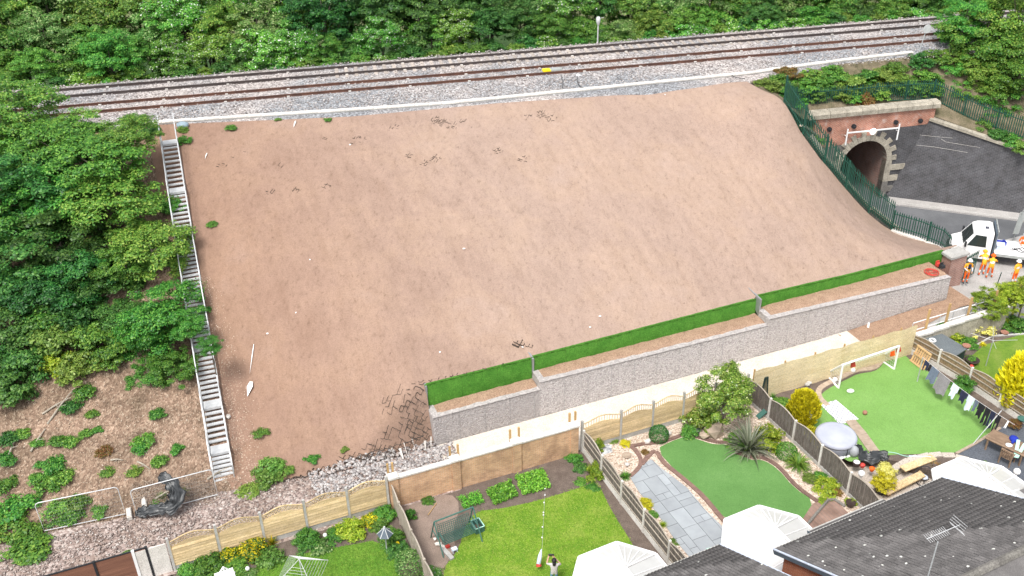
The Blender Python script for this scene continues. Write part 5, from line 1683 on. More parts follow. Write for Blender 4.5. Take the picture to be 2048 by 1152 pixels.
for (a, b, zz_, r, mt, lab) in [(120, 700, 1.0, 1.7, 'L_moss', 'olive green thicket at the lower edge of the wood'), (195, 690, 1., 1.5, 'L_mid', 'green thicket below the dark trees'), (110, 735, 1., 1.1, 'L_lime', 'yellow green climbing shrub at the edge of the wood'), (55, 740, 1., 1.6, 'L_dark', 'dark thicket at the left below the wood'), (160, 745, 1., 1.3, 'L_moss', 'olive bush at the front of the thicket'), (225, 720, 1, 1.2, 'L_mid', 'green bush right of the olive bush'), (20, 790, 1., 1.4, 'L_dark', 'dark bush at the left frame edge'), (150, 650, 1, 1.6, 'L_dark', 'dark bush deep under the wood'), (90, 660, 1, 1.5, 'L_mid', 'green bush deep under the wood'), (270, 250, 1, .9, 'L_mid', 'green bush left of the staircase head'), (300, 268, 1, .75, 'L_dark', 'dark bush touching the staircase head'), (370, 285, 1, .5, 'L_mid', 'small weed bush right of the staircase head'), (365, 262, 1, .4, 'L_moss', 'low weeds beside the staircase handrail top'),
                              (345, 420, 1, .8, 'L_mid', 'bush at the left of the upper staircase'), (350, 520, 1, .7, 'L_mid', 'bush at the left of the middle staircase')]:
    shrub(lab, ons(a, b), r, mt, 'bush', zz_ * 1.1)
# bare pale stems in the wood
for i, (L, lab) in enumerate([([(32, 560, 1.5), (30, 500, 3.), (50, 475, 3.6), (75, 490, 3.9)], 'pale bare crooked stem in the dark wood at left'), ([(135, 600, 1.), (128, 545, 2.6), (115, 510, 3.6)], 'thin pale stem in the middle of the left wood'), ([(225, 760, .6), (205, 725, 1.5), (190, 705, 2.2)], 'thin leaning stem at the lower edge of the wood')]):
    mb = MB(); pts_ = [at(a, b, c) for a, b, c in L]; mb.tube(smooth_line(pts_, 2), list(np.linspace(.09, .03, len(smooth_line(pts_, 2)))), 6)
    for k_ in range(4):
        p = pts_[1 + k_ % (len(pts_) - 1)]; mb.tube([p, p + np.array([random.uniform(-.9, .9), random.uniform(-.3, .6), random.uniform(.5, 1.1)])], [.04, .012], 5)
    single(mb, 'bare_stem', P['palebark'], lab, 'tree stem')

# right hand trees above the wing wall
for (px, py, z, r, mt, lab) in [(1965, 85, 72.5, 3.1, 'L_light', 'tall bright green tree right of the railway'), (2045, 30, 73, 3.3, 'L_light', 'tree crown in the top right corner'), (2040, 160, 69.5, 2.9, 'L_mid', 'green tree above the dark wing wall at the right edge'), (1935, 190, 70, 1.7, 'L_mid', 'slim tree at the right end of the bridge parapet'), (1990, 220, 69, 1.9, 'L_mid', 'bushy tree behind the fence on the wing wall'), (1905, 120, 72, 1.2, 'L_light', 'small tree next to the round track sign'), (2060, 255, 67.5, 1.7, 'L_dark', 'dark bush tree at the right edge over the wing wall'), (1905, 160, 71, 1.5, 'L_mid', 'bushy tree right of the round track sign'), (1955, 150, 70.8, 2.0, 'L_light', 'light green tree filling the gap behind the wing wall fence'), (2010, 105, 71.5, 2.4, 'L_light', 'broad light green tree near the right frame edge'), (1930, 45, 74, 2.2, 'L_mid', 'mid green tree rising over the far end of the track'), (1985, 180, 70, 1.6, 'L_light', 'light green bush tree over the wing wall fence')]:
    d_ = FW * FOC + RT * (px - CX) + DN * (py - CY)
    tree(lab, CAM + d_ * (z / d_[1]), r, mt, coarse=True, ground=4.5)
BK = [(1535, 165, .8, 'L_moss'), (1560, 158, .9, 'L_mid'), (1575, 140, .8, 'L_red'), (1605, 170, 1.0, 'L_mid'), (1640, 160, .9, 'L_light'), (1665, 140, .9, 'L_mid'), (1620, 145, .8, 'L_light'), (1700, 165, 1.0, 'L_moss'), (1730, 150, .9, 'L_mid'), (1770, 150, 1.0, 'L_moss'), (1790, 130, .8, 'L_mid'), (1820, 170, .9, 'L_moss'), (1850, 150, 1.0, 'L_mid'), (1840, 115, .9, 'L_dark'), (1870, 110, .9, 'L_mid'), (1680, 180, .8, 'L_moss'), (1760, 180, .8, 'L_light'), (1590, 195, .7, 'L_mid'), (1545, 185, .8, 'L_moss'), (1570, 180, .8, 'L_mid'), (1625, 185, .8, 'L_moss'), (1655, 175, .7, 'L_light'), (1710, 185, .8, 'L_mid'), (1740, 170, .8, 'L_moss'), (1790, 165, .9, 'L_mid'), (1800, 150, .7, 'L_moss'), (1860, 175, .8, 'L_mid'), (1690, 150, .6, 'L_light'), (1550, 200, .5, 'L_mid'), (1575, 215, .5, 'L_mid')]
for bk_, (a, b, r, mt) in enumerate(sorted(BK)):
    q_ = onbank(a, b + 10)
    if q_ is None: continue
    shrub('weedy bush on the bank above the bridge, %s from the left' % ordw(bk_ + 1), q_ - Z3 * .1, r * 1.25, mt, 'bush', .9, 'weed_bush', 'bush', 'bushes on the bank above the bridge')
shrub('reddish laurel bush standing up over the bridge parapet', at(1728, 215, 6.9), .75, 'L_red', 'bush', 1.9)
for (a, b, lab) in [(1665, 205, 'left'), (1640, 218, 'far left'), (1690, 205, 'centre'), (1810, 192, 'right'), (1840, 190, 'far right')]:
    shrub('green weeds growing behind the parapet coping, %s' % lab, at(a, b + 6, 6.8), .55, 'L_mid', 'bush', .9, 'weed_clump', 'weeds')
for q_, (a, b) in enumerate([(1600, 255), (1615, 262), (1628, 250), (1608, 235), (1622, 275), (1640, 285)]):
    shrub('weeds between palisade fence and bridge end, %s clump' % ['upper', 'second', 'third', 'topmost', 'lower', 'lowest'][q_], at(a, b, 5.9), .45, 'L_moss', 'bush', 1., 'weed_clump', 'weeds', 'weeds between fence and bridge')
for q_, (a, b) in enumerate([(1905, 215), (1935, 232), (1965, 255), (1995, 275), (2020, 285), (2045, 300), (1950, 215), (1985, 240), (2020, 262)]):
    shrub('scrub along the top of the dark wing wall, %s' % ['leftmost', 'second along the coping', 'third along the coping', 'fourth along the coping', 'fifth along the coping', 'at the frame edge', 'behind the second', 'behind the third', 'behind the fifth'][q_], at(a, b, 6.0 - (a - 1905) / 140 * 1.4), .8, random.choice(['L_mid', 'L_dark', 'L_moss']), 'bush', 1., 'scrub_bush', 'bush', 'scrub along the wing wall')

# weeds on the chip bank, lower left
WL = [(425, 450, .35, 'L_mid'), (315, 828, .5, 'L_mid'), (290, 885, .6, 'L_mid'), (210, 905, .45, 'L_red'), (170, 790, .7, 'L_mid'), (140, 815, .6, 'L_dark'), (185, 830, .4, 'L_mid'), (75, 888, .4, 'L_mid'), (115, 885, .5, 'L_mid'), (140, 885, .5, 'L_light'), (172, 870, .4, 'L_mid'), (195, 862, .35, 'L_mid'), (100, 930, .7, 'L_mid'), (120, 955, .7, 'L_mid'), (75, 958, .5, 'L_mid'), (100, 975, .7, 'L_mid'), (215, 945, .45, 'L_light'), (268, 945, .45, 'L_light'), (280, 900, .5, 'L_mid'), (320, 925, .5, 'L_mid'), (355, 900, .4, 'L_mid'), (30, 1020, 1.0, 'L_mid'), (20, 1060, 1.1, 'L_light'), (60, 1075, .8, 'L_mid'), (10, 975, .6, 'L_mid'), (20, 880, .7, 'L_dark'), (120, 1020, .8, 'L_mid'), (155, 1010, .7, 'L_light'), (200, 1025, .45, 'L_mid'), (10, 920, .6, 'L_mid'), (140, 1035, .6, 'L_mid'), (45, 870, .5, 'L_mid')]
for wi_, (a, b, r, mt) in enumerate(sorted(WL)):
    shrub('rusty red weed clump on the wood chip bank' if mt == 'L_red' else 'green weed clump on the wood chip bank, %s from the left' % ordw(wi_ + 1), ons(a, b), r, mt, 'weed', random.uniform(.8, 1.2), 'weed_clump', 'weeds', None if mt == 'L_red' else 'weed clumps on the wood chip bank')
for (a, b, r, mt, lab) in [(520, 868, .45, 'L_mid', 'weed clump on the lower slope, upper of the group'), (545, 935, .75, 'L_moss', 'large pale weed patch at the slope toe'), (535, 960, .8, 'L_moss', 'straggly weeds beside the curled geocell line'), (625, 920, .4, 'L_mid', 'small weed clump right of the large weed patch'), (575, 940, .35, 'L_mid', 'weed sprout between the weed patches'), (462, 258, .45, 'L_mid', 'grass tuft near the crest, right of the staircase'), (555, 240, .25, 'L_moss', 'tiny tuft on the crest edge'), (655, 240, .28, 'L_mid', 'tiny dark tuft below the crest'), (500, 985, .6, 'L_moss', 'thin weeds right of the staircase foot'), (690, 900, .25, 'L_moss', 'small dry weed on the lower slope')]:
    shrub(lab, ons(a, b), r, mt, 'weed', 1., 'weed_clump', 'weeds')

# wood chips and twigs
n = 9000
uu = rng.uniform(-32, -9.6, n); nn2 = nt_(uu) + rng.uniform(0, 1, n) ** 1.3 * 15
z = H_un(uu, nn2) + lumps(uu, nn2, 1.3) + .02
c = np.stack([O0[0] + U[0] * uu + N[0] * nn2, O0[1] + U[1] * uu + N[1] * nn2, z], 1)
v, f = leaves(c, np.array([0, -.3, 1.]) + rng.normal(size=(n, 3)) * .35, .06, .35, 77, .05)
o = link('wood_chips', mk('wood_chips', v, f), mat=P['L_chip']); tag(o, 'pale wood chips strewn over the bare bank at left', 'wood chips', kind='stuff')
n = 3000
uu = rng.uniform(-10.2, -8.6, n) + rng.normal(size=n) * .3; nn2 = rng.uniform(.8, 13, n)
z = H_un(uu, nn2) + lumps(uu, nn2, 1.) + .015
c = np.stack([O0[0] + U[0] * uu + N[0] * nn2, O0[1] + U[1] * uu + N[1] * nn2, z], 1)
v, f = leaves(c, np.array([0, -.3, 1.]) + rng.normal(size=(n, 3)) * .35, .04, .4, 78, .05)
o = link('wood_chips', mk('wood_chips', v, f), mat=P['L_chip']); tag(o, 'thin strip of wood chips just right of the staircase', 'wood chips', kind='stuff')
for (a, b, L, ang, lab) in [(62, 905, 1.3, 1.3, 'weathered stick on the bank near the left edge'), (95, 850, 2.2, 1.2, 'long dead branch on the chip bank'), (85, 830, 1.5, .7, 'pair of dead twigs below the thicket'), (15, 920, 1.2, 1.5, 'pale log standing at the far left'), (275, 925, .8, -.5, 'whitish broken stick above the barriers'), (222, 922, .6, 0., 'short pale stick on the chip bank'), (415, 960, 1.2, .6, 'forked stick inside the right barrier'), (310, 1000, 1.2, .6, 'curved stick by the black sheet')]:
    p = ons(a, b, .06); d = np.array([math.cos(ang), math.sin(ang), .15]); mb = MB(); q = p + d * L
    q[2] = gh(q[0], q[1]) + .1
    mb.tube([p, (p + q) / 2 + Z3 * .06, q], [.05, .04, .02], 6); mb.tube([(p + q) / 2, (p + q) / 2 + np.array([d[1], -d[0], .4]) * .35], [.03, .01], 5)
    single(mb, 'dead_branch', P['palebark'], lab, 'branch')
n = 500; mb = MB()
for k_ in range(n):
    p = ons(random.uniform(265, 430), random.uniform(965, 1010), .05); a = random.uniform(0, 3.14); d = np.array([math.cos(a), math.sin(a), random.uniform(-.1, .4)]) * random.uniform(.2, .6)
    mb.bar(p - d * .5, p + d * .5, .014, .014)
single(mb, 'brushwood', P['L_dry'], 'heap of dry brushwood behind the right barrier', 'brushwood', kind='stuff')

# ------------------------------------------------------------------ garden ground
FN = -3.36
def RF(u, z=0.): return W(u, FN, z)
def u_of(px, py, z): return un(at(px, py, z))[0]
HD = np.array([.902, .431, 0]); HO = np.array([-.431, .902, 0])       # along the houses, out into the gardens
def HP(h, o, z=0.): return HD * h + HO * o + Z3 * z


sheet('garden_ground', [RF(-45)[:2], RF(60)[:2], (80, 20), (40, -20), (-40, -20), (-60, 10)], -.53, P['dirt'])
f12 = [np.array(p) for p in ((-6.12, 35.6), (-5.42, 33.85), (-4.72, 32.1), (-4.02, 30.35), (-3.3, 28.6))]
f23 = [np.array(p) for p in ((3.46, 38.62), (4.21, 36.75), (4.98, 34.9), (5.8, 33.03), (6.66, 31.07), (7.5, 29.2))]
f34 = [np.array(p) for p in ((12.55, 42.75), (13.38, 40.95), (14.21, 39.1), (15.03, 37.2), (15.84, 35.2), (16.6, 33.3))]
f45 = [np.array(p) for p in ((22.84, 46.74), (23.88, 45.15), (24.92, 43.42), (25.82, 41.6), (26.7, 39.8), (27.6, 38))]
def gpoly(a, b, e=26): return [a[0], b[0], b[-1], (b[-1][0] + 2, e), (a[-1][0] + 2, e), a[-1]]
def ublock(name, poly, z0, z1, mat):
    struct(name, MB().prism([p[:2] for p in poly], z0, z1), mat)


ublock('garden_bed', [RF(-13.2)[:2], f12[0], f12[-1], (-2, 24), (-18, 24)], -.55, .0, P['dirt'])
ublock('garden_bed', [f12[0], RF(7.9)[:2]] + [p for p in f23[1:]] + [(9, 26), (-2, 26), f12[-1]], -.55, .0, P['dirt'])
ublock('gravel_bed', [RF(8.0)[:2], RF(18.3)[:2]] + f34[1:] + [(17.4, 31.4), (9, 26), f23[-1]] + f23[::-1][1:-1], -.55, .002, P['gravel'])
ublock('garden_bed', [RF(18.35)[:2], RF(28.9)[:2]] + f45[1:] + [(30, 33), (22.5, 35.6), (19.3, 37.4), (16.4, 38.2), (15.2, 37.2)] + f34[::-1][3:-1], -.55, .0, P['dirt'])
ublock('garden_bed', [RF(29)[:2], RF(45)[:2], (48, 40), (30, 33)] + f45[::-1][:-1], -.55, .0, P['dirt'])
sheet('sunken_patio', [(14.5, 37.6), (24.5, 38), (29, 33), (26, 25), (16, 25)], -.5, P['paleslab'])

sheet('lawn', ppoly([(470, 1152), (560, 1118), (640, 1101), (700, 1090), (745, 1082), (775, 1092), (790, 1115), (800, 1160), (830, 1330), (350, 1330)], 0), .006, P['lawn1'])
sheet('lawn', smooth_poly(ppoly([(885, 1240), (884, 1140), (917, 1100), (932, 1050), (953, 1022), (1000, 1018), (1070, 1003), (1130, 985), (1195, 963), (1224, 1024), (1268, 1092), (1300, 1160), (1300, 1240)], 0), 1), .006, P['lawn'])
sheet('dry_soil', smooth_poly(ppoly([(795, 1010), (830, 1000), (900, 985), (922, 1010), (905, 1060), (912, 1100), (870, 1160), (820, 1100)], 0), 1), .004, P['dirtpale'])
sheet('artificial_lawn', smooth_poly(ppoly([(1312, 899), (1340, 884), (1370, 873), (1396, 879), (1425, 889), (1456, 889), (1480, 905), (1500, 921), (1524, 919), (1554, 936), (1589, 977), (1629, 1003), (1608, 1040), (1560, 1080), (1450, 1042), (1406, 987), (1357, 948)], 0), 1), .016, P['turf3'])
T4 = [(1645, 786), (1661, 775), (1694, 759), (1715, 748), (1748, 744), (1764, 732), (1768, 718), (1804, 706), (1822, 722), (1870, 752), (1930, 790), (1990, 835), (1992, 855), (1955, 885), (1912, 908), (1870, 905), (1836, 909), (1790, 909), (1753, 915), (1715, 925), (1690, 922), (1640, 880), (1606, 846), (1625, 812)]
sheet('artificial_lawn', smooth_poly(ppoly(T4, 0), 1), .02, P['turf4'])
sheet('lawn', ppoly([(1926, 728), (1968, 690), (2048, 668), (2150, 660), (2150, 800), (2010, 790), (1950, 750)], 0), .012, P['lawn5'])
sheet('paved_terrace', ppoly([(1912, 909), (1992, 857), (2060, 840), (2160, 900), (2160, 1000), (2010, 975), (1960, 930)], 0), .012, P['deck'])
sheet('pebble_patch', ppoly([(1198, 887), (1222, 890), (1225, 905), (1205, 910)], 0), .02, P['pebble'])


def edging(label, line, step, size, mat, z=.03, name='edging'):
    g = thing(name, label, 'edging', line[0])
    mb = MB(); ps = along(line, step)
    for p, d in ps:
        n_ = np.array([-d[1], d[0], 0]); mb.ob(p + d * step * .5 + Z3 * (z + random.uniform(-.006, .006)), d * (step * .5 - .006), n_ * size / 2, Z3 * .035)
    part(mb, 'edging_bricks', mat, g, kind='stuff')


edging('brown brick edging between slab patio and fine green turf', smooth_line(ppoly([(1284, 930), (1296, 912), (1312, 900), (1325, 925), (1357, 950), (1381, 970), (1406, 992), (1450, 1045)], 0), 2), .11, .22, P['paver'])
edging('brown brick edging along the top of the fine green turf', smooth_line(ppoly([(1262, 893), (1290, 888), (1320, 886), (1345, 878), (1370, 868), (1400, 876), (1430, 885), (1460, 886)], 0), 2), .11, .2, P['paver'])
edging('curved brick edging round the small gravel wedge', smooth_line(ppoly([(1262, 893), (1275, 905), (1283, 922), (1278, 938), (1262, 952)], 0), 2), .11, .2, P['paver'])
edging('brown brick edging between turf and gravel border on the right', smooth_line(ppoly([(1470, 905), (1500, 916), (1524, 914), (1557, 932), (1592, 974), (1634, 1003)], 0), 2), .11, .2, P['paver'])
edging('tan block edging curving round the light turf by the goal', smooth_line(ppoly([(1655, 812), (1637, 795), (1637, 778), (1660, 765), (1690, 752), (1712, 741), (1748, 738), (1762, 725), (1762, 712)], 0), 2), .2, .3, P['tanpaver'])
edging('pale stone edging right of the hot tub', ppoly([(1700, 842), (1722, 868), (1745, 900), (1760, 918)], 0), .4, .55, P['tanpaver'])
edging('pale stone edging between light turf and dark paving', ppoly([(1912, 908), (1950, 888), (1995, 860)], 0), .3, .14, P['tanpaver'])

# curved low wall around the sunken patio
cw = smooth_line(ppoly([(1740, 975), (1765, 955), (1800, 930), (1830, 917), (1865, 911), (1905, 912), (1945, 925), (1990, 945), (2025, 970)], 0), 2)
g = thing('curved_garden_wall', 'curved low stone wall with pale coping above the sunken patio', 'wall', cw[0])
mb = MB()
for a, b in zip(cw[:-1], cw[1:]): mb.bar(a - Z3 * .26, b - Z3 * .26, .22, .52)
part(mb, 'wall_body', P['stone'], g)
for k_, (p, d) in enumerate(along(cw, .62)):
    part(MB().bar(p + d * .005 + Z3 * .045, p + d * .61 + Z3 * .045, .34, .07), 'coping_stone', P['paleslab'], g)
part(MB().bar(at(1805, 938, .1), at(1868, 914, .1), .42, .05), 'timber_seat', P['newwood'], g)
mb = MB(); mb.bar(at(1770, 985, -.12), at(1845, 948, -.12), .4, .07); mb.bar(at(1775, 985, -.35), at(1775, 984, -.35) + HD * .1, .3, .3); mb.bar(at(1840, 950, -.35), at(1840, 950, -.35) + HD * .1, .3, .3)
single(mb, 'timber_bench', P['newwood'], 'plain pale timber bench in the sunken patio', 'bench')

# slab patio
pat = ppoly([(1302, 918), (1320, 935), (1338, 948), (1375, 977), (1411, 1021), (1447, 1056), (1446, 1100), (1380, 1116), (1351, 1082), (1312, 1024), (1279, 986), (1261, 957), (1284, 933)], 0)
sheet('patio_bed', pat, .012, P['joint'])
pt = thing('slab_patio', 'grey stone slab patio in mixed sizes beside the fence', 'patio', pat[0])
pd = nrm(np.array([.40, -.915, 0])); pn = np.array([-pd[1], pd[0], 0])
x0 = pat[0]
cell = .4; occ = {}
PAT = [(2, 2), (3, 2), (2, 2), (2, 1), (2, 3), (2, 2), (1, 1), (3, 2)]
rp = random.Random(5); patp = [p[:2] for p in pat]
for j in range(-12, 34):
    for i in range(-14, 18):
        if (i, j) in occ: continue
        a, b = rp.choice(PAT)
        while any((i + x_, j + y_) in occ for x_ in range(a) for y_ in range(b)):
            if a >= b and a > 1: a -= 1
            elif b > 1: b -= 1
            else: break
        for x_ in range(a):
            for y_ in range(b): occ[(i + x_, j + y_)] = 1
        o_ = x0 + pn * i * cell + pd * j * cell; g_ = .011
        rc = [o_ + pn * g_ + pd * g_, o_ + pn * (a * cell - g_) + pd * g_, o_ + pn * (a * cell - g_) + pd * (b * cell - g_), o_ + pn * g_ + pd * (b * cell - g_)]
        rc2 = rc if (np.cross(rc[1][:2] - rc[0][:2], rc[2][:2] - rc[1][:2]) > 0) else rc[::-1]
        cl = clip_poly(patp, rc2)
        if len(cl) < 3: continue
        ar = abs(sum(cl[k][0] * cl[(k + 1) % len(cl)][1] - cl[(k + 1) % len(cl)][0] * cl[k][1] for k in range(len(cl)))) / 2
        if ar < .01: continue
        part(MB().prism([tuple(p) for p in cl], .013, .034 + rp.uniform(-.003, .003)), 'slab', P['slab'], pt)

# brick paved corner and dark steps near the house
sheet('brick_paving', ppoly([(1604, 1040), (1625, 1008), (1660, 990), (1700, 1030), (1640, 1065), (1615, 1062)], 0), .02, M_brick('paving_brick', HD[:2], (.30, .20, .16), (.24, .155, .125), (.2, .16, .14), .2, .1))
single(MB().tube(smooth_line(ppoly([(1612, 1052), (1640, 1018), (1662, 994), (1690, 1012)], .08), 1), .07, 6), 'dark_kerb', P['darkstone'], 'dark curved kerb round the brick paving by the house', 'kerb')

# ------------------------------------------------------------------ rear boundary fences
brd = {}


def lap_fence(label, us, zb=.32, z1=1.42, bow=.24, spindle=False, ztop=1.72):
    f = thing('panel_fence', label, 'fence', RF(us[0]))
    for u_ in us:
        mb = MB(); mb.box(RF(u_, .98), (.11, .11, 1.98), U); part(mb, 'post', P['concrete'], f)
    for a, b in zip(us[:-1], us[1:]):
        L = b - a - .12; m = (a + b) / 2
        mb = MB(); mb.box(RF(m, zb / 2), (L, .05, zb), U)
        part(mb, 'gravel_board', P['concrete'], f)
        nb = 7; hb_ = (z1 - zb) / nb
        key = round(L, 2)
        for k_ in range(nb):
            mb = MB(); z0_ = zb + k_ * hb_
            p = [W(a + .06, FN - .055, z0_), W(b - .06, FN - .055, z0_), W(b - .06, FN - .022, z0_ + hb_ - .016), W(a + .06, FN - .022, z0_ + hb_ - .016)]
            mb.ext(p, N3 * .016); part(mb, 'board', P['newwood'], f)
        part(MB().box(RF((a + b) / 2, (zb + z1) / 2) + N3 * .012, (L, .02, z1 - zb), U), 'gap_shade_panel', P['slatwood'], f)  # darker panel added behind the boards, its colour standing in for gap shadows
        # bowed head: solid infill, lattice and capping rail
        m_ = 14; us_ = np.linspace(a + .06, b - .06, m_ + 1); zt = lambda t_: ztop + bow * math.sin(math.pi * t_) ** 1.5
        mb = MB(); lat = MB()
        for i in range(m_):
            t0, t1 = i / m_, (i + 1) / m_
            mb.bar(W(us_[i], FN, zt(t0)), W(us_[i + 1], FN, zt(t1)), .05, .035)
            lo0 = z1 + bow * .75 * math.sin(math.pi * t0) ** 1.5; lo1 = z1 + bow * .75 * math.sin(math.pi * t1) ** 1.5
            lat.bar(W(us_[i], FN, lo0), W(us_[i + 1], FN, lo1), .03, .03)
            if spindle:
                lat.bar(W(us_[i], FN, lo0), W(us_[i], FN, zt(t0)), .018, .03)
            else:
                lat.bar(W(us_[i], FN, lo0), W(us_[min(i + 2, m_)], FN, zt(min(1, t0 + 2 / m_))), .012, .025); lat.bar(W(us_[min(i + 2, m_)], FN, lo0 * .3 + lo1 * .7), W(us_[i], FN, zt(t0)), .012, .025)
            lat.add([W(us_[i], FN - .02, z1 - .02), W(us_[i + 1], FN - .02, z1 - .02), W(us_[i + 1], FN - .01, lo1), W(us_[i], FN - .01, lo0)], [[0, 1, 2, 3]])
        part(mb, 'cap_rail', P['newwood'], f); part(lat, 'lattice', P['newwood'], f)
        for e in (a + .075, b - .075):
            part(MB().bar(W(e, FN - .04, zb), W(e, FN - .04, ztop), .03, .02), 'batten', P['newwood'], f)
    return f


UL = [u_of(x_, y_, 2.0) for x_, y_ in [(332, 1072), (427, 1043.4), (517, 1018.7), (604, 994), (691.4, 974.4), (772, 953.6)]]
lap_fence('new pale lap fence with bowed lattice tops at lower left', UL)
UR = [u_of(x_, y_, 2.0) for x_, y_ in [(1168, 845), (1245, 821), (1310, 803), (1372, 786), (1436, 768), (1502, 750)]]
lap_fence('new pale lap fence with bowed spindle tops behind the slab garden', UR, spindle=True)
# mottled concrete panel and white rail left of it
single(MB().box(RF(UL[0] - .75, .85), (1.3, .06, 1.7), U), 'mottled_screen', P['paleconc'], 'stained pale concrete panel between brown and pale fences', 'panel')
mb = MB(); mb.box(RF(UL[0] - 1.45, .9), (.12, .12, 1.85), U); single(mb, 'white_post', P['white'], 'white post at the end of the brown composite fence', 'post')

# brick garden wall
wu0, wu1 = u_of(785, 955, 1.9), u_of(1160, 855, 1.9)
bw = thing('brick_garden_wall', 'long orange brick garden wall with piers behind the veg beds', 'wall', RF(wu0))
part(MB().box(RF((wu0 + wu1) / 2, .86), (wu1 - wu0, .22, 1.72), U), 'wall_body', P['gardenbrick'], bw)
uu_ = wu0
while uu_ < wu1 - .1:
    L = min(.9, wu1 - uu_); part(MB().box(RF(uu_ + L / 2, 1.765), (L - .01, .3, .08), U), 'coping_stone', P['paleconc'], bw); uu_ += L
for (px, py) in ((786, 955), (912, 922), (1036, 889), (1153, 858)):
    u_ = u_of(px, py, 1.85); mb = MB(); mb.box(RF(u_, .9), (.42, .36, 1.8), U); pr_ = part(mb, 'pier', P['gardenbrick'], bw)
    part(MB().box(RF(u_, 1.86), (.5, .44, .1), U), 'pier_cap', P['paleconc'], pr_)
k_ = 0
for (px, py, lab) in ((778, 937, 'left post of the pair above the first pier'), (790, 940, 'right post of the pair above the first pier'), (902, 900, 'left post of the pair above the second pier'), (918, 895, 'right post of the pair above the second pier'), (1027, 872, 'left post of the pair above the third pier'), (1044, 866, 'right post of the pair above the third pier'), (1147, 838, 'left post of the pair above the last pier'), (1158, 834, 'right post of the pair above the last pier')):
    p = W(u_of(px, py, 2.35), FN + .32); single(MB().box(np.r_[p[:2], 1.2], (.09, .09, 2.4), U), 'timber_post', P['postwood'], 'timber ' + lab + ' of the garden wall', 'post', group='timber posts behind the garden wall')

# bamboo screen
su0, su1 = u_of(1502, 735, 2.05), u_of(1822, 640, 2.05)
bs = thing('bamboo_screen', 'long pale bamboo screen behind the football goal', 'fence', RF(su0))
uu_ = su0
while uu_ < su1 - .1:
    L = min(2.0, su1 - uu_)
    m_ = 16; mb = MB()
    for i in range(m_):
        a = uu_ + L * i / m_ + .004; b = uu_ + L * (i + 1) / m_
        za = 2.02 + .03 * math.sin(a * 3) + random.uniform(-.012, .012)
        o1 = .02 * math.sin(a * 4.4); o2 = .02 * math.sin(b * 4.4)
        mb.add([W(a, FN - .02 + o1, 0), W(b, FN - .02 + o2, 0), W(b, FN - .02 + o2, za), W(a, FN - .02 + o1, za)], [[0, 1, 2, 3]])
    part(mb, 'screen_panel', P['bamboo'], bs); uu_ += L
for u_ in np.arange(su0 + .05, su1, 1.95): part(MB().box(RF(u_, 1.05) + N3 * .05, (.07, .07, 2.1), U), 'post', P['postwood'], bs)
single(MB().tube([at(1736, 655, 2.05), at(1738, 645, 2.3)], [.06, .05], 8), 'marker_cone', P['white'], 'small white and red marker standing on the path behind the bamboo', 'marker')

# boundary wall with timber posts and steel handrail on the right
ru0, ru1 = su1 + .1, su1 + 6.6
rw = thing('boundary_wall', 'brown garden wall with pale stepped coping beside the handrail', 'wall', RF(ru0))
k_ = 0; uu_ = ru0
while uu_ < ru1:
    zt = 1.25 + .05 * k_; part(MB().box(RF(uu_ + .55, zt / 2), (1.1, .24, zt), U), 'wall_bay', P['stone'], rw); part(MB().box(RF(uu_ + .55, zt + .06), (1.12, .36, .12), U), 'coping_stone', P['paleconc'], rw); uu_ += 1.12; k_ += 1
for i, (bx_, by_, tx_, ty_) in enumerate(((1820, 640, 1831, 600), (1857, 637, 1868, 587), (1897, 621, 1908, 573), (1935, 603, 1946, 552), (1975, 587, 1985, 535))):
    u_ = u_of(tx_, ty_, 2.55); single(MB().box(W(u_, FN + .35, 1.3), (.1, .1, 2.6), U), 'timber_post', P['postwood'], '%s timber post of the handrail run, counted from the bamboo screen' % ['first', 'second', 'third', 'fourth', 'fifth'][i], 'post', group='timber posts along the handrail')
hr = thing('steel_handrail', 'white steel handrail with two rails along the access path', 'handrail', W(su1, FN + .6))
hu = np.linspace(su1 + .25, su1 + 6.2, 7)
for zz_, nm in ((1.75, 'top_rail'), (1.2, 'lower_rail')):
    part(MB().tube([W(u_, FN + .55, zz_ + .02 * (u_ - su1)) for u_ in hu], .028, 6), nm, P['white'], hr)
for u_ in hu: part(MB().tube([W(u_, FN + .55, .2), W(u_, FN + .55, 1.75 + .02 * (u_ - su1))], .022, 6), 'upright', P['galv'], hr)

# brown composite fence, lower left
cu = [u_of(x_, y_, 1.8) for x_, y_ in [(-40, 1170), (83, 1135), (186, 1108), (290, 1082)]]
cf = thing('composite_fence', 'brown composite fence with black posts in the bottom left corner', 'fence', RF(cu[0]))
for u_ in cu: part(MB().box(RF(u_, .92), (.1, .1, 1.84), U), 'post', P['black'], cf)
for a, b in zip(cu[:-1], cu[1:]):
    for k_ in range(11): part(MB().box(RF((a + b) / 2, .1 + .152 * k_ + .07), (b - a - .1, .03, .146), U), 'board', P['comp'], cf)
    part(MB().box(RF((a + b) / 2, 1.79), (b - a - .1, .06, .05), U), 'cap_rail', P['black'], cf)
gs = [at(0, 1148, 1.9)]


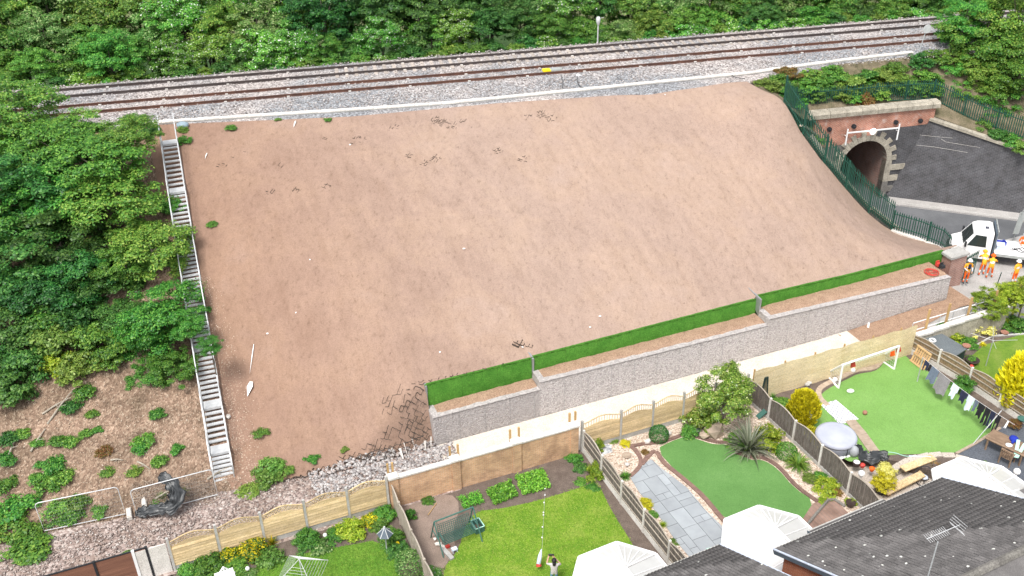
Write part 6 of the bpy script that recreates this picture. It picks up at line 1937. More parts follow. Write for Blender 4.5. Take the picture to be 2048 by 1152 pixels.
def bow_fence(label, pts, zt=1.35, bow=.22, zb=.3, mat='oldwood', cap='railwood', rails=0, slat=.125):
    f = thing('bow_top_fence', label, 'fence', np.r_[pts[0], 0])
    pts = [np.r_[p[:2], 0] for p in pts]
    for p in pts:
        d = nrm(pts[1] - pts[0]); part(MB().box(p + Z3 * (zt + .1) / 2, (.11, .11, zt + .1), d), 'post', P['paleconc'] if rails >= 0 else P['railwood'], f)
    for a, b in zip(pts[:-1], pts[1:]):
        d = nrm(b - a); L = np.linalg.norm(b - a) - .12; s0 = a + d * .06; n_ = np.array([-d[1], d[0], 0])
        part(MB().bar(s0 + Z3 * zb / 2, s0 + d * L + Z3 * zb / 2, .05, zb), 'gravel_board', P['concrete'] if rails <= 0 else P['paleconc'], f)
        m_ = max(2, int(L / slat)); mb = MB(); cp = MB()
        ht = lambda t_: zt + bow * math.sin(math.pi * t_)
        for i in range(m_):
            t0, t1 = i / m_, (i + 1) / m_; p0, p1 = s0 + d * L * t0 + d * .004, s0 + d * L * t1 - d * .004
            off = n_ * (.008 if i % 2 else -.008)
            mb.ext([p0 + Z3 * zb + off, p1 + Z3 * zb + off, p1 + Z3 * (ht(t1) + random.uniform(-.01, 0)) + off, p0 + Z3 * ht(t0) + off], n_ * .016)
            cp.bar(s0 + d * L * t0 + Z3 * (ht(t0) + .015), s0 + d * L * t1 + Z3 * (ht(t1) + .015), .06, .03)
        part(mb, 'slat_panel', P[mat], f); part(cp, 'cap_rail', P[cap], f)
        if rails:
            for zz_ in (zb + .12, (zb + zt) / 2 + .05, zt - .08): part(MB().bar(s0 - n_ * .03 * rails + Z3 * zz_, s0 + d * L - n_ * .03 * rails + Z3 * zz_, .035, .06), 'rail', P[cap], f)
    return f


bow_fence('grey weathered fence seen edge on between the two left gardens', f12, 1.3, .2, .0, 'railwood', 'railwood', -1)
bow_fence('bow topped fence with rails between lawn garden and slab garden', f23, 1.35, .2, .34, 'oldwood', 'railwood', 1)
bow_fence('dark weathered bow topped fence beside the hot tub', f34, 1.32, .2, .2, 'oldwood', 'railwood', 0)
bow_fence('brown slatted bow topped fence behind the washing line', f45, 1.2, .18, .34, 'slatwood', 'railwood', 1)

# ------------------------------------------------------------------ houses
tile = MB(); tw_, tl = .305, .37
xs_ = np.linspace(-tw_ / 2, tw_ / 2, 9); wv = lambda x_: .016 * math.cos(x_ / tw_ * 4 * math.pi)
v = []
for y_ in (0, tl):
    for z_ in (0, -.02): v += [np.array([x_, y_, wv(x_) + z_ + (.03 if y_ == 0 else .0)]) for x_ in xs_]
fs = [[i, i + 1, 18 + i + 1, 18 + i] for i in range(8)] + [[9 + i, 9 + i + 1, i + 1, i] for i in range(8)]
tile.add(v, fs)
TILE = mk('roof_tile', tile.V, tile.F); TILE.materials.append(P['rooftile'])


def roof(parent, h0, h1, o_eave, z_eave, o_ridge, z_ridge, maxn):
    run = o_eave - o_ridge; sl_ = math.hypot(run, z_ridge - z_eave); up = nrm(-HO * run + Z3 * (z_ridge - z_eave)); nn_ = np.cross(up, HD)
    nr_, ncol = int(sl_ / .3), int((h1 - h0) / .3)
    R3 = Matrix((-HD, up, nn_)).transposed()
    items = []
    for r in range(nr_):
        for c in range(ncol):
            p = HP(h0 + .15 + c * (h1 - h0 - .0) / ncol, o_eave, z_eave) + up * r * .3 + nn_ * .045
            q = prj(p); inside = -40 < q[0] < 2090 and 0 < q[1] < 1190
            items.append((0 if inside else 1, np.linalg.norm(p - CAM), p))
    items.sort(key=lambda t_: t_[:2])
    for k_, (ins, dd, p) in enumerate(items):
        if k_ < maxn and not ins:
            e = (R3 @ Matrix.Rotation(random.uniform(-.012, .012), 3, 'Z') @ Matrix.Rotation(random.uniform(-.02, .02), 3, 'X')).to_euler()
            link('roof_tile', TILE, parent, p + nn_ * random.uniform(-.004, .006), e)
    rest = [it for k_, it in enumerate(items) if not (k_ < maxn and not it[0])]
    if rest:
        V_ = np.array(tile.V); F_ = np.array(fs); Rm = np.array(R3); allv = []; allf = []
        for i, it in enumerate(rest): allv.append(V_ @ Rm.T + it[2]); allf.append(F_ + i * len(V_))
        o = link('roof_tiles', mk('roof_tiles', np.concatenate(allv) - np.array(parent.location[:]), np.concatenate(allf)), parent, parent.location[:], mat=P['rooftile']); o['kind'] = 'stuff'
    # underlay
    mb = MB(); a, b, c, d = HP(h0, o_eave, z_eave), HP(h1, o_eave, z_eave), HP(h1, o_ridge, z_ridge), HP(h0, o_ridge, z_ridge)
    mb.ext([a, b, c, d], -nn_ * .06); part(mb, 'roof_deck', P['black'], parent)
    # far slope
    mb = MB(); e_, f_ = HP(h1, 2 * o_ridge - o_eave, z_eave), HP(h0, 2 * o_ridge - o_eave, z_eave); mb.ext([d, c, e_, f_], -Z3 * .06); part(mb, 'roof_slope', P['rooftile'], parent)
    # ridge tiles
    hh = h0
    while hh < h1 - .1:
        mb = MB(); pr2 = [(-.16, -.06), (-.1, .05), (0, .1), (.1, .05), (.16, -.06)]
        p0 = HP(hh, o_ridge, z_ridge + .05); L = min(.44, h1 - hh)
        mb.ext([p0 + HO * y_ + Z3 * z_ for y_, z_ in pr2], HD * L); part(mb, 'ridge_tile', P['darkstone'], parent, smooth=False); hh += .45
    return nn_


def house(label, h0, h1, o_eave, z_eave, o_ridge, z_ridge, maxn):
    g = thing('brick_house', label, 'house', HP((h0 + h1) / 2, o_ridge, 0))
    w0, w1, oe, ob_ = h0 + .18, h1 - .18, o_eave - .35, 2 * o_ridge - o_eave + .35
    zr = z_ridge - .12
    mb = MB(); mb.add([HP(w0, oe, -.5), HP(w0, ob_, -.5), HP(w0, ob_, z_eave - .08), HP(w0, o_ridge, zr), HP(w0, oe, z_eave - .08)], [[0, 1, 2, 3, 4]]); part(mb, 'gable_wall', P['housebrick'], g)
    mb = MB(); mb.add([HP(w1, oe, -.5), HP(w1, ob_, -.5), HP(w1, ob_, z_eave - .08), HP(w1, o_ridge, zr), HP(w1, oe, z_eave - .08)], [[0, 1, 2, 3, 4]]); part(mb, 'gable_wall', P['housebrick'], g)
    mb = MB(); mb.add([HP(w0, oe, -.5), HP(w1, oe, -.5), HP(w1, oe, z_eave - .08), HP(w0, oe, z_eave - .08)], [[0, 1, 2, 3]]); part(mb, 'rear_wall', P['housebrick2'], g)
    mb = MB(); mb.add([HP(w0, ob_, -.5), HP(w1, ob_, -.5), HP(w1, ob_, z_eave - .08), HP(w0, ob_, z_eave - .08)], [[0, 1, 2, 3]]); part(mb, 'front_wall', P['housebrick2'], g)
    roof(g, h0, h1, o_eave, z_eave, o_ridge, z_ridge, maxn)
    for hh in (h0, h1):
        s_ = -1 if hh == h0 else 1
        part(MB().bar(HP(hh + s_ * .02, o_eave + .05, z_eave - .09), HP(hh + s_ * .02, o_ridge, z_ridge - .09), .03, .22), 'barge_board', P['fascia'], g)
        part(MB().bar(HP(hh + s_ * .03, o_eave + .05, z_eave + .035), HP(hh + s_ * .03, o_ridge, z_ridge + .035), .06, .05), 'verge_trim', P['palecloth'], g)
        part(MB().bar(HP(hh - s_ * .1, o_eave, z_eave - .2), HP(hh - s_ * .1, o_ridge, z_ridge - .2), .17, .02), 'soffit', P['upvc'], g)
    part(MB().bar(HP(h0, o_eave + .06, z_eave - .03), HP(h1, o_eave + .06, z_eave - .03), .09, .07), 'gutter', P['concrete'], g)
    for hw in (h0 + (h1 - h0) * .3, h0 + (h1 - h0) * .72):
        mb = MB(); mb.ob(HP(hw, oe + .02, 3.7), HD * .75, HO * .02, Z3 * .55); wf = part(mb, 'window', P['upvc'], g)
        for dx in (-.37, .37): part(MB().ob(HP(hw + dx, oe + .045, 3.7), HD * .33, HO * .01, Z3 * .48), 'pane', P['glass'], wf)
    return g


H1 = house('dark tiled brick house with aerial in the bottom right corner', 20.53, 29.19, 20.13, 5.0, 14.2, 8.0, 300)
H2 = house('dark tiled brick house roof at the bottom edge between two conservatories', 10.2, 18.79, 21.26, 5.0, 15.4, 8.0, 150)
# lower porch roof under the rear eave
g = thing('lean_to_roof', 'narrow tiled lean to roof below the rear eave of the right house', 'roof', HP(25, 20.6, 4.2))
mb = MB(); mb.ext([HP(22.75, 20.72, 4.45), HP(26.7, 20.72, 4.45), HP(26.7, 20.2, 4.62), HP(22.75, 20.2, 4.62)], -Z3 * .16); part(mb, 'roof_deck', P['rooftile'], g)
part(MB().bar(HP(22.75, 20.76, 4.4), HP(26.7, 20.76, 4.4), .07, .06), 'gutter', P['concrete'], g); part(MB().bar(HP(22.72, 20.72, 4.38), HP(22.72, 20.2, 4.55), .04, .2), 'barge_board', P['fascia'], g)

# television aerial
ap = at(1875, 1086, 9.6)
ar_ = thing('tv_aerial', 'metal television aerial on a pole above the dark roof', 'aerial', np.r_[ap[:2], 6.5])
part(MB().tube([np.r_[ap[:2], 6.4], ap + Z3 * .05], .024, 8), 'mast', P['galv'], ar_)
b0, b1 = at(1853, 1078, 9.62), at(1919, 1050, 9.62)
part(MB().tube([b0, b1], .014, 6), 'boom', P['galvw'], ar_)
bd = nrm(b1 - b0); bn = nrm(np.cross(bd, Z3))
L = np.linalg.norm(b1 - b0)
for k_ in range(11): part(MB().tube([b0 + bd * L * (.02 + k_ * .058) - bn * .17 + Z3 * .03, b0 + bd * L * (.02 + k_ * .058) + bn * .17 - Z3 * .03], .006, 5), 'element', P['galvw'], ar_)
for s_ in (-1, 1):
    for k_ in range(3): part(MB().tube([b1 - bd * .12 + Z3 * s_ * (.06 + .07 * k_) - bn * .3 + bd * .05 * k_, b1 - bd * .12 + Z3 * s_ * (.06 + .07 * k_) + bn * .3 + bd * .05 * k_], .007, 5), 'reflector', P['galvw'], ar_)

# conservatories
def conservatory(label, hc, of, ob_, hw=2.03, zE=2.2, zR=3.15, z0=0.):
    """hc centre along the houses, of front edge, ob_ back wall"""
    pl = [(hc - hw, ob_), (hc - hw, of - 1.3), (hc - .92, of), (hc + .92, of), (hc + hw, of - 1.3), (hc + hw, ob_)]
    g = thing('conservatory', label, 'conservatory', HP(hc, (of + ob_) / 2, z0))
    rf, rb = HP(hc, of - 2.1, zR), HP(hc, ob_, zR)
    E_ = [HP(a, b, zE) for a, b in pl]
    def facet(pts_):
        mb = MB(); n_ = nrm(np.cross(pts_[1] - pts_[0], pts_[-1] - pts_[0])); n_ = n_ if n_[2] > 0 else -n_; mb.ext(pts_, -n_ * .05); part(mb, 'roof_panel', P['poly'], g)
        m_ = 5
        for k_ in range(1, m_):
            a = pts_[0] + (pts_[1] - pts_[0]) * k_ / m_
            b = pts_[-1] + (pts_[2] - pts_[-1]) * k_ / m_ if len(pts_) == 4 else pts_[2]
            part(MB().bar(a + n_ * .012, b + n_ * .012, .05, .03), 'glazing_bar', P['upvc'], g)
    facet([E_[0], E_[1], rf, rb]); facet([E_[1], E_[2], rf]); facet([E_[2], E_[3], rf]); facet([E_[3], E_[4], rf]); facet([E_[4], E_[5], rb, rf][:2] + [rb, rf])
    mb = MB(); mb.bar(rf - (rb - rf) * .02 + Z3 * .04, rb + Z3 * .04, .1, .08); part(mb, 'ridge', P['upvc'], g)
    part(MB().lathe(rf + Z3 * .06, [(.05, 0), (.05, .05), (.025, .09), (.035, .16), (.004, .3)], 8), 'finial', P['upvc'], g)
    for i in range(1, 5): part(MB().bar(E_[i] + Z3 * .03, rf + Z3 * .03, .07, .05), 'hip_bar', P['upvc'], g)
    for i in range(5):
        a, b = E_[i], E_[i + 1]
        part(MB().bar(a, b, .12, .11), 'gutter', P['upvc'], g)
        d = nrm(b - a); ln = np.linalg.norm(b - a); base = np.r_[a[:2], z0]
        n_ = nrm(np.array([d[1], -d[0], 0])); n_ = n_ if n_ @ (HP(pl[i][0] - hc, pl[i][1] - (of + ob_) / 2)) > 0 else -n_
        i0 = a - n_ * .12; i1 = b - n_ * .12
        part(MB().bar(np.r_[i0[:2], z0 + .3], np.r_[i1[:2], z0 + .3], .12, .6), 'dwarf_wall', P['housebrick2'], g)
        npn = max(2, round(ln / .75))
        for k_ in range(npn):
            q0, q1 = i0 + (i1 - i0) * (k_ + .06) / npn, i0 + (i1 - i0) * (k_ + .94) / npn
            w_ = part(MB().bar(np.r_[q0[:2], z0 + 1.38], np.r_[q1[:2], z0 + 1.38], .05, 1.5), 'window', P['upvc'], g)
            q0, q1 = i0 + (i1 - i0) * (k_ + .15) / npn, i0 + (i1 - i0) * (k_ + .85) / npn
            part(MB().bar(np.r_[q0[:2], z0 + 1.38], np.r_[q1[:2], z0 + 1.38], .07, 1.3), 'pane', P['glass'], w_)
    return g


conservatory('white roofed conservatory beside the lawn with the person', 15.95, 25.5, 21.0)
conservatory('white roofed conservatory at the end of the slab patio', 22.66, 24.5, 19.9)
conservatory('white roofed conservatory at right beyond the dark roof', 33.05, 22.75, 17.8, z0=-.5)
# bit of the next house at the right edge
g = thing('porch_roof', 'small flat grey porch roof at the right edge', 'roof', at(2040, 985, 2.7))
c_ = at(2010, 990, 2.7); mb = MB(); mb.ext([c_, c_ + HD * 1.8 + HO * .0, c_ + HD * 1.8 - HO * 1.6, c_ - HO * 1.6], -Z3 * .2); part(mb, 'roof_slab', P['concrete'], g)
mb = MB(); mb.ext([c_ + HD * .1 - HO * .1 + Z3 * .01, c_ + HD * 1.75 - HO * .1 + Z3 * .01, c_ + HD * 1.75 - HO * 1.5 + Z3 * .01, c_ + HD * .1 - HO * 1.5 + Z3 * .01], Z3 * .02); part(mb, 'roof_felt', P['rooftile'], g)
mb = MB(); mb.ext([c_ + HD * .2 - HO * .15 - Z3 * .2, c_ + HD * 1.6 - HO * .15 - Z3 * .2, c_ + HD * 1.6 - HO * 1.4 - Z3 * .2, c_ + HD * .2 - HO * 1.4 - Z3 * .2], -Z3 * 2.9); part(mb, 'wall', P['housebrick2'], g)

# ------------------------------------------------------------------ railway furniture
p = trk(float(at(1197, 95, 9.3)[0]) + 1.15, -6.1, 9.2)
sg = thing('signal_post', 'slim white post with a small head behind the far track', 'signal post', p)
part(MB().tube([p, p + Z3 * 1.6], .05, 8), 'post', P['galvw'], sg)
part(MB().lathe(p + Z3 * 1.5, [(.03, 0), (.12, .12), (.17, .35), (.17, .6), (.1, .68), (.001, .7)], 12), 'head', P['galvw'], sg, smooth=True)
part(MB().bar(p + Z3 * 2.05, p + Z3 * 2.1 + TD * .45, .03, .03), 'arm', P['galv'], sg)
p = at(1838, 104, 9.3)
sg = thing('track_sign', 'round pale sign on a leaning pole near the right hand tree', 'sign', p)
q = p + Z3 * 1.75 + TD * .25
part(MB().tube([p, q], .035, 8), 'pole', P['galv'], sg)
part(MB().tube([q - TN * .06, q - TN * .09], .33, 20), 'disc', P['galvw'], sg)
part(MB().bar(q - TN * .03 - Z3 * .3, q - TN * .03 + Z3 * .3, .06, .04), 'bracket', P['galv'], sg)
p = at(1093, 141, 9.42)
mb = MB(); mb.ob(p, TD * .28, TN * .3, Z3 * .07); mb.ob(p + Z3 * .08, TD * .2, TN * .22, Z3 * .02); single(mb, 'track_magnet', P['yellow'], 'yellow box lying between the rails of the near track', 'box')
p = at(1112, 139, 9.40)
mb = MB(); mb.ob(p, TD * .42, TN * .24, Z3 * .05); mb.ob(p + TD * .05 + Z3 * .06, TD * .34, TN * .16, Z3 * .02); single(mb, 'track_plate', P['greysteel'], 'grey plate beside the yellow box on the near track', 'plate')
for pts_, lab in (([(1155, 150), (1154, 160), (1157, 170), (1165, 176), (1180, 175)], 'black curved cable lying on the ballast'), ([(1122, 152), (1126, 162), (1125, 176)], 'thin dark cable on the ballast left of the curved one'), ([(1463, 150), (1472, 156), (1490, 157)], 'short black cable end by the trough at right')):
    single(MB().tube(smooth_line([at(a, b, 9.3) for a, b in pts_], 2), .025, 5), 'cable', P['black'], lab, 'cable')
mb = MB(); p = at(1156, 151, 9.3); mb.rock(p, .16); mb.rock(p + TD * .15, .1); single(mb, 'white_bag', P['white'], 'small white lump on the ballast beside the cable', 'bag')
p = at(365, 250, 9.25); mb = MB(); mb.ball(p, (.42, .35, .22), 10, 6); single(mb, 'blue_tarp_heap', M('blue_grey_tarp', (.22, .30, .36), (.3, .37, .42), 5, .6, .5), 'small blue grey heap right of the staircase head', 'tarp', smooth=True)
# white rags and sticks on the slope
for (a, b, L, wd, ang, lab) in ((500, 776, .42, .16, 1.25, 'white rag with a tail lying on the slope'), (505, 712, .75, .03, 1.45, 'thin white stake stuck in the left slope'), (590, 248, .35, .06, 1.4, 'pair of short white stakes below the crest'), (413, 312, .3, .04, 1.5, 'short white stake near the staircase')):
    p = ons(a, b, .06); d = np.array([math.cos(ang) * .25, math.sin(ang), 0]); d = nrm(d); q = p - d * L * 1.3; q[2] = gh(q[0], q[1]) + .05; s_ = np.array([d[1], -d[0], 0])
    top_ = p + d * L * .7; top_[2] = gh(top_[0], top_[1]) + .07
    mb = MB(); mb.add([top_ - s_ * wd * .5, top_ + s_ * wd * .6, p + s_ * wd + Z3 * .05, p - s_ * wd + Z3 * .02, q], [[0, 1, 2, 3], [3, 2, 4]]); single(mb, 'white_rag', P['white'], lab, 'rag')
mb = MB(); mb.rock(ons(457, 836, .1), .16); single(mb, 'pale_boulder', P['paleconc'], 'pale boulder against the lower staircase', 'boulder')
for i, (a, b) in enumerate(((928, 498), (535, 668), (592, 626), (1200, 633), (1108, 190), (880, 705), (1180, 655), (1045, 695), (700, 290), (620, 520), (1330, 190))):
    mb = MB(); mb.rock(ons(a, b, .03), .06); single(mb, 'white_pebble', P['white'], 'small white stone on the bare slope, %s' % ['right of the middle', 'left, lower of two', 'left, upper of two', 'above the middle turf wall', 'just under the crest', 'above the lowest turf wall', 'near the middle turf wall, left', 'by the torn black scraps', 'on the upper left', 'on the left half, midway', 'under the crest at right'][i], 'stone', group='white stones scattered on the slope')

# ------------------------------------------------------------------ barriers, lower left
def barrier(label, bl, br_, h_):
    a, b = bl, br_
    g = thing('mesh_barrier', label, 'barrier', a)
    d = nrm(b - a); ups = [a + Z3 * .05, a + Z3 * (h_ - .16), a + Z3 * (h_ - .05) + d * .05, a + Z3 * h_ + d * .16, b + Z3 * h_ - d * .16, b + Z3 * (h_ - .05) - d * .05, b + Z3 * (h_ - .16), b + Z3 * .05]
    part(MB().tube(ups, .026, 7), 'frame', P['galvw'], g, smooth=True)
    part(MB().tube([a + Z3 * .14, b + Z3 * .14], .022, 6), 'bottom_rail', P['galvw'], g)
    L = np.linalg.norm(b - a); mb = MB(); k_ = int(L / .10)
    for i in range(1, k_): q = a + d * L * i / k_; mb.bar(q + Z3 * .14, q + Z3 * (h_ - .02), .004, .004)
    for z in np.arange(.3, h_, .22): mb.bar(a + Z3 * z, b + Z3 * z, .004, .004)
    part(mb, 'mesh_infill', P['wire'], g)


barrier('left steel mesh barrier standing empty on the rubble edge', at(90, 1066, .05), at(252, 1032, .05), 1.85)
barrier('right steel mesh barrier with black sheeting beside the staircase foot', at(276, 1036, .05), at(436, 993, .05), 1.75)
for (a, b, lab) in ((259, 1030, 'between the two barriers'), (289, 1008, 'behind the right barrier')):
    p = at(a, b, .1); mb = MB(); mb.ob(p + Z3 * .06, U3 * .11, N3 * .34, Z3 * .1); mb.ob(p + Z3 * .17, U3 * .08, N3 * .28, Z3 * .03); single(mb, 'ballast_block', P['paleconc'], 'pale concrete foot block ' + lab, 'concrete block')
# draped black sheet: a crumpled band
def crumple(pts_, wds, label, name, mat, cat, amp=.09):
    pts_ = smooth_line(pts_, 3); m_ = len(pts_); wds = np.interp(np.linspace(0, 1, m_), np.linspace(0, 1, len(wds)), wds); k = 15; V_ = []; F_ = []
    for i in range(m_):
        d = nrm(pts_[min(i + 1, m_ - 1)] - pts_[max(i - 1, 0)]); vw = nrm(CAM - pts_[i]); s_ = nrm(np.cross(d, vw)); ej = 1 + .9 * (float(vnoise(i * .55, 3.3)) - .5)
        for j in range(k):
            t_ = j / (k - 1) - .5; w_ = amp * 2.4 * (float(vnoise(j * 1.1 + i * .12, i * .33)) - .5) + amp * .8 * math.sin(j * 2.9 + i * .25)
            V_.append(pts_[i] + s_ * wds[i] * ej * t_ + vw * (w_ + .03 * (1 - 4 * t_ * t_)))
    for i in range(m_ - 1):
        for j in range(k - 1): F_.append([i * k + j, i * k + j + 1, (i + 1) * k + j + 1, (i + 1) * k + j])
    mb = MB(); mb.V = [np.asarray(v_) for v_ in V_]; mb.F = F_
    return single(mb, name, mat, label, cat, smooth=True)


crumple([at(318, 950, 1.85), at(340, 962, 1.75), at(355, 985, 1.2), at(350, 1012, .7), at(320, 1018, .55), at(295, 1022, .45), at(270, 1027, .3)], [.35, .6, .75, .62, .55, .5, .2], 'crumpled black plastic sheet slung over the right barrier', 'black_sheet', P['blackplastic'], 'plastic sheet')
shrub('feathery yellow green bush behind the right barrier', at(325, 1000, .05), .75, 'L_moss', 'grass', 1.3)
shrub('feathery bush to the right of the black sheet', at(368, 990, .05), .7, 'L_moss', 'grass', 1.3)
for q_, (a, b, r) in enumerate(((240, 975, .4), (235, 1005, .35), (160, 1030, .5), (110, 1045, .5), (185, 1015, .5), (310, 1005, .3))): shrub('small weeds at the mesh barriers, %s' % ['above the gap between them', 'in the gap between them', 'middle of the left barrier', 'left end of the left barrier', 'right half of the left barrier', 'under the black sheet'][q_], at(a, b, .05), r, 'L_mid', 'weed', 1., 'weed_clump', 'weeds', 'weeds at the mesh barriers')
shrub('spread of green ground weeds at the left edge of the rubble path', at(60, 1100, .03), 1.2, 'L_mid', 'weed', .6, 'weed_clump', 'weeds')

# ------------------------------------------------------------------ left gardens
p = at(268, 1150, 0)
mb = MB(); mb.lathe(p, [(.16, 0), (.22, .3), (.27, .62), (.3, .66), (.27, .66), (.22, .55), (.001, .54)], 18); single(mb, 'plant_pot', P['greypot'], 'tall pale grey pot in front of the brown fence', 'pot', smooth=True)
shrub('clipped yellow green ball shrub in the tall grey pot', p + Z3 * .75, .42, 'L_moss', 'ball', 1.)
shrub('green shrub top at the bottom edge by the brown fence', at(122, 1175, .3), .5, 'L_mid', 'fine')
shrub('yellow green climber beside the white post', at(308, 1140, .1), .3, 'L_lime', 'bush', 1.8)


def para(px, py, mast, label):
    """white rotary dryer: mast with arms raised and lines between them"""
    p = at(px, py, mast); g = thing('rotary_dryer', label, 'clothes dryer', np.r_[p[:2], 0])
    part(MB().tube([np.r_[p[:2], 0], p], .025, 8), 'mast', P['galv'], g)
    tips = []
    for k_ in range(4):
        a = .6 + k_ * math.pi / 2; tip = p + np.array([math.cos(a) * 1.25, math.sin(a) * 1.25, -.85]); tips.append(tip)
        part(MB().tube([p, tip], .014, 6), 'arm', P['galvw'], g)
    mb = MB()
    for f_ in np.linspace(.3, 1, 8):
        for k_ in range(4): mb.tube([p + (tips[k_] - p) * f_, p + (tips[(k_ + 1) % 4] - p) * f_], .006, 4)
    part(mb, 'lines', P['galvw'], g)


para(598, 1118, 1.9, 'rotary clothes dryer with many lines on the mossy lawn')
g = thing('bird_table', 'white framed pitched bird table at the bottom left', 'bird table', np.r_[at(446, 1134, 1.5)[:2], 0]); p = at(446, 1134, 1.55)
for k_ in range(4):
    a = k_ * math.pi / 2 + .5; part(MB().tube([p, p + np.array([math.cos(a) * .42, math.sin(a) * .42, -.55])], .03, 6), 'roof_bar', P['white'], g)
part(MB().tube([np.r_[p[:2], 0], p - Z3 * .6], .04, 8), 'post', P['white'], g); part(MB().ob(p - Z3 * .62, HD * .4, HO * .4, Z3 * .02), 'tray', P['white'], g)
p = at(770, 1068, 1.15); g = thing('lantern_feeder', 'six sided lantern shaped bird feeder with grey roof panels', 'bird feeder', np.r_[p[:2], 0])
part(MB().tube([np.r_[p[:2], 0], p], .03, 8), 'post', P['galv'], g)
part(MB().lathe(p, [(.36, 0), (.3, .06), (.05, .36), (.001, .38)], 6), 'roof', P['fascia'], g)
mb = MB()
for k_ in range(6): a = k_ * math.pi / 3; mb.tube([p + np.array([math.cos(a) * .36, math.sin(a) * .36, .01]), p + Z3 * .39], .018, 5)
mb.ball(p + Z3 * .42, .05, 8, 6); part(mb, 'ribs', P['galvw'], g)
PL1 = [(720, 1010, .42, 'L_dark', 'bush', 1.8, 'dark rose bush against the pale lap fence'), (740, 1045, .4, 'L_yflower', 'bush', 1., 'yellow flowering plant near the terracotta pots'), (770, 1035, .5, 'L_mid', 'bush', 1.2, 'green shrub beside the edge on fence'), (700, 1065, .62, 'L_lime', 'bush', 1., 'bright green leafy shrub in the left border'), (670, 1075, .45, 'L_mid', 'bush', .8, 'low green plant left of the bright leafy shrub'), (615, 1085, .55, 'L_mid', 'fine', .9, 'round green bush in the left border'), (640, 1095, .45, 'L_pale', 'weed', 1., 'pale silvery plant in the left border'), (545, 1090, .6, 'L_yflower', 'grass', 1.6, 'tall yellow flower spikes by the pale fence, right clump'), (505, 1100, .65, 'L_yflower', 'bush', 1.2, 'yellow flowering clump by the pale fence, middle'), (465, 1115, .55, 'L_yflower', 'bush', 1., 'yellow flowering clump by the pale fence, left'), (540, 1120, .6, 'L_moss', 'weed', 1., 'grey green low plant under the yellow spikes'), (395, 1110, .6, 'L_dark', 'bush', 1.4, 'dark red leaved shrub at the left end of the pale fence'), (420, 1140, .7, 'L_mid', 'bush', 1., 'green shrub mass in front of the left pale fence'), (475, 1140, .5, 'L_mid', 'bush', .9, 'green shrub behind the bird table'), (500, 1152, .3, 'L_pale', 'weed', .9, 'bluish low plant beside the bird table'), (785, 1080, .5, 'L_mid', 'bush', 1.1, 'shrub right of the lantern feeder'), (795, 1105, .45, 'L_dark', 'bush', 1., 'dark shrub below the lantern feeder'), (380, 1145, .5, 'L_mid', 'bush', .9, 'green shrub at the bottom left border end'), (760, 1055, .4, 'L_mid', 'bush', 1., 'small shrub behind the lantern feeder')]
for (a, b, r, mt, kd, hz, lab) in PL1: shrub(lab, at(a, b, 0), r * 1.25, mt, kd, hz)
shrub('large clipped variegated ball bush at the bottom, left of the swing seat', at(820, 1140, 0), .68, 'L_pale', 'ball', 1.)
shrub('white flecked bush right of the large ball bush', at(862, 1150, 0), .5, 'L_flower', 'bush', .9)
for (a, b, lab) in ((778, 1013, 'upright'), (760, 1036, 'tipped over')):
    p = at(a, b, .02); mb = MB(); mb.lathe(p, [(.12, 0), (.17, .28), (.2, .3), (.17, .3), (.13, .1), (.001, .1)], 14)
    if lab != 'upright': c_ = p; mb.V = [c_ + np.array([v_[0] - c_[0], -(v_[2] - c_[2]) * .9, (v_[1] - c_[1]) + .17]) for v_ in mb.V]
    single(mb, 'clay_pot', P['tanpaver'], 'clay pot by the pale fence corner, ' + lab, 'pot', smooth=True)
for (a, b, mt, lab) in ((795, 1087, 'yellow', 'small orange yellow ball ornament in the left border'), (650, 1070, 'white', 'white flower head in the left border'), (495, 1137, 'white', 'small white round ornament by the bird table')):
    single(MB().ball(at(a, b, .25), .1, 10, 7), 'ornament', P[mt], lab, 'ornament', smooth=True)

# ------------------------------------------------------------------ lawn garden with swing seat
sw = thing('swing_seat', 'dark green lattice swing seat with metal frame on the soil', 'swing seat', at(915, 1065, 0))
A_, B_ = at(868, 1044, 1.45), at(946, 1014, 1.45)
sdv = nrm(B_ - A_); sfv = np.array([sdv[1], -sdv[0], 0])          # towards camera
part(MB().tube([A_, B_], .035, 8), 'top_bar', P['swing'], sw)
for e in (A_, B_):
    for f_ in (-.55, .85): part(MB().tube([e, np.r_[(e + sfv * f_)[:2], 0]], .03, 7), 'leg', P['swing'], sw)
    part(MB().tube([np.r_[(e + sfv * -.28)[:2], .7], np.r_[(e + sfv * .42)[:2], .7]], .025, 6), 'brace', P['swing'], sw)
    s_ = 1 if e is A_ else -1
    part(MB().tube([e + sdv * s_ * .12, np.r_[(e + sdv * s_ * .12 + sfv * .15)[:2], .5]], .012, 5), 'hanger', P['swing'], sw)
def lattice(o_, ux, uy, nx, ny, w_=.035, wv_=.075):
    mb = MB()
    for i in range(nx + 1): q = o_ + ux * i / nx; mb.bar(q, q + uy, .012, .045, np.cross(ux, uy))
    for j in range(ny + 1): q = o_ + uy * j / ny; mb.bar(q, q + ux, .012, .045, np.cross(ux, uy))
    return mb
so_ = np.r_[(A_ + sdv * .18 + sfv * .05)[:2], .5]; Ls = np.linalg.norm(B_ - A_) - .36
part(lattice(so_, sdv * Ls, sfv * .55, 16, 6), 'seat', P['swing'], sw)
part(lattice(so_, sdv * Ls, Z3 * .55 - sfv * .2, 16, 6), 'backrest', P['swing'], sw)
for e in (0, Ls): part(MB().bar(so_ + sdv * e + Z3 * .22, so_ + sdv * e + sfv * .55 + Z3 * .22, .04, .05), 'armrest', P['swing'], sw)
g = thing('plastic_crate', 'green open topped plastic box beside the swing seat', 'box', at(955, 1062, 0))
p = at(955, 1058, 0)
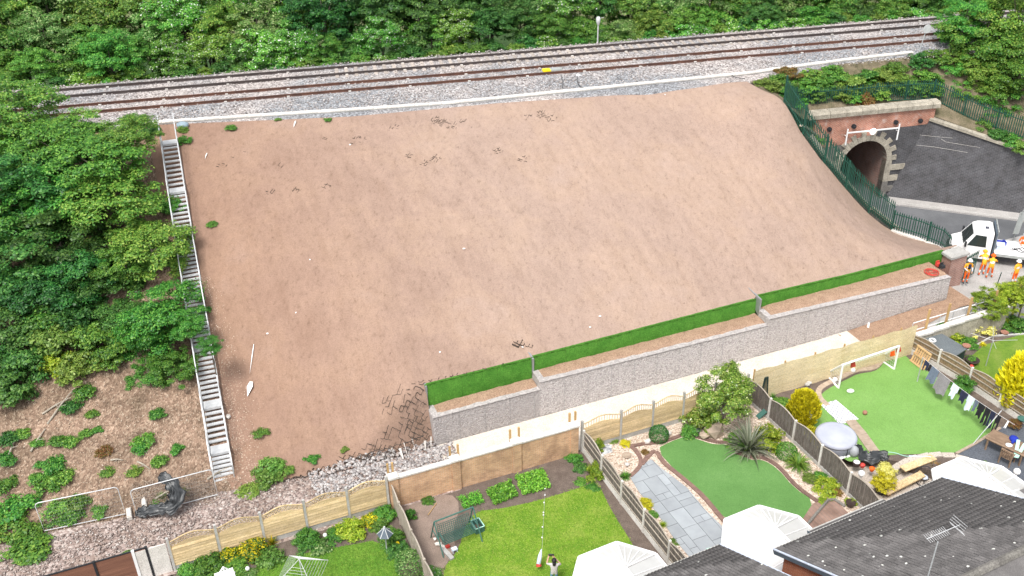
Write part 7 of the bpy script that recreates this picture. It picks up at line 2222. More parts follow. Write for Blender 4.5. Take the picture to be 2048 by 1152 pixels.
for (dx, dy, sx_, sy_) in ((-.2, 0, .02, .28), (.2, 0, .02, .28), (0, -.28, .22, .02), (0, .28, .22, .02)): part(MB().ob(p + sdv * dx + sfv * dy + Z3 * .17, sdv * sx_, sfv * sy_, Z3 * .17), 'side', P['swing'], g)
part(MB().ob(p + Z3 * .02, sdv * .19, sfv * .26, Z3 * .015), 'bottom', P['dirt'], g)
mb = MB()
for a, b in (((-.22, -.3), (.22, -.3)), ((.22, -.3), (.22, .3)), ((.22, .3), (-.22, .3)), ((-.22, .3), (-.22, -.3))): mb.bar(p + sdv * a[0] + sfv * a[1] + Z3 * .35, p + sdv * b[0] + sfv * b[1] + Z3 * .35, .04, .03)
part(mb, 'rim', P['mint'], g)
p = at(909, 1103, 0); mb = MB(); mb.ob(p + Z3 * .17, sdv * .13, sfv * .1, Z3 * .03); [mb.bar(p + sdv * a + sfv * b, p + sdv * a * .8 + sfv * b * .8 + Z3 * .15, .03, .03) for a in (-.11, .11) for b in (-.08, .08)]
single(mb, 'step_stool', P['palecloth'], 'small pale blue stool by the lawn corner', 'stool')
single(MB().bar(at(884, 1095, .06), at(905, 1118, .06), .2, .1), 'concrete_sill', P['concrete'], 'loose concrete bar below the swing seat', 'concrete bar')
mb = MB(); mb.rock(at(877, 1088, .1), .14); mb.rock(at(886, 1092, .1), .12); mb.rock(at(870, 1078, .1), .1); single(mb, 'broken_stone', P['paleconc'], 'pale broken stones under the swing seat', 'stones')
single(MB().ob(at(895, 1093, .1), sdv * .1, sfv * .06, Z3 * .06), 'red_brick', P['red'], 'red block under the swing seat', 'block')
single(MB().tube([at(856, 1030, .05), at(873, 1006, .05)], .02, 6), 'cane', P['postwood'], 'pale cane lying on the dry soil', 'cane')
shrub('tall green plant against the brick wall at left', at(822, 1035, 0), .3, 'L_mid', 'bush', 2.2)
shrub('small green plant at the foot of the brick wall', at(858, 1002, 0), .32, 'L_mid', 'weed', 1.)
def crop(label, pts_, n, size):
    poly = ppoly(pts_, 0); c = []
    while len(c) < n:
        a, b = random.random(), random.random(); p = (poly[0] * (1 - a) + poly[1] * a) * (1 - b) + (poly[3] * (1 - a) + poly[2] * a) * b
        c.append(p + np.array([random.gauss(0, .03), random.gauss(0, .03), random.uniform(.05, .22)]))
    v, f = leaves(np.array(c), np.array([0, 0, 1.]) + rng.normal(size=(n, 3)) * .5, size, .7, len(label))
    o = link('vegetable_bed', mk('vegetable_bed', v - poly[0], f), None, poly[0], mat=P['L_veg']); tag(o, label, 'vegetable bed', 'vegetable beds along the brick wall')
crop('thin vegetable bed nearest the swing seat', [(917, 998), (958, 985), (969, 1008), (927, 1021)], 700, .04)
crop('middle vegetable bed of dense green leaves', [(973, 983), (1021, 963), (1036, 993), (988, 1013)], 1500, .05)
crop('right hand vegetable bed of dense green leaves', [(1029, 956), (1086, 940), (1102, 977), (1047, 994)], 1800, .05)
PL2 = [(1148, 920, .4, 'L_mid', 'bush', 1., 'green plants in the corner of brick wall and fence'), (1160, 935, .35, 'L_dark', 'weed', 1., 'dark straggly plant in the soil corner'), (1195, 950, .58, 'L_lime', 'bush', 1.3, 'bright green leafy shrub leaning on the railed fence'), (1190, 905, .75, 'L_moss', 'grass', 1.6, 'feathery yellow green shrub at the top of the railed fence'), (1185, 975, .3, 'L_mid', 'weed', .8, 'low weeds at the lawn corner'), (1160, 965, .3, 'L_mid', 'weed', .7, 'low weeds along the top lawn edge'), (1188, 893, .5, 'L_lime', 'fine', 1.1, 'rounded bright shrub where brick wall meets pale fence')]
for (a, b, r, mt, kd, hz, lab) in PL2: shrub(lab, at(a, b, 0), r * 1.15, mt, kd, hz)
# line of white flags and windsock on the lawn
ws = thing('garden_windsock', 'pale windsock with a red foot beside the person', 'windsock', at(1079, 1135, .3))
part(MB().tube([at(1083, 1098, .9), at(1080, 1112, .7), at(1077, 1128, .45)], [.02, .09, .1], 10), 'sock', P['palecloth'], ws, smooth=True)
part(MB().tube([at(1077, 1127, .45), at(1078, 1133, .35)], [.11, .12], 10), 'red_band', P['red'], ws)
mb = MB(); mb.tube([at(1090, 985, .03), at(1087, 1040, .05), at(1084, 1098, .9)], .006, 4)
lnz = thing('flag_line', 'thin line with white tufts running down the lawn', 'line', at(1088, 1000, 0)); part(mb, 'string', P['galvw'], lnz)
for (a, b) in ((1079, 953), (1090, 977), (1090, 990), (1088, 1005), (1087, 1025), (1087, 1030), (1085, 1054), (1084, 1075)): part(MB().ball(at(a, b, .08), .04, 7, 5), 'tuft', P['white'], lnz)

# grass blades standing on the three real lawns
def blades(label, pts_, n, cols, nm):
    poly = [p[:2] for p in ppoly(pts_, 0)]; xs2 = [p[0] for p in poly]; ys2 = [p[1] for p in poly]; c = []
    while len(c) < n:
        x_, y_ = random.uniform(min(xs2), max(xs2)), random.uniform(min(ys2), max(ys2)); ins = False
        for i in range(len(poly)):
            a, b = poly[i - 1], poly[i]
            if (a[1] > y_) != (b[1] > y_) and x_ < (b[0] - a[0]) * (y_ - a[1]) / (b[1] - a[1]) + a[0]: ins = not ins
        if ins: c.append((x_ + random.gauss(0, .05), y_ + random.gauss(0, .05), .03))
    v, f = leaves(np.array(c), np.array([0, -.9, .5]) + rng.normal(size=(n, 3)) * .5, .035, .35, n, 0.)
    o = link('grass_blades', mk('grass_blades', v, f), mat=M_leaf(nm, cols, .3, .6, .2, 0)); tag(o, label, 'grass', kind='stuff')
blades('grass blades of the lawn with the person', [(884, 1160), (884, 1140), (917, 1100), (932, 1050), (953, 1022), (1000, 1018), (1070, 1003), (1130, 985), (1195, 963), (1224, 1024), (1268, 1092), (1300, 1160)], 16000, [(.09, .20, .02), (.16, .29, .03), (.25, .35, .06), (.35, .39, .09)], 'lawn_blade')
blades('grass blades of the mossy lawn at the bottom left', [(470, 1152), (560, 1118), (640, 1101), (700, 1090), (745, 1082), (775, 1092), (790, 1115), (800, 1160)], 7000, [(.07, .17, .02), (.12, .23, .03), (.2, .3, .05)], 'mossy_blade')
# ------------------------------------------------------------------ slab garden
PL3 = [(1317, 878, .48, 'L_dark', 'ball', 1., 'dark clipped ball bush in the gravel bed by the pale fence'), (1250, 888, .28, 'L_gold', 'bush', .8, 'small yellow shrub in the gravel bed'), (1225, 880, .3, 'L_moss', 'bush', .7, 'low green shrub by the grey pebbles'), (1290, 905, .22, 'L_red', 'weed', 1.2, 'small reddish plant in the gravel wedge'), (1250, 955, .48, 'L_mid', 'strap', 1.2, 'green strap leaved clump at the fence by the patio head'), (1292, 1010, .35, 'L_gold', 'bush', .9, 'yellow shrub on the fence side of the patio'), (1306, 1030, .25, 'L_mid', 'bush', .8, 'small dark plant below the yellow patio shrub'), (1325, 1052, .5, 'L_lime', 'grass', 1.1, 'pale yellow grass clump beside the patio'), (1345, 1085, .25, 'L_moss', 'weed', .8, 'low plant at the patio foot'), (1380, 868, .5, 'L_mid', 'bush', 1.2, 'green shrub beside the black bag'), (1497, 900, 1.4, 'L_phorm', 'spike', 1.15, 'large grey green spiky phormium at the turf edge'), (1535, 885, .85, 'L_lime', 'bush', 1.1, 'lime green shrub right of the spiky phormium'), (1480, 885, .7, 'L_mid', 'bush', .8, 'mid green shrub behind the spiky phormium'), (1572, 912, .5, 'L_mid', 'ball', .9, 'green clipped bush by the dark fence'), (1595, 932, 1.05, 'L_light', 'strap', 1.1, 'bright green strap leaved clump by the dark fence'), (1617, 960, .32, 'L_moss', 'fine', .9, 'olive rounded shrub in the gravel border'), (1640, 955, .4, 'L_mid', 'weed', 1., 'pale feathery plant by the fence post'), (1655, 978, .62, 'L_lime', 'bush', 1., 'yellow green hydrangea bush with pink heads'), (1672, 985, .3, 'L_red', 'bush', .9, 'pink red flowering plant by the fence'), (1646, 1003, .22, 'L_lime', 'weed', .9, 'small lime plant in the gravel border'), (1702, 1006, .3, 'L_lime', 'bush', .9, 'lime green potted plant by the house')]
for (a, b, r, mt, kd, hz, lab) in PL3: shrub(lab, at(a, b, 0), r * 1.12, mt, kd, hz)
tr_ = at(1450, 845, 0)
tree('leafy garden tree with glossy yellow green leaves in front of the path', at(1450, 795, 1.9), 1.7, 'L_lit', ground=0., sq=1.1)
shrub('glossy lower boughs of the garden tree on the left side', at(1405, 845, .3), 1.0, 'L_lit', 'bush', 1.2)
shrub('upper tuft of glossy leaves above the garden tree', at(1462, 748, 2.5), .55, 'L_lit', 'bush', 1.8)
mb = MB()
for (a, b, r) in ((1296, 882, .2), (1337, 866, .18), (1254, 928, .14)): mb2 = MB(); mb2.rock(at(a, b, .12), r); single(mb2, 'white_boulder', P['paleconc'], {1296: 'white boulder left of the clipped ball bush', 1337: 'white boulder right of the clipped ball bush', 1254: 'small white boulder in the gravel wedge'}[a], 'boulder', smooth=True)
mb = MB(); mb.rock(at(1425, 862, .25), .55, .8); mb.rock(at(1410, 870, .2), .35); single(mb, 'rockery', P['tanpaver'], 'brown rockery stones under the garden tree', 'rocks')
mb = MB(); mb.rock(at(1391, 862, .18), .26, .9); mb.rock(at(1384, 868, .1), .15); single(mb, 'black_bag', P['blackplastic'], 'crumpled black bag at the turf corner', 'bag')
p = at(1253, 912, .02); single(MB().lathe(p, [(.2, .02), (.24, .06), (.22, .08), (.12, .05), (.001, .05)], 16), 'stone_dish', P['tanpaver'], 'round stone dish in the gravel bed', 'dish')
p = at(1700, 1012, 0); single(MB().lathe(p, [(.16, 0), (.22, .22), (.24, .24), (.2, .24), (.001, .2)], 16), 'plant_pot', P['darkpot'], 'dark pot holding the lime plant by the house', 'pot')
mb = MB(); p = at(1525, 812, 0)
for k_ in range(9): a = math.pi * k_ / 8; mb.bar(p + HD * .3 * math.cos(a) + HO * .1 * math.sin(a), p + HD * .12 * math.cos(a) + HO * .05 * math.sin(a) + Z3 * 1.9, .07, .02)
single(mb, 'folded_parasol', P['shedgreen'], 'folded dark green parasol beside the fence corner', 'parasol')
mb = MB(); mb.bar(at(1515, 835, .05), at(1542, 812, .6), .3, .06); single(mb, 'green_board', P['swing'], 'dark green board leaning by the folded parasol', 'board')
single(MB().tube(smooth_line(ppoly([(1412, 1098), (1425, 1094), (1432, 1100), (1415, 1104), (1420, 1109), (1405, 1106)], .05), 2), .02, 5), 'garden_hose', P['mint'], 'mint green hose coiled at the foot of the slab patio', 'hose')

# ------------------------------------------------------------------ football garden
gl = thing('football_goal', 'white football goal with side frames in front of the bamboo screen', 'goal', at(1733, 757, 0))
A1_, B1_, D1_, E1_ = at(1651, 747, .02), at(1677, 776, .02), at(1755, 716, .02), at(1788, 738, .02)
hg = 1.58
for a, b, nm in ((B1_, B1_ + Z3 * hg, 'post'), (E1_, E1_ + Z3 * hg, 'post'), (B1_ + Z3 * hg, E1_ + Z3 * hg, 'crossbar'), (A1_, B1_, 'ground_bar'), (D1_, E1_, 'ground_bar'), (A1_, D1_, 'back_bar'), (A1_, B1_ + Z3 * hg, 'stay'), (D1_, E1_ + Z3 * hg, 'stay')): part(MB().tube([a, b], .06, 8), nm, P['white'], gl)
mb = MB()
for k_ in range(25):
    f_ = k_ / 24; mb.tube([B1_ + (E1_ - B1_) * f_ + Z3 * hg, A1_ + (D1_ - A1_) * f_], .005, 3)
for k_ in range(1, 9):
    f_ = k_ / 9; mb.tube([B1_ + Z3 * hg + (A1_ - B1_ - Z3 * hg) * f_, E1_ + Z3 * hg + (D1_ - E1_ - Z3 * hg) * f_], .005, 3)
for s0_, s1_ in ((B1_, A1_), (E1_, D1_)):
    for k_ in range(1, 8): f_ = k_ / 8; mb.tube([s0_ + (s1_ - s0_) * f_, s0_ + (s1_ - s0_) * f_ + Z3 * hg * (1 - f_)], .005, 3); mb.tube([s0_ + Z3 * hg * f_, s0_ + (s1_ - s0_) * (1 - f_) + Z3 * hg * f_], .005, 3)
part(mb, 'net', P['white'], gl)
for (a, b, mt, lab) in ((1785, 706, 'orange', 'orange bib hanging on the right end of the goal'), (1797, 698, 'red', 'red bib on the right top corner of the goal'), (1706, 728, 'red', 'red and white scarf over the goal crossbar')):
    p = at(a, b, 1.3); mb = MB(); mb.add([p + U3 * x_ + Z3 * z_ + N3 * y_ for x_, z_, y_ in ((-.16, .12, 0), (.16, .1, .05), (.2, -.2, -.04), (.02, -.28, .05), (-.18, -.18, -.03))], [[0, 1, 2, 3, 4]]); mb.add([p - N3 * .05 + U3 * x_ + Z3 * z_ for x_, z_ in ((-.1, .1), (.1, .08), (.08, -.18), (-.12, -.15))], [[0, 1, 2, 3]])
    single(mb, 'sports_bib', P[mt], lab, 'bib')
for (a, b, r, mt, lab) in ((1706, 740, .14, 'white', 'white football under the goal net'), (1670, 759, .14, 'white', 'white football inside the left end of the goal'), (1730, 825, .13, 'terracotta', 'brown football in the middle of the light turf'), (1736, 731, .04, 'white', 'tiny white ball on the soil behind the goal')): single(MB().ball(at(a, b, r), r, 14, 10), 'football', P[mt], lab, 'ball', smooth=True)
mb = MB(); p = at(1701, 782, .12); mb.ball(p, (.21, .13, .12), 14, 10); single(mb, 'rugby_ball', P['white'], 'white oval rugby ball on the light turf', 'ball', smooth=True)
single(MB().ob(at(1610, 800, .3), U3 * .05, N3 * .05, Z3 * .3), 'fence_stub', P['darkstone'], 'short dark stub post by the golden shrub', 'post') if False else None
mm, nt, b_ = _nodes('grid_mat'); tv = nd(nt, 'NewGeometry'); dt1 = nd(nt, 'VectorMath', operation='DOT_PRODUCT'); dt1.inputs[1].default_value = (pd[0], pd[1], 0); dt2 = nd(nt, 'VectorMath', operation='DOT_PRODUCT'); dt2.inputs[1].default_value = (pn[0], pn[1], 0)
nt.links.new(tv.outputs['Position'], dt1.inputs[0]); nt.links.new(tv.outputs['Position'], dt2.inputs[0]); cb = nd(nt, 'CombineXYZ'); nt.links.new(dt1.outputs['Value'], cb.inputs[0]); nt.links.new(dt2.outputs['Value'], cb.inputs[1])
bt = nd(nt, 'TexBrick', Scale=1.); bt.inputs['Color1'].default_value = (.84, .84, .86, 1); bt.inputs['Color2'].default_value = (.78, .78, .82, 1); bt.inputs['Mortar'].default_value = (.22, .24, .27, 1); bt.inputs['Mortar Size'].default_value = .022; bt.inputs['Brick Width'].default_value = .2; bt.inputs['Row Height'].default_value = .16
nt.links.new(cb.outputs[0], bt.inputs['Vector']); nt.links.new(bt.outputs['Color'], b_.inputs['Base Color']); b_.inputs['Roughness'].default_value = .6
single(MB().prism([p[:2] for p in ppoly([(1641, 810), (1672, 801), (1717, 839), (1680, 850)], 0)], .02, .045), 'grid_mat', mm, 'white mat printed with a dark grid on the turf', 'mat')
mb = MB(); c_ = ppoly([(1622, 808), (1640, 806), (1634, 840), (1618, 838)], .5); mb.ext(c_, np.array([.02, .02, -.05])); single(mb, 'white_board', P['white'], 'white board leaning by the golden shrub', 'board')
tub = at(1673, 868, .72); tb = thing('hot_tub', 'round inflatable hot tub under a grey cover', 'hot tub', np.r_[tub[:2], 0])
part(MB().lathe(np.r_[tub[:2], 0], [(.9, .02), (1.0, .12), (1.03, .35), (1.02, .58), (.97, .66)], 36), 'side', P['tubside'], tb, smooth=True)
part(MB().lathe(np.r_[tub[:2], 0], [(1.035, .5), (1.045, .6), (1.0, .70), (.86, .76), (.78, .745), (.6, .80), (.3, .85), (.001, .87)], 36), 'cover', P['tubcover'], tb, smooth=True)
for k_ in range(4):
    a = k_ * 1.57 + .3; part(MB().bar(np.r_[(tub[:2] + np.array([math.cos(a), math.sin(a)]) * 1.04), .55], np.r_[(tub[:2] + np.array([math.cos(a), math.sin(a)]) * 1.04), .15], .05, .02), 'strap', P['blackcloth'], tb)
p = at(1708, 903, .3); single(MB().ball(p, (.24, .24, .33), 14, 10), 'tub_pump', P['greypot'], 'egg shaped grey pump beside the hot tub', 'pump', smooth=True)
crumple([at(1712, 890, .2), at(1722, 908, .25), at(1740, 918, .25), at(1762, 908, .3), at(1775, 920, .15)], [.3, .5, .6, .5, .3], 'crumpled black tarpaulin beside the hot tub', 'black_tarp', P['blackplastic'], 'tarpaulin', .07)
for i, (a, b) in enumerate(((1683, 914), (1697, 910), (1708, 893))): mb = MB(); mb.prism([p[:2] for p in ppoly([(a - 9, b - 3), (a + 3, b - 8), (a + 9, b + 2), (a - 3, b + 7)], 0)], .03, .06); mb.ball(at(a, b, .06), (.07, .07, .02), 8, 4); single(mb, 'foam_tile', P['white'], 'white foam tile at the foot of the hot tub, %s' % ['left', 'middle', 'right, beside the pump'][i], 'foam tile', group='foam tiles at the hot tub')
p = at(1712, 931, .02); g = thing('plant_pot', 'dark pot with white top beside the fence', 'pot', p); part(MB().lathe(p, [(.16, 0), (.2, .22), (.18, .24)], 14), 'pot_body', P['darkpot'], g); part(MB().lathe(p + Z3 * .235, [(.17, 0), (.1, .03), (.001, .04)], 14), 'pot_fill', P['white'], g)
p = at(1723, 947, .45); g = thing('globe_lamp', 'white globe lamp near the fence end', 'lamp', np.r_[p[:2], 0]); part(MB().ball(p, .17, 14, 10), 'globe', P['white'], g, smooth=True); part(MB().tube([np.r_[p[:2], -.3], p - Z3 * .12], .06, 8), 'stand', P['white'], g)
p = at(2034, 943, .4); g = thing('globe_lamp', 'white globe lamp on a pedestal near the right edge', 'lamp', np.r_[p[:2], 0]); part(MB().ball(p, .17, 14, 10), 'globe', P['white'], g, smooth=True); part(MB().lathe(np.r_[p[:2], 0], [(.12, 0), (.06, .08), (.06, .25)], 10), 'stand', P['white'], g)
for (a, b, mt, lab) in ((1724, 935, 'red', 'red flower pot by the globe lamp near the fence'), (1743, 942, 'orange', 'orange ornament next to the yellow bamboo pot')): single(MB().lathe(at(a, b, 0), [(.08, 0), (.13, .12), (.14, .2), (.05, .26), (.001, .26)], 10), 'ornament', P[mt], lab, 'ornament')
p = at(1762, 985, -.48); single(MB().lathe(p, [(.2, 0), (.28, .38), (.3, .42), (.26, .42), (.001, .36)], 18), 'plant_pot', P['black'], 'black pot with the golden bamboo', 'pot')
shrub('golden bamboo bursting from a black pot in the sunken patio', p + Z3 * .4, .62, 'L_gold', 'fine', 1.2)
shrub('golden bamboo upper stems leaning right', p + Z3 * .9 + HO * .3 + HD * .4, .5, 'L_pgold', 'bush', 1.1)
p = at(1865, 944, -.48); single(MB().lathe(p, [(.18, 0), (.25, .34), (.27, .36), (.22, .36), (.001, .3)], 18), 'plant_pot', P['fascia'], 'dark grey pot with the red spiky plant', 'pot')
shrub('red spiky plant in a dark grey pot', p + Z3 * .33, .42, 'L_red', 'spike', .9)
g = thing('bowl_chair', 'black wire bowl chair on the sunken patio', 'chair', at(1848, 960, -.5)); p = at(1848, 952, -.1)
nrm_c = nrm(np.array([-.35, -.5, .75])); ax_ = nrm(np.cross(nrm_c, Z3)); ay_ = np.cross(nrm_c, ax_)
part(MB().tube([p + ax_ * .42 * math.cos(a) + ay_ * .5 * math.sin(a) for a in np.linspace(0, 6.283, 25)], .022, 6), 'rim', P['black'], g)
mb = MB()
for k_ in range(14): a = k_ * math.pi / 7; mb.tube([p + ax_ * .42 * math.cos(a) + ay_ * .5 * math.sin(a), p + ax_ * .2 * math.cos(a) + ay_ * .24 * math.sin(a) - nrm_c * .22, p - nrm_c * .26], .007, 4)
part(mb, 'wire_seat', P['black'], g)
part(MB().ball(p - nrm_c * .2, (.2, .2, .07), 12, 6), 'cushion', P['palecloth'], g, smooth=True)
for k_ in range(3): a = k_ * 2.09 + .4; part(MB().tube([p - nrm_c * .24, np.r_[(p[:2] + np.array([math.cos(a), math.sin(a)]) * .42), -.49]], .015, 5), 'leg', P['black'], g)
single(MB().tube(smooth_line([at(1770, 904, .05), at(1790, 905, .05), at(1805, 911, .05), at(1818, 913, .06)], 2), .02, 5), 'garden_hose', P['mint'], 'thin green hose at the near edge of the light turf', 'hose')
single(MB().tube([at(1818, 912, .1), at(1862, 914, .1)], .035, 7), 'water_pistol', P['palecloth'], 'long pale blue tube lying on the turf edge', 'tube')
# golden conifers and shrubs
CF = [(1598, 850, 2.3, 1.15, 'L_gold', 'tall golden conifer between the dark fence and the white board'), (1590, 862, 1.5, 1.1, 'L_moss', 'olive green lower side of the golden conifer')]
shrub(CF[0][5], at(1602, 848, 0), 2.0, 'L_gold', 'coni', 1.05); shrub(CF[1][5], at(1582, 848, 0), 1.2, 'L_gmoss', 'coni', 1.)
for (a, b, r) in ((1622, 868, .4), (1634, 885, .42), (1645, 900, .35)): shrub('low golden hedge bush between dark fence and hot tub, %s' % {1622: 'farthest', 1634: 'middle', 1645: 'nearest'}[a], at(a, b, 0), r, 'L_gold', 'bush', 1.6, 'hedge_bush', 'bush', 'golden hedge along the dark fence')
shrub('big golden conifer at the right edge behind the brown fence', at(2040, 810, 0), 3.3, 'L_gold', 'coni', .95); shrub('second crown of the big golden conifer at the frame edge', at(2068, 800, 0), 3.1, 'L_gold', 'coni', .9)
shrub('green shrub growing up the brown slatted fence', at(1925, 775, .3), .7, 'L_mid', 'bush', 1.1)
shrub('wispy green shrub in front of the bamboo screen', at(1545, 800, 0), .6, 'L_mid', 'grass', 1.9); shrub('green shrub in the soil by the folded parasol', at(1560, 812, 0), .7, 'L_mid', 'bush', .8)
mb = MB(); [mb.rock(at(1620 + random.uniform(-10, 14), 760 + random.uniform(-6, 10), .15), random.uniform(.08, .2)) for _ in range(9)]; single(mb, 'rockery', P['concrete'], 'grey rocks at the left end of the goal', 'rocks')
# pallet
g = thing('wooden_pallet', 'pale wooden pallet leaning against the brown slatted fence', 'pallet', at(1838, 720, 0)); p0 = at(1822, 722, .03); p1 = at(1841, 736, .03); dd_ = p1 - p0; upv = Z3 * 1.0 + nrm(np.array([dd_[1], -dd_[0], 0])) * -.35
upv = upv if upv[1] > 0 else Z3 * 1.0 + nrm(np.array([-dd_[1], dd_[0], 0])) * .35
dd_ = nrm(dd_) * .95
for k_ in range(7): part(MB().bar(p0 + dd_ * (k_ / 6), p0 + dd_ * (k_ / 6) + upv, .11, .02, np.cross(dd_, upv)), 'slat', P['pallet'], g)
for f_ in (.04, .5, .96): part(MB().bar(p0 + upv * f_ - dd_ * .05 + nrm(np.cross(upv, dd_)) * -.05, p0 + upv * f_ + dd_ * 1.05 + nrm(np.cross(upv, dd_)) * -.05, .1, .08, upv), 'bearer', P['pallet'], g)
# washing line
L0, L1 = at(1846, 715, 1.65), at(2030, 850, 1.65)
lnm = MB().tube([L0 + (L1 - L0) * t_ - Z3 * .18 * math.sin(math.pi * t_) for t_ in np.linspace(0, 1, 14)], .008, 4)
wl = thing('washing_line', 'washing line strung along the brown fence', 'washing line', L0); part(lnm, 'line', P['white'], wl)
part(MB().tube([np.r_[L0[:2], 0], L0], .03, 6), 'pole', P['galv'], wl)
single(MB().tube([at(1946, 888, .03), at(2003, 821, 1.72)], .022, 7), 'line_prop', P['galvw'], 'long pale prop pole holding up the washing line', 'prop')
def cloth(label, t0, t1, drop, mat, name='garment', sway=.12, cut=None, low=1.):
    a = L0 + (L1 - L0) * t0; b = L0 + (L1 - L0) * t1; a = a - Z3 * .18 * math.sin(math.pi * t0); b = b - Z3 * .18 * math.sin(math.pi * t1)
    d = nrm(b - a); n_ = np.array([d[1], -d[0], 0]); n_ = n_ if n_[0] < 0 else -n_
    k, m_ = 9, 7; V_ = []; F_ = []; ph = random.uniform(0, 6)
    for j in range(m_):
        v_ = j / (m_ - 1)
        for i in range(k):
            u_ = i / (k - 1); x_ = .5 + (u_ - .5) * (1 + (low - 1) * v_)
            V_.append(a + (b - a) * x_ - Z3 * drop * v_ * (1 + .06 * math.sin(u_ * 9 + ph)) + n_ * (sway * v_ + .05 * v_ * math.sin(u_ * 8 + ph)))
    for j in range(m_ - 1):
        for i in range(k - 1):
            if cut == 'legs' and i in (3, 4) and j > 2: continue
            if cut == 'shirt' and j > 2 and i in (0, 7): continue
            F_.append([j * k + i, j * k + i + 1, (j + 1) * k + i + 1, (j + 1) * k + i])
    mb = MB(); mb.V = V_; mb.F = F_; single(mb, name, P[mat], label, 'laundry', smooth=True, group='laundry on the washing line')
cloth('navy shorts at the far end of the washing line', .03, .085, .55, 'navy', cut='legs'); cloth('black sock bundle next to the navy shorts', .09, .11, .4, 'blackcloth')
cloth('blue grey towel on the washing line', .115, .20, .8, 'bluegrey', 'towel', .25); cloth('wide grey towel with pale hem on the washing line', .205, .33, 1.0, 'greycloth', 'towel', .3)
cloth('pale blue shirt beside the grey towel', .36, .43, .75, 'palecloth', cut='shirt', sway=.2); cloth('navy t shirt in the middle of the washing line', .455, .525, .65, 'navy', cut='shirt')
cloth('pale blue shirt right of the navy t shirt', .53, .60, .8, 'palecloth', cut='shirt', sway=.2); cloth('navy and white patterned top on the washing line', .605, .64, .7, 'bluegrey', cut='shirt')
cloth('black top hanging beside the patterned top', .645, .71, .8, 'blackcloth', cut='shirt'); cloth('black trousers left of the prop pole', .715, .765, 1.0, 'blackcloth', cut='legs'); cloth('navy trousers behind the prop pole', .77, .815, 1.0, 'navy', cut='legs'); cloth('black trousers right of the prop pole', .825, .87, 1.05, 'blackcloth', cut='legs'); cloth('white sock near the table end of the line', .93, .945, .4, 'white')
# table and chairs at the right edge
tq = [at(1987, 858, .72), at(2004, 886, .72), at(2072, 918, .72), at(2062, 866, .72)]
g = thing('garden_table', 'slatted wooden garden table at the right edge', 'table', np.r_[(sum(tq) / 4)[:2], 0])
e1 = tq[1] - tq[0]; e2 = nrm(tq[2] - tq[1]) * 2.0; e1 = nrm(e1 - nrm(e2) * (e1 @ nrm(e2))) * 1.0
for k_ in range(9): part(MB().bar(tq[0] + e1 * (k_ + .5) / 9, tq[0] + e1 * (k_ + .5) / 9 + e2, .095, .03), 'slat', P['teak'], g)
for a, b in ((.08, .08), (.92, .08), (.08, .92), (.92, .92)): q = tq[0] + e1 * a + e2 * b; part(MB().bar(np.r_[q[:2], 0], q - Z3 * .02, .07, .07), 'leg', P['teak'], g)
for a in (.08, .92): part(MB().bar(tq[0] + e1 * a - Z3 * .06, tq[0] + e1 * a + e2 - Z3 * .06, .03, .07), 'apron', P['teak'], g)
g = thing('wooden_armchair', 'wooden armchair tucked in front of the garden table', 'chair', at(2010, 915, 0)); c0 = at(2000, 920, 0); f1 = nrm(e1); f2 = nrm(e2)
for k_ in range(6): part(MB().bar(c0 - f1 * .3 + f2 * (.05 + .09 * k_) + Z3 * .42, c0 + f1 * .25 + f2 * (.05 + .09 * k_) + Z3 * .42, .07, .025), 'seat_slat', P['teak'], g)
for a, b, h_ in ((-.3, .02, .62), (-.3, .54, .62), (.27, .02, .95), (.27, .54, .95)): part(MB().bar(c0 + f1 * a + f2 * b, c0 + f1 * a + f2 * b + Z3 * h_, .06, .05), 'leg', P['teak'], g)
for b in (.02, .54): part(MB().bar(c0 - f1 * .33 + f2 * b + Z3 * .63, c0 + f1 * .3 + f2 * b + Z3 * .63, .07, .03), 'armrest', P['teak'], g)
for k_ in range(5): part(MB().bar(c0 + f1 * .28 + f2 * (.08 + .1 * k_) + Z3 * .45, c0 + f1 * .33 + f2 * (.08 + .1 * k_) + Z3 * .93, .05, .02), 'back_slat', P['teak'], g)
part(MB().bar(c0 + f1 * .33 + f2 * .0 + Z3 * .94, c0 + f1 * .33 + f2 * .56 + Z3 * .94, .05, .07), 'top_rail', P['teak'], g)
mb = MB(); p = at(2028, 878, .8); mb.ball(p, (.22, .25, .16), 10, 7); mb.tube([p, p + np.array([-.2, -.28, -.02])], [.1, .06], 8); single(mb, 'blue_shirt', P['bluecloth'], 'royal blue shirt heaped on the garden table', 'shirt', smooth=True)
mb = MB(); p = at(2018, 890, .76); mb.ball(p, (.18, .16, .05), 10, 5); single(mb, 'white_cloth', P['white'], 'white cloth under the blue shirt on the table', 'cloth', smooth=True)
mb = MB(); mb.bar(at(2037, 880, .95), at(2030, 915, .55), .16, .05); mb.bar(at(2050, 888, .95), at(2033, 915, .55), .16, .05); single(mb, 'mint_frame', P['mint'], 'mint green folded plastic frame on the table edge', 'plastic frame')
shrub('spiky weed in the gravel by the dark paving', at(1970, 925, 0), .3, 'L_moss', 'grass', .8); shrub('dark potted plants under the big golden conifer', at(2030, 850, .2), .4, 'L_red', 'bush', .9)
single(MB().lathe(at(2043, 842, .4), [(.1, 0), (.22, .12), (.24, .18), (.15, .2), (.001, .16)], 14), 'green_bowl', P['swing'], 'dark green bowl under the golden conifer', 'bowl')
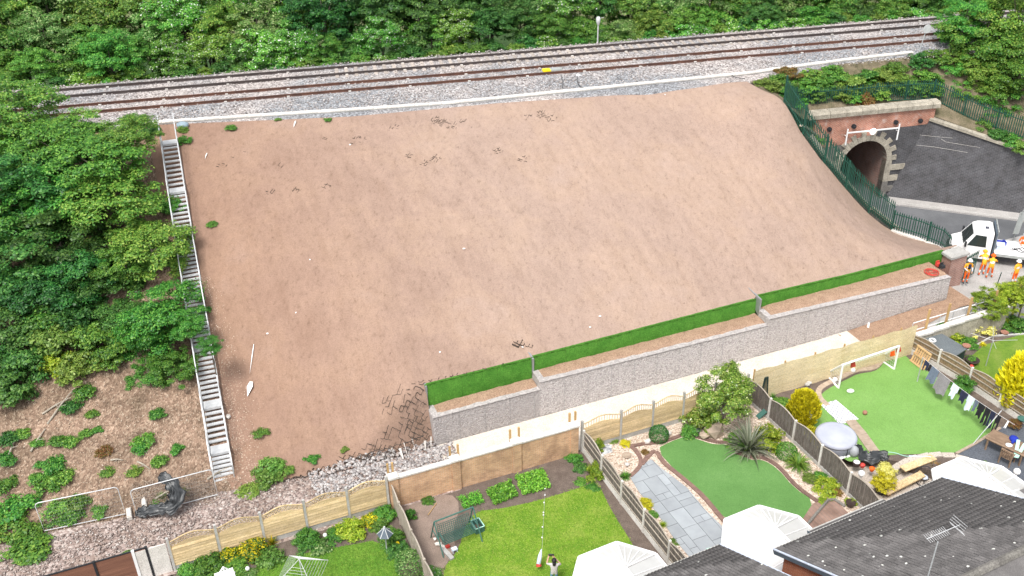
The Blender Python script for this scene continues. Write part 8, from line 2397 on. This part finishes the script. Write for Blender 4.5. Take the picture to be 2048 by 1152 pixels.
# ------------------------------------------------------------------ far right garden
sh_ = [at(1838, 678, 1.0), at(1872, 660, 1.0), at(1935, 697, 1.0), at(1908, 714, 1.0)]
g = thing('garden_shed', 'low dark shed with grey felt roof beyond the brown fence', 'shed', np.r_[(sum(sh_) / 4)[:2], 0]); mb = MB(); mb.ext(sh_, -Z3 * .07); part(mb, 'roof', P['shedroof'], g)
cs_ = sum(sh_) / 4; mb = MB(); mb.prism([((p - cs_) * .94 + cs_)[:2] for p in sh_], 0, .92); part(mb, 'walls', P['shedgreen'], g)
p = at(1865, 681, 1.03); mb = MB(); mb.tube([p + np.array([.16 * math.cos(a), .16 * math.sin(a), .02]) for a in np.linspace(0, 6.28, 17)], .05, 6); single(mb, 'life_ring', P['white'], 'small white ring lying on the shed roof', 'ring')
for (a, b, z, r, mt, lab) in ((1873, 658, 1.0, .2, 'darkpot', 'dark bowl pot at the back corner of the shed roof'), (1932, 692, .9, .22, 'terracotta', 'pinkish terracotta pot at the shed corner'), (1943, 724, .0, .36, 'darkpot', 'large dark bowl pot on the far right lawn'), (2008, 665, .0, .22, 'terracotta', 'terracotta pot at the edge of the far right lawn')): single(MB().lathe(at(a, b + 4, z), [(r * .6, 0), (r, r * .7), (r * 1.08, r * .85), (r * .9, r * .85), (r * .7, r * .6), (.001, r * .55)], 18), 'plant_pot', P[mt], lab, 'pot', smooth=True)
single(MB().ball(at(1943, 733, .15), .13, 12, 8), 'red_ball', P['red'], 'red ball in front of the large bowl pot', 'ball', smooth=True)
g = thing('rotary_dryer', 'bare rotary clothes dryer on the far right lawn', 'clothes dryer', at(1968, 728, 0)); p = at(1986, 681, 1.75)
part(MB().tube([np.r_[p[:2], 0], p], .025, 8), 'mast', P['galv'], g)
for a in (-.3, 1.2, 2.8, 4.4): part(MB().tube([p, p + np.array([math.cos(a) * 1.2, math.sin(a) * 1.2, .25])], .012, 5), 'arm', P['galvw'], g)
single(MB().tube([at(1935, 700, .05), at(1985, 672, .05), at(2060, 667, .05)], .06, 5), 'lawn_edging', P['concrete'], 'grey edging along the far right lawn', 'edging')
for (a, b, r, mt, kd, hz, lab) in ((1905, 690, .8, 'L_lime', 'bush', 1.2, 'lime green shrub behind the shed'), (1890, 665, .7, 'L_mid', 'bush', 1.1, 'mid green shrub between shed and boundary wall'), (1955, 662, .95, 'L_pgold', 'bush', 1.1, 'pale yellow shrub glowing behind the shed'), (1935, 690, .6, 'L_mid', 'bush', 1., 'bluish green shrub near the pinkish pot'), (1965, 690, .4, 'L_gold', 'strap', 1., 'yellow edged strap plant by the far lawn'), (1985, 640, .9, 'L_lime', 'bush', 1.2, 'yellow green laurel in front of the boundary wall'), (2025, 655, .9, 'L_mid', 'bush', .9, 'green shrubs at the back of the far right lawn'), (2010, 760, .5, 'L_mid', 'bush', .9, 'green shrub left of the big golden conifer')): shrub(lab, at(a, b, 0), r, mt, kd, hz)
tree('broad yellow green laurel crown at the right edge, left part', at(1975, 612, 1.6), 1.15, 'L_lime', ground=0.); tree('broad yellow green laurel crown at the right edge, middle', at(2015, 592, 1.9), 1.2, 'L_lime', ground=0.); tree('broad yellow green laurel crown at the right edge, outer', at(2050, 590, 2.0), 1.3, 'L_lime', ground=0.)
shrub('green plants in the large dark bowl pot', at(1943, 718, .2), .3, 'L_mid', 'weed', 1.)
# landing pad and bags on the top terrace
p = at(1863, 545, 2.08); mb = MB()
for r in (.42, .3): mb.tube([p + np.array([r * math.cos(a), r * math.sin(a), .03]) for a in np.linspace(0, 6.283, 25)], .03, 5)
mb.bar(p + np.array([-.15, -.15, .03]), p + np.array([-.15, .15, .03]), .05, .02); mb.bar(p + np.array([.15, -.15, .03]), p + np.array([.15, .15, .03]), .05, .02); mb.bar(p + np.array([-.15, 0, .03]), p + np.array([.15, 0, .03]), .05, .02)
single(mb, 'landing_pad', P['red'], 'round red ringed landing pad marked H on the terrace soil', 'landing pad')
for (a, b, mt, lab) in ((1876, 531, 'red', 'small red case on the terrace by the pillar'), (1884, 535, 'black', 'black case with white lid on the terrace by the pillar')): p = at(a, b, 2.1); mb = MB(); mb.ob(p + Z3 * .08, U3 * .14, N3 * .12, Z3 * .1); mb.ob(p + Z3 * .2 + N3 * .1, U3 * .14, N3 * .02, Z3 * .1); single(mb, 'tool_case', P[mt], lab, 'case')
single(MB().bar(at(1975, 540, .3), at(1971, 565, .3) + Z3 * .0, .03, .03) if False else MB().tube([at(1992, 575, .2), at(2003, 545, 1.6)], .03, 6), 'dark_post', P['palgreen'], 'dark green gate post beside the shrub', 'post')
mb = MB(); mb.bar(at(2026, 480, .1), at(2047, 420, 2.6), .05, .05); mb.bar(at(2031, 468, .7), at(2047, 424, 2.4), .4, .03, (0, 1, 0)); single(mb, 'road_sign', P['greysteel'], 'grey back of a road sign at the right edge', 'sign')
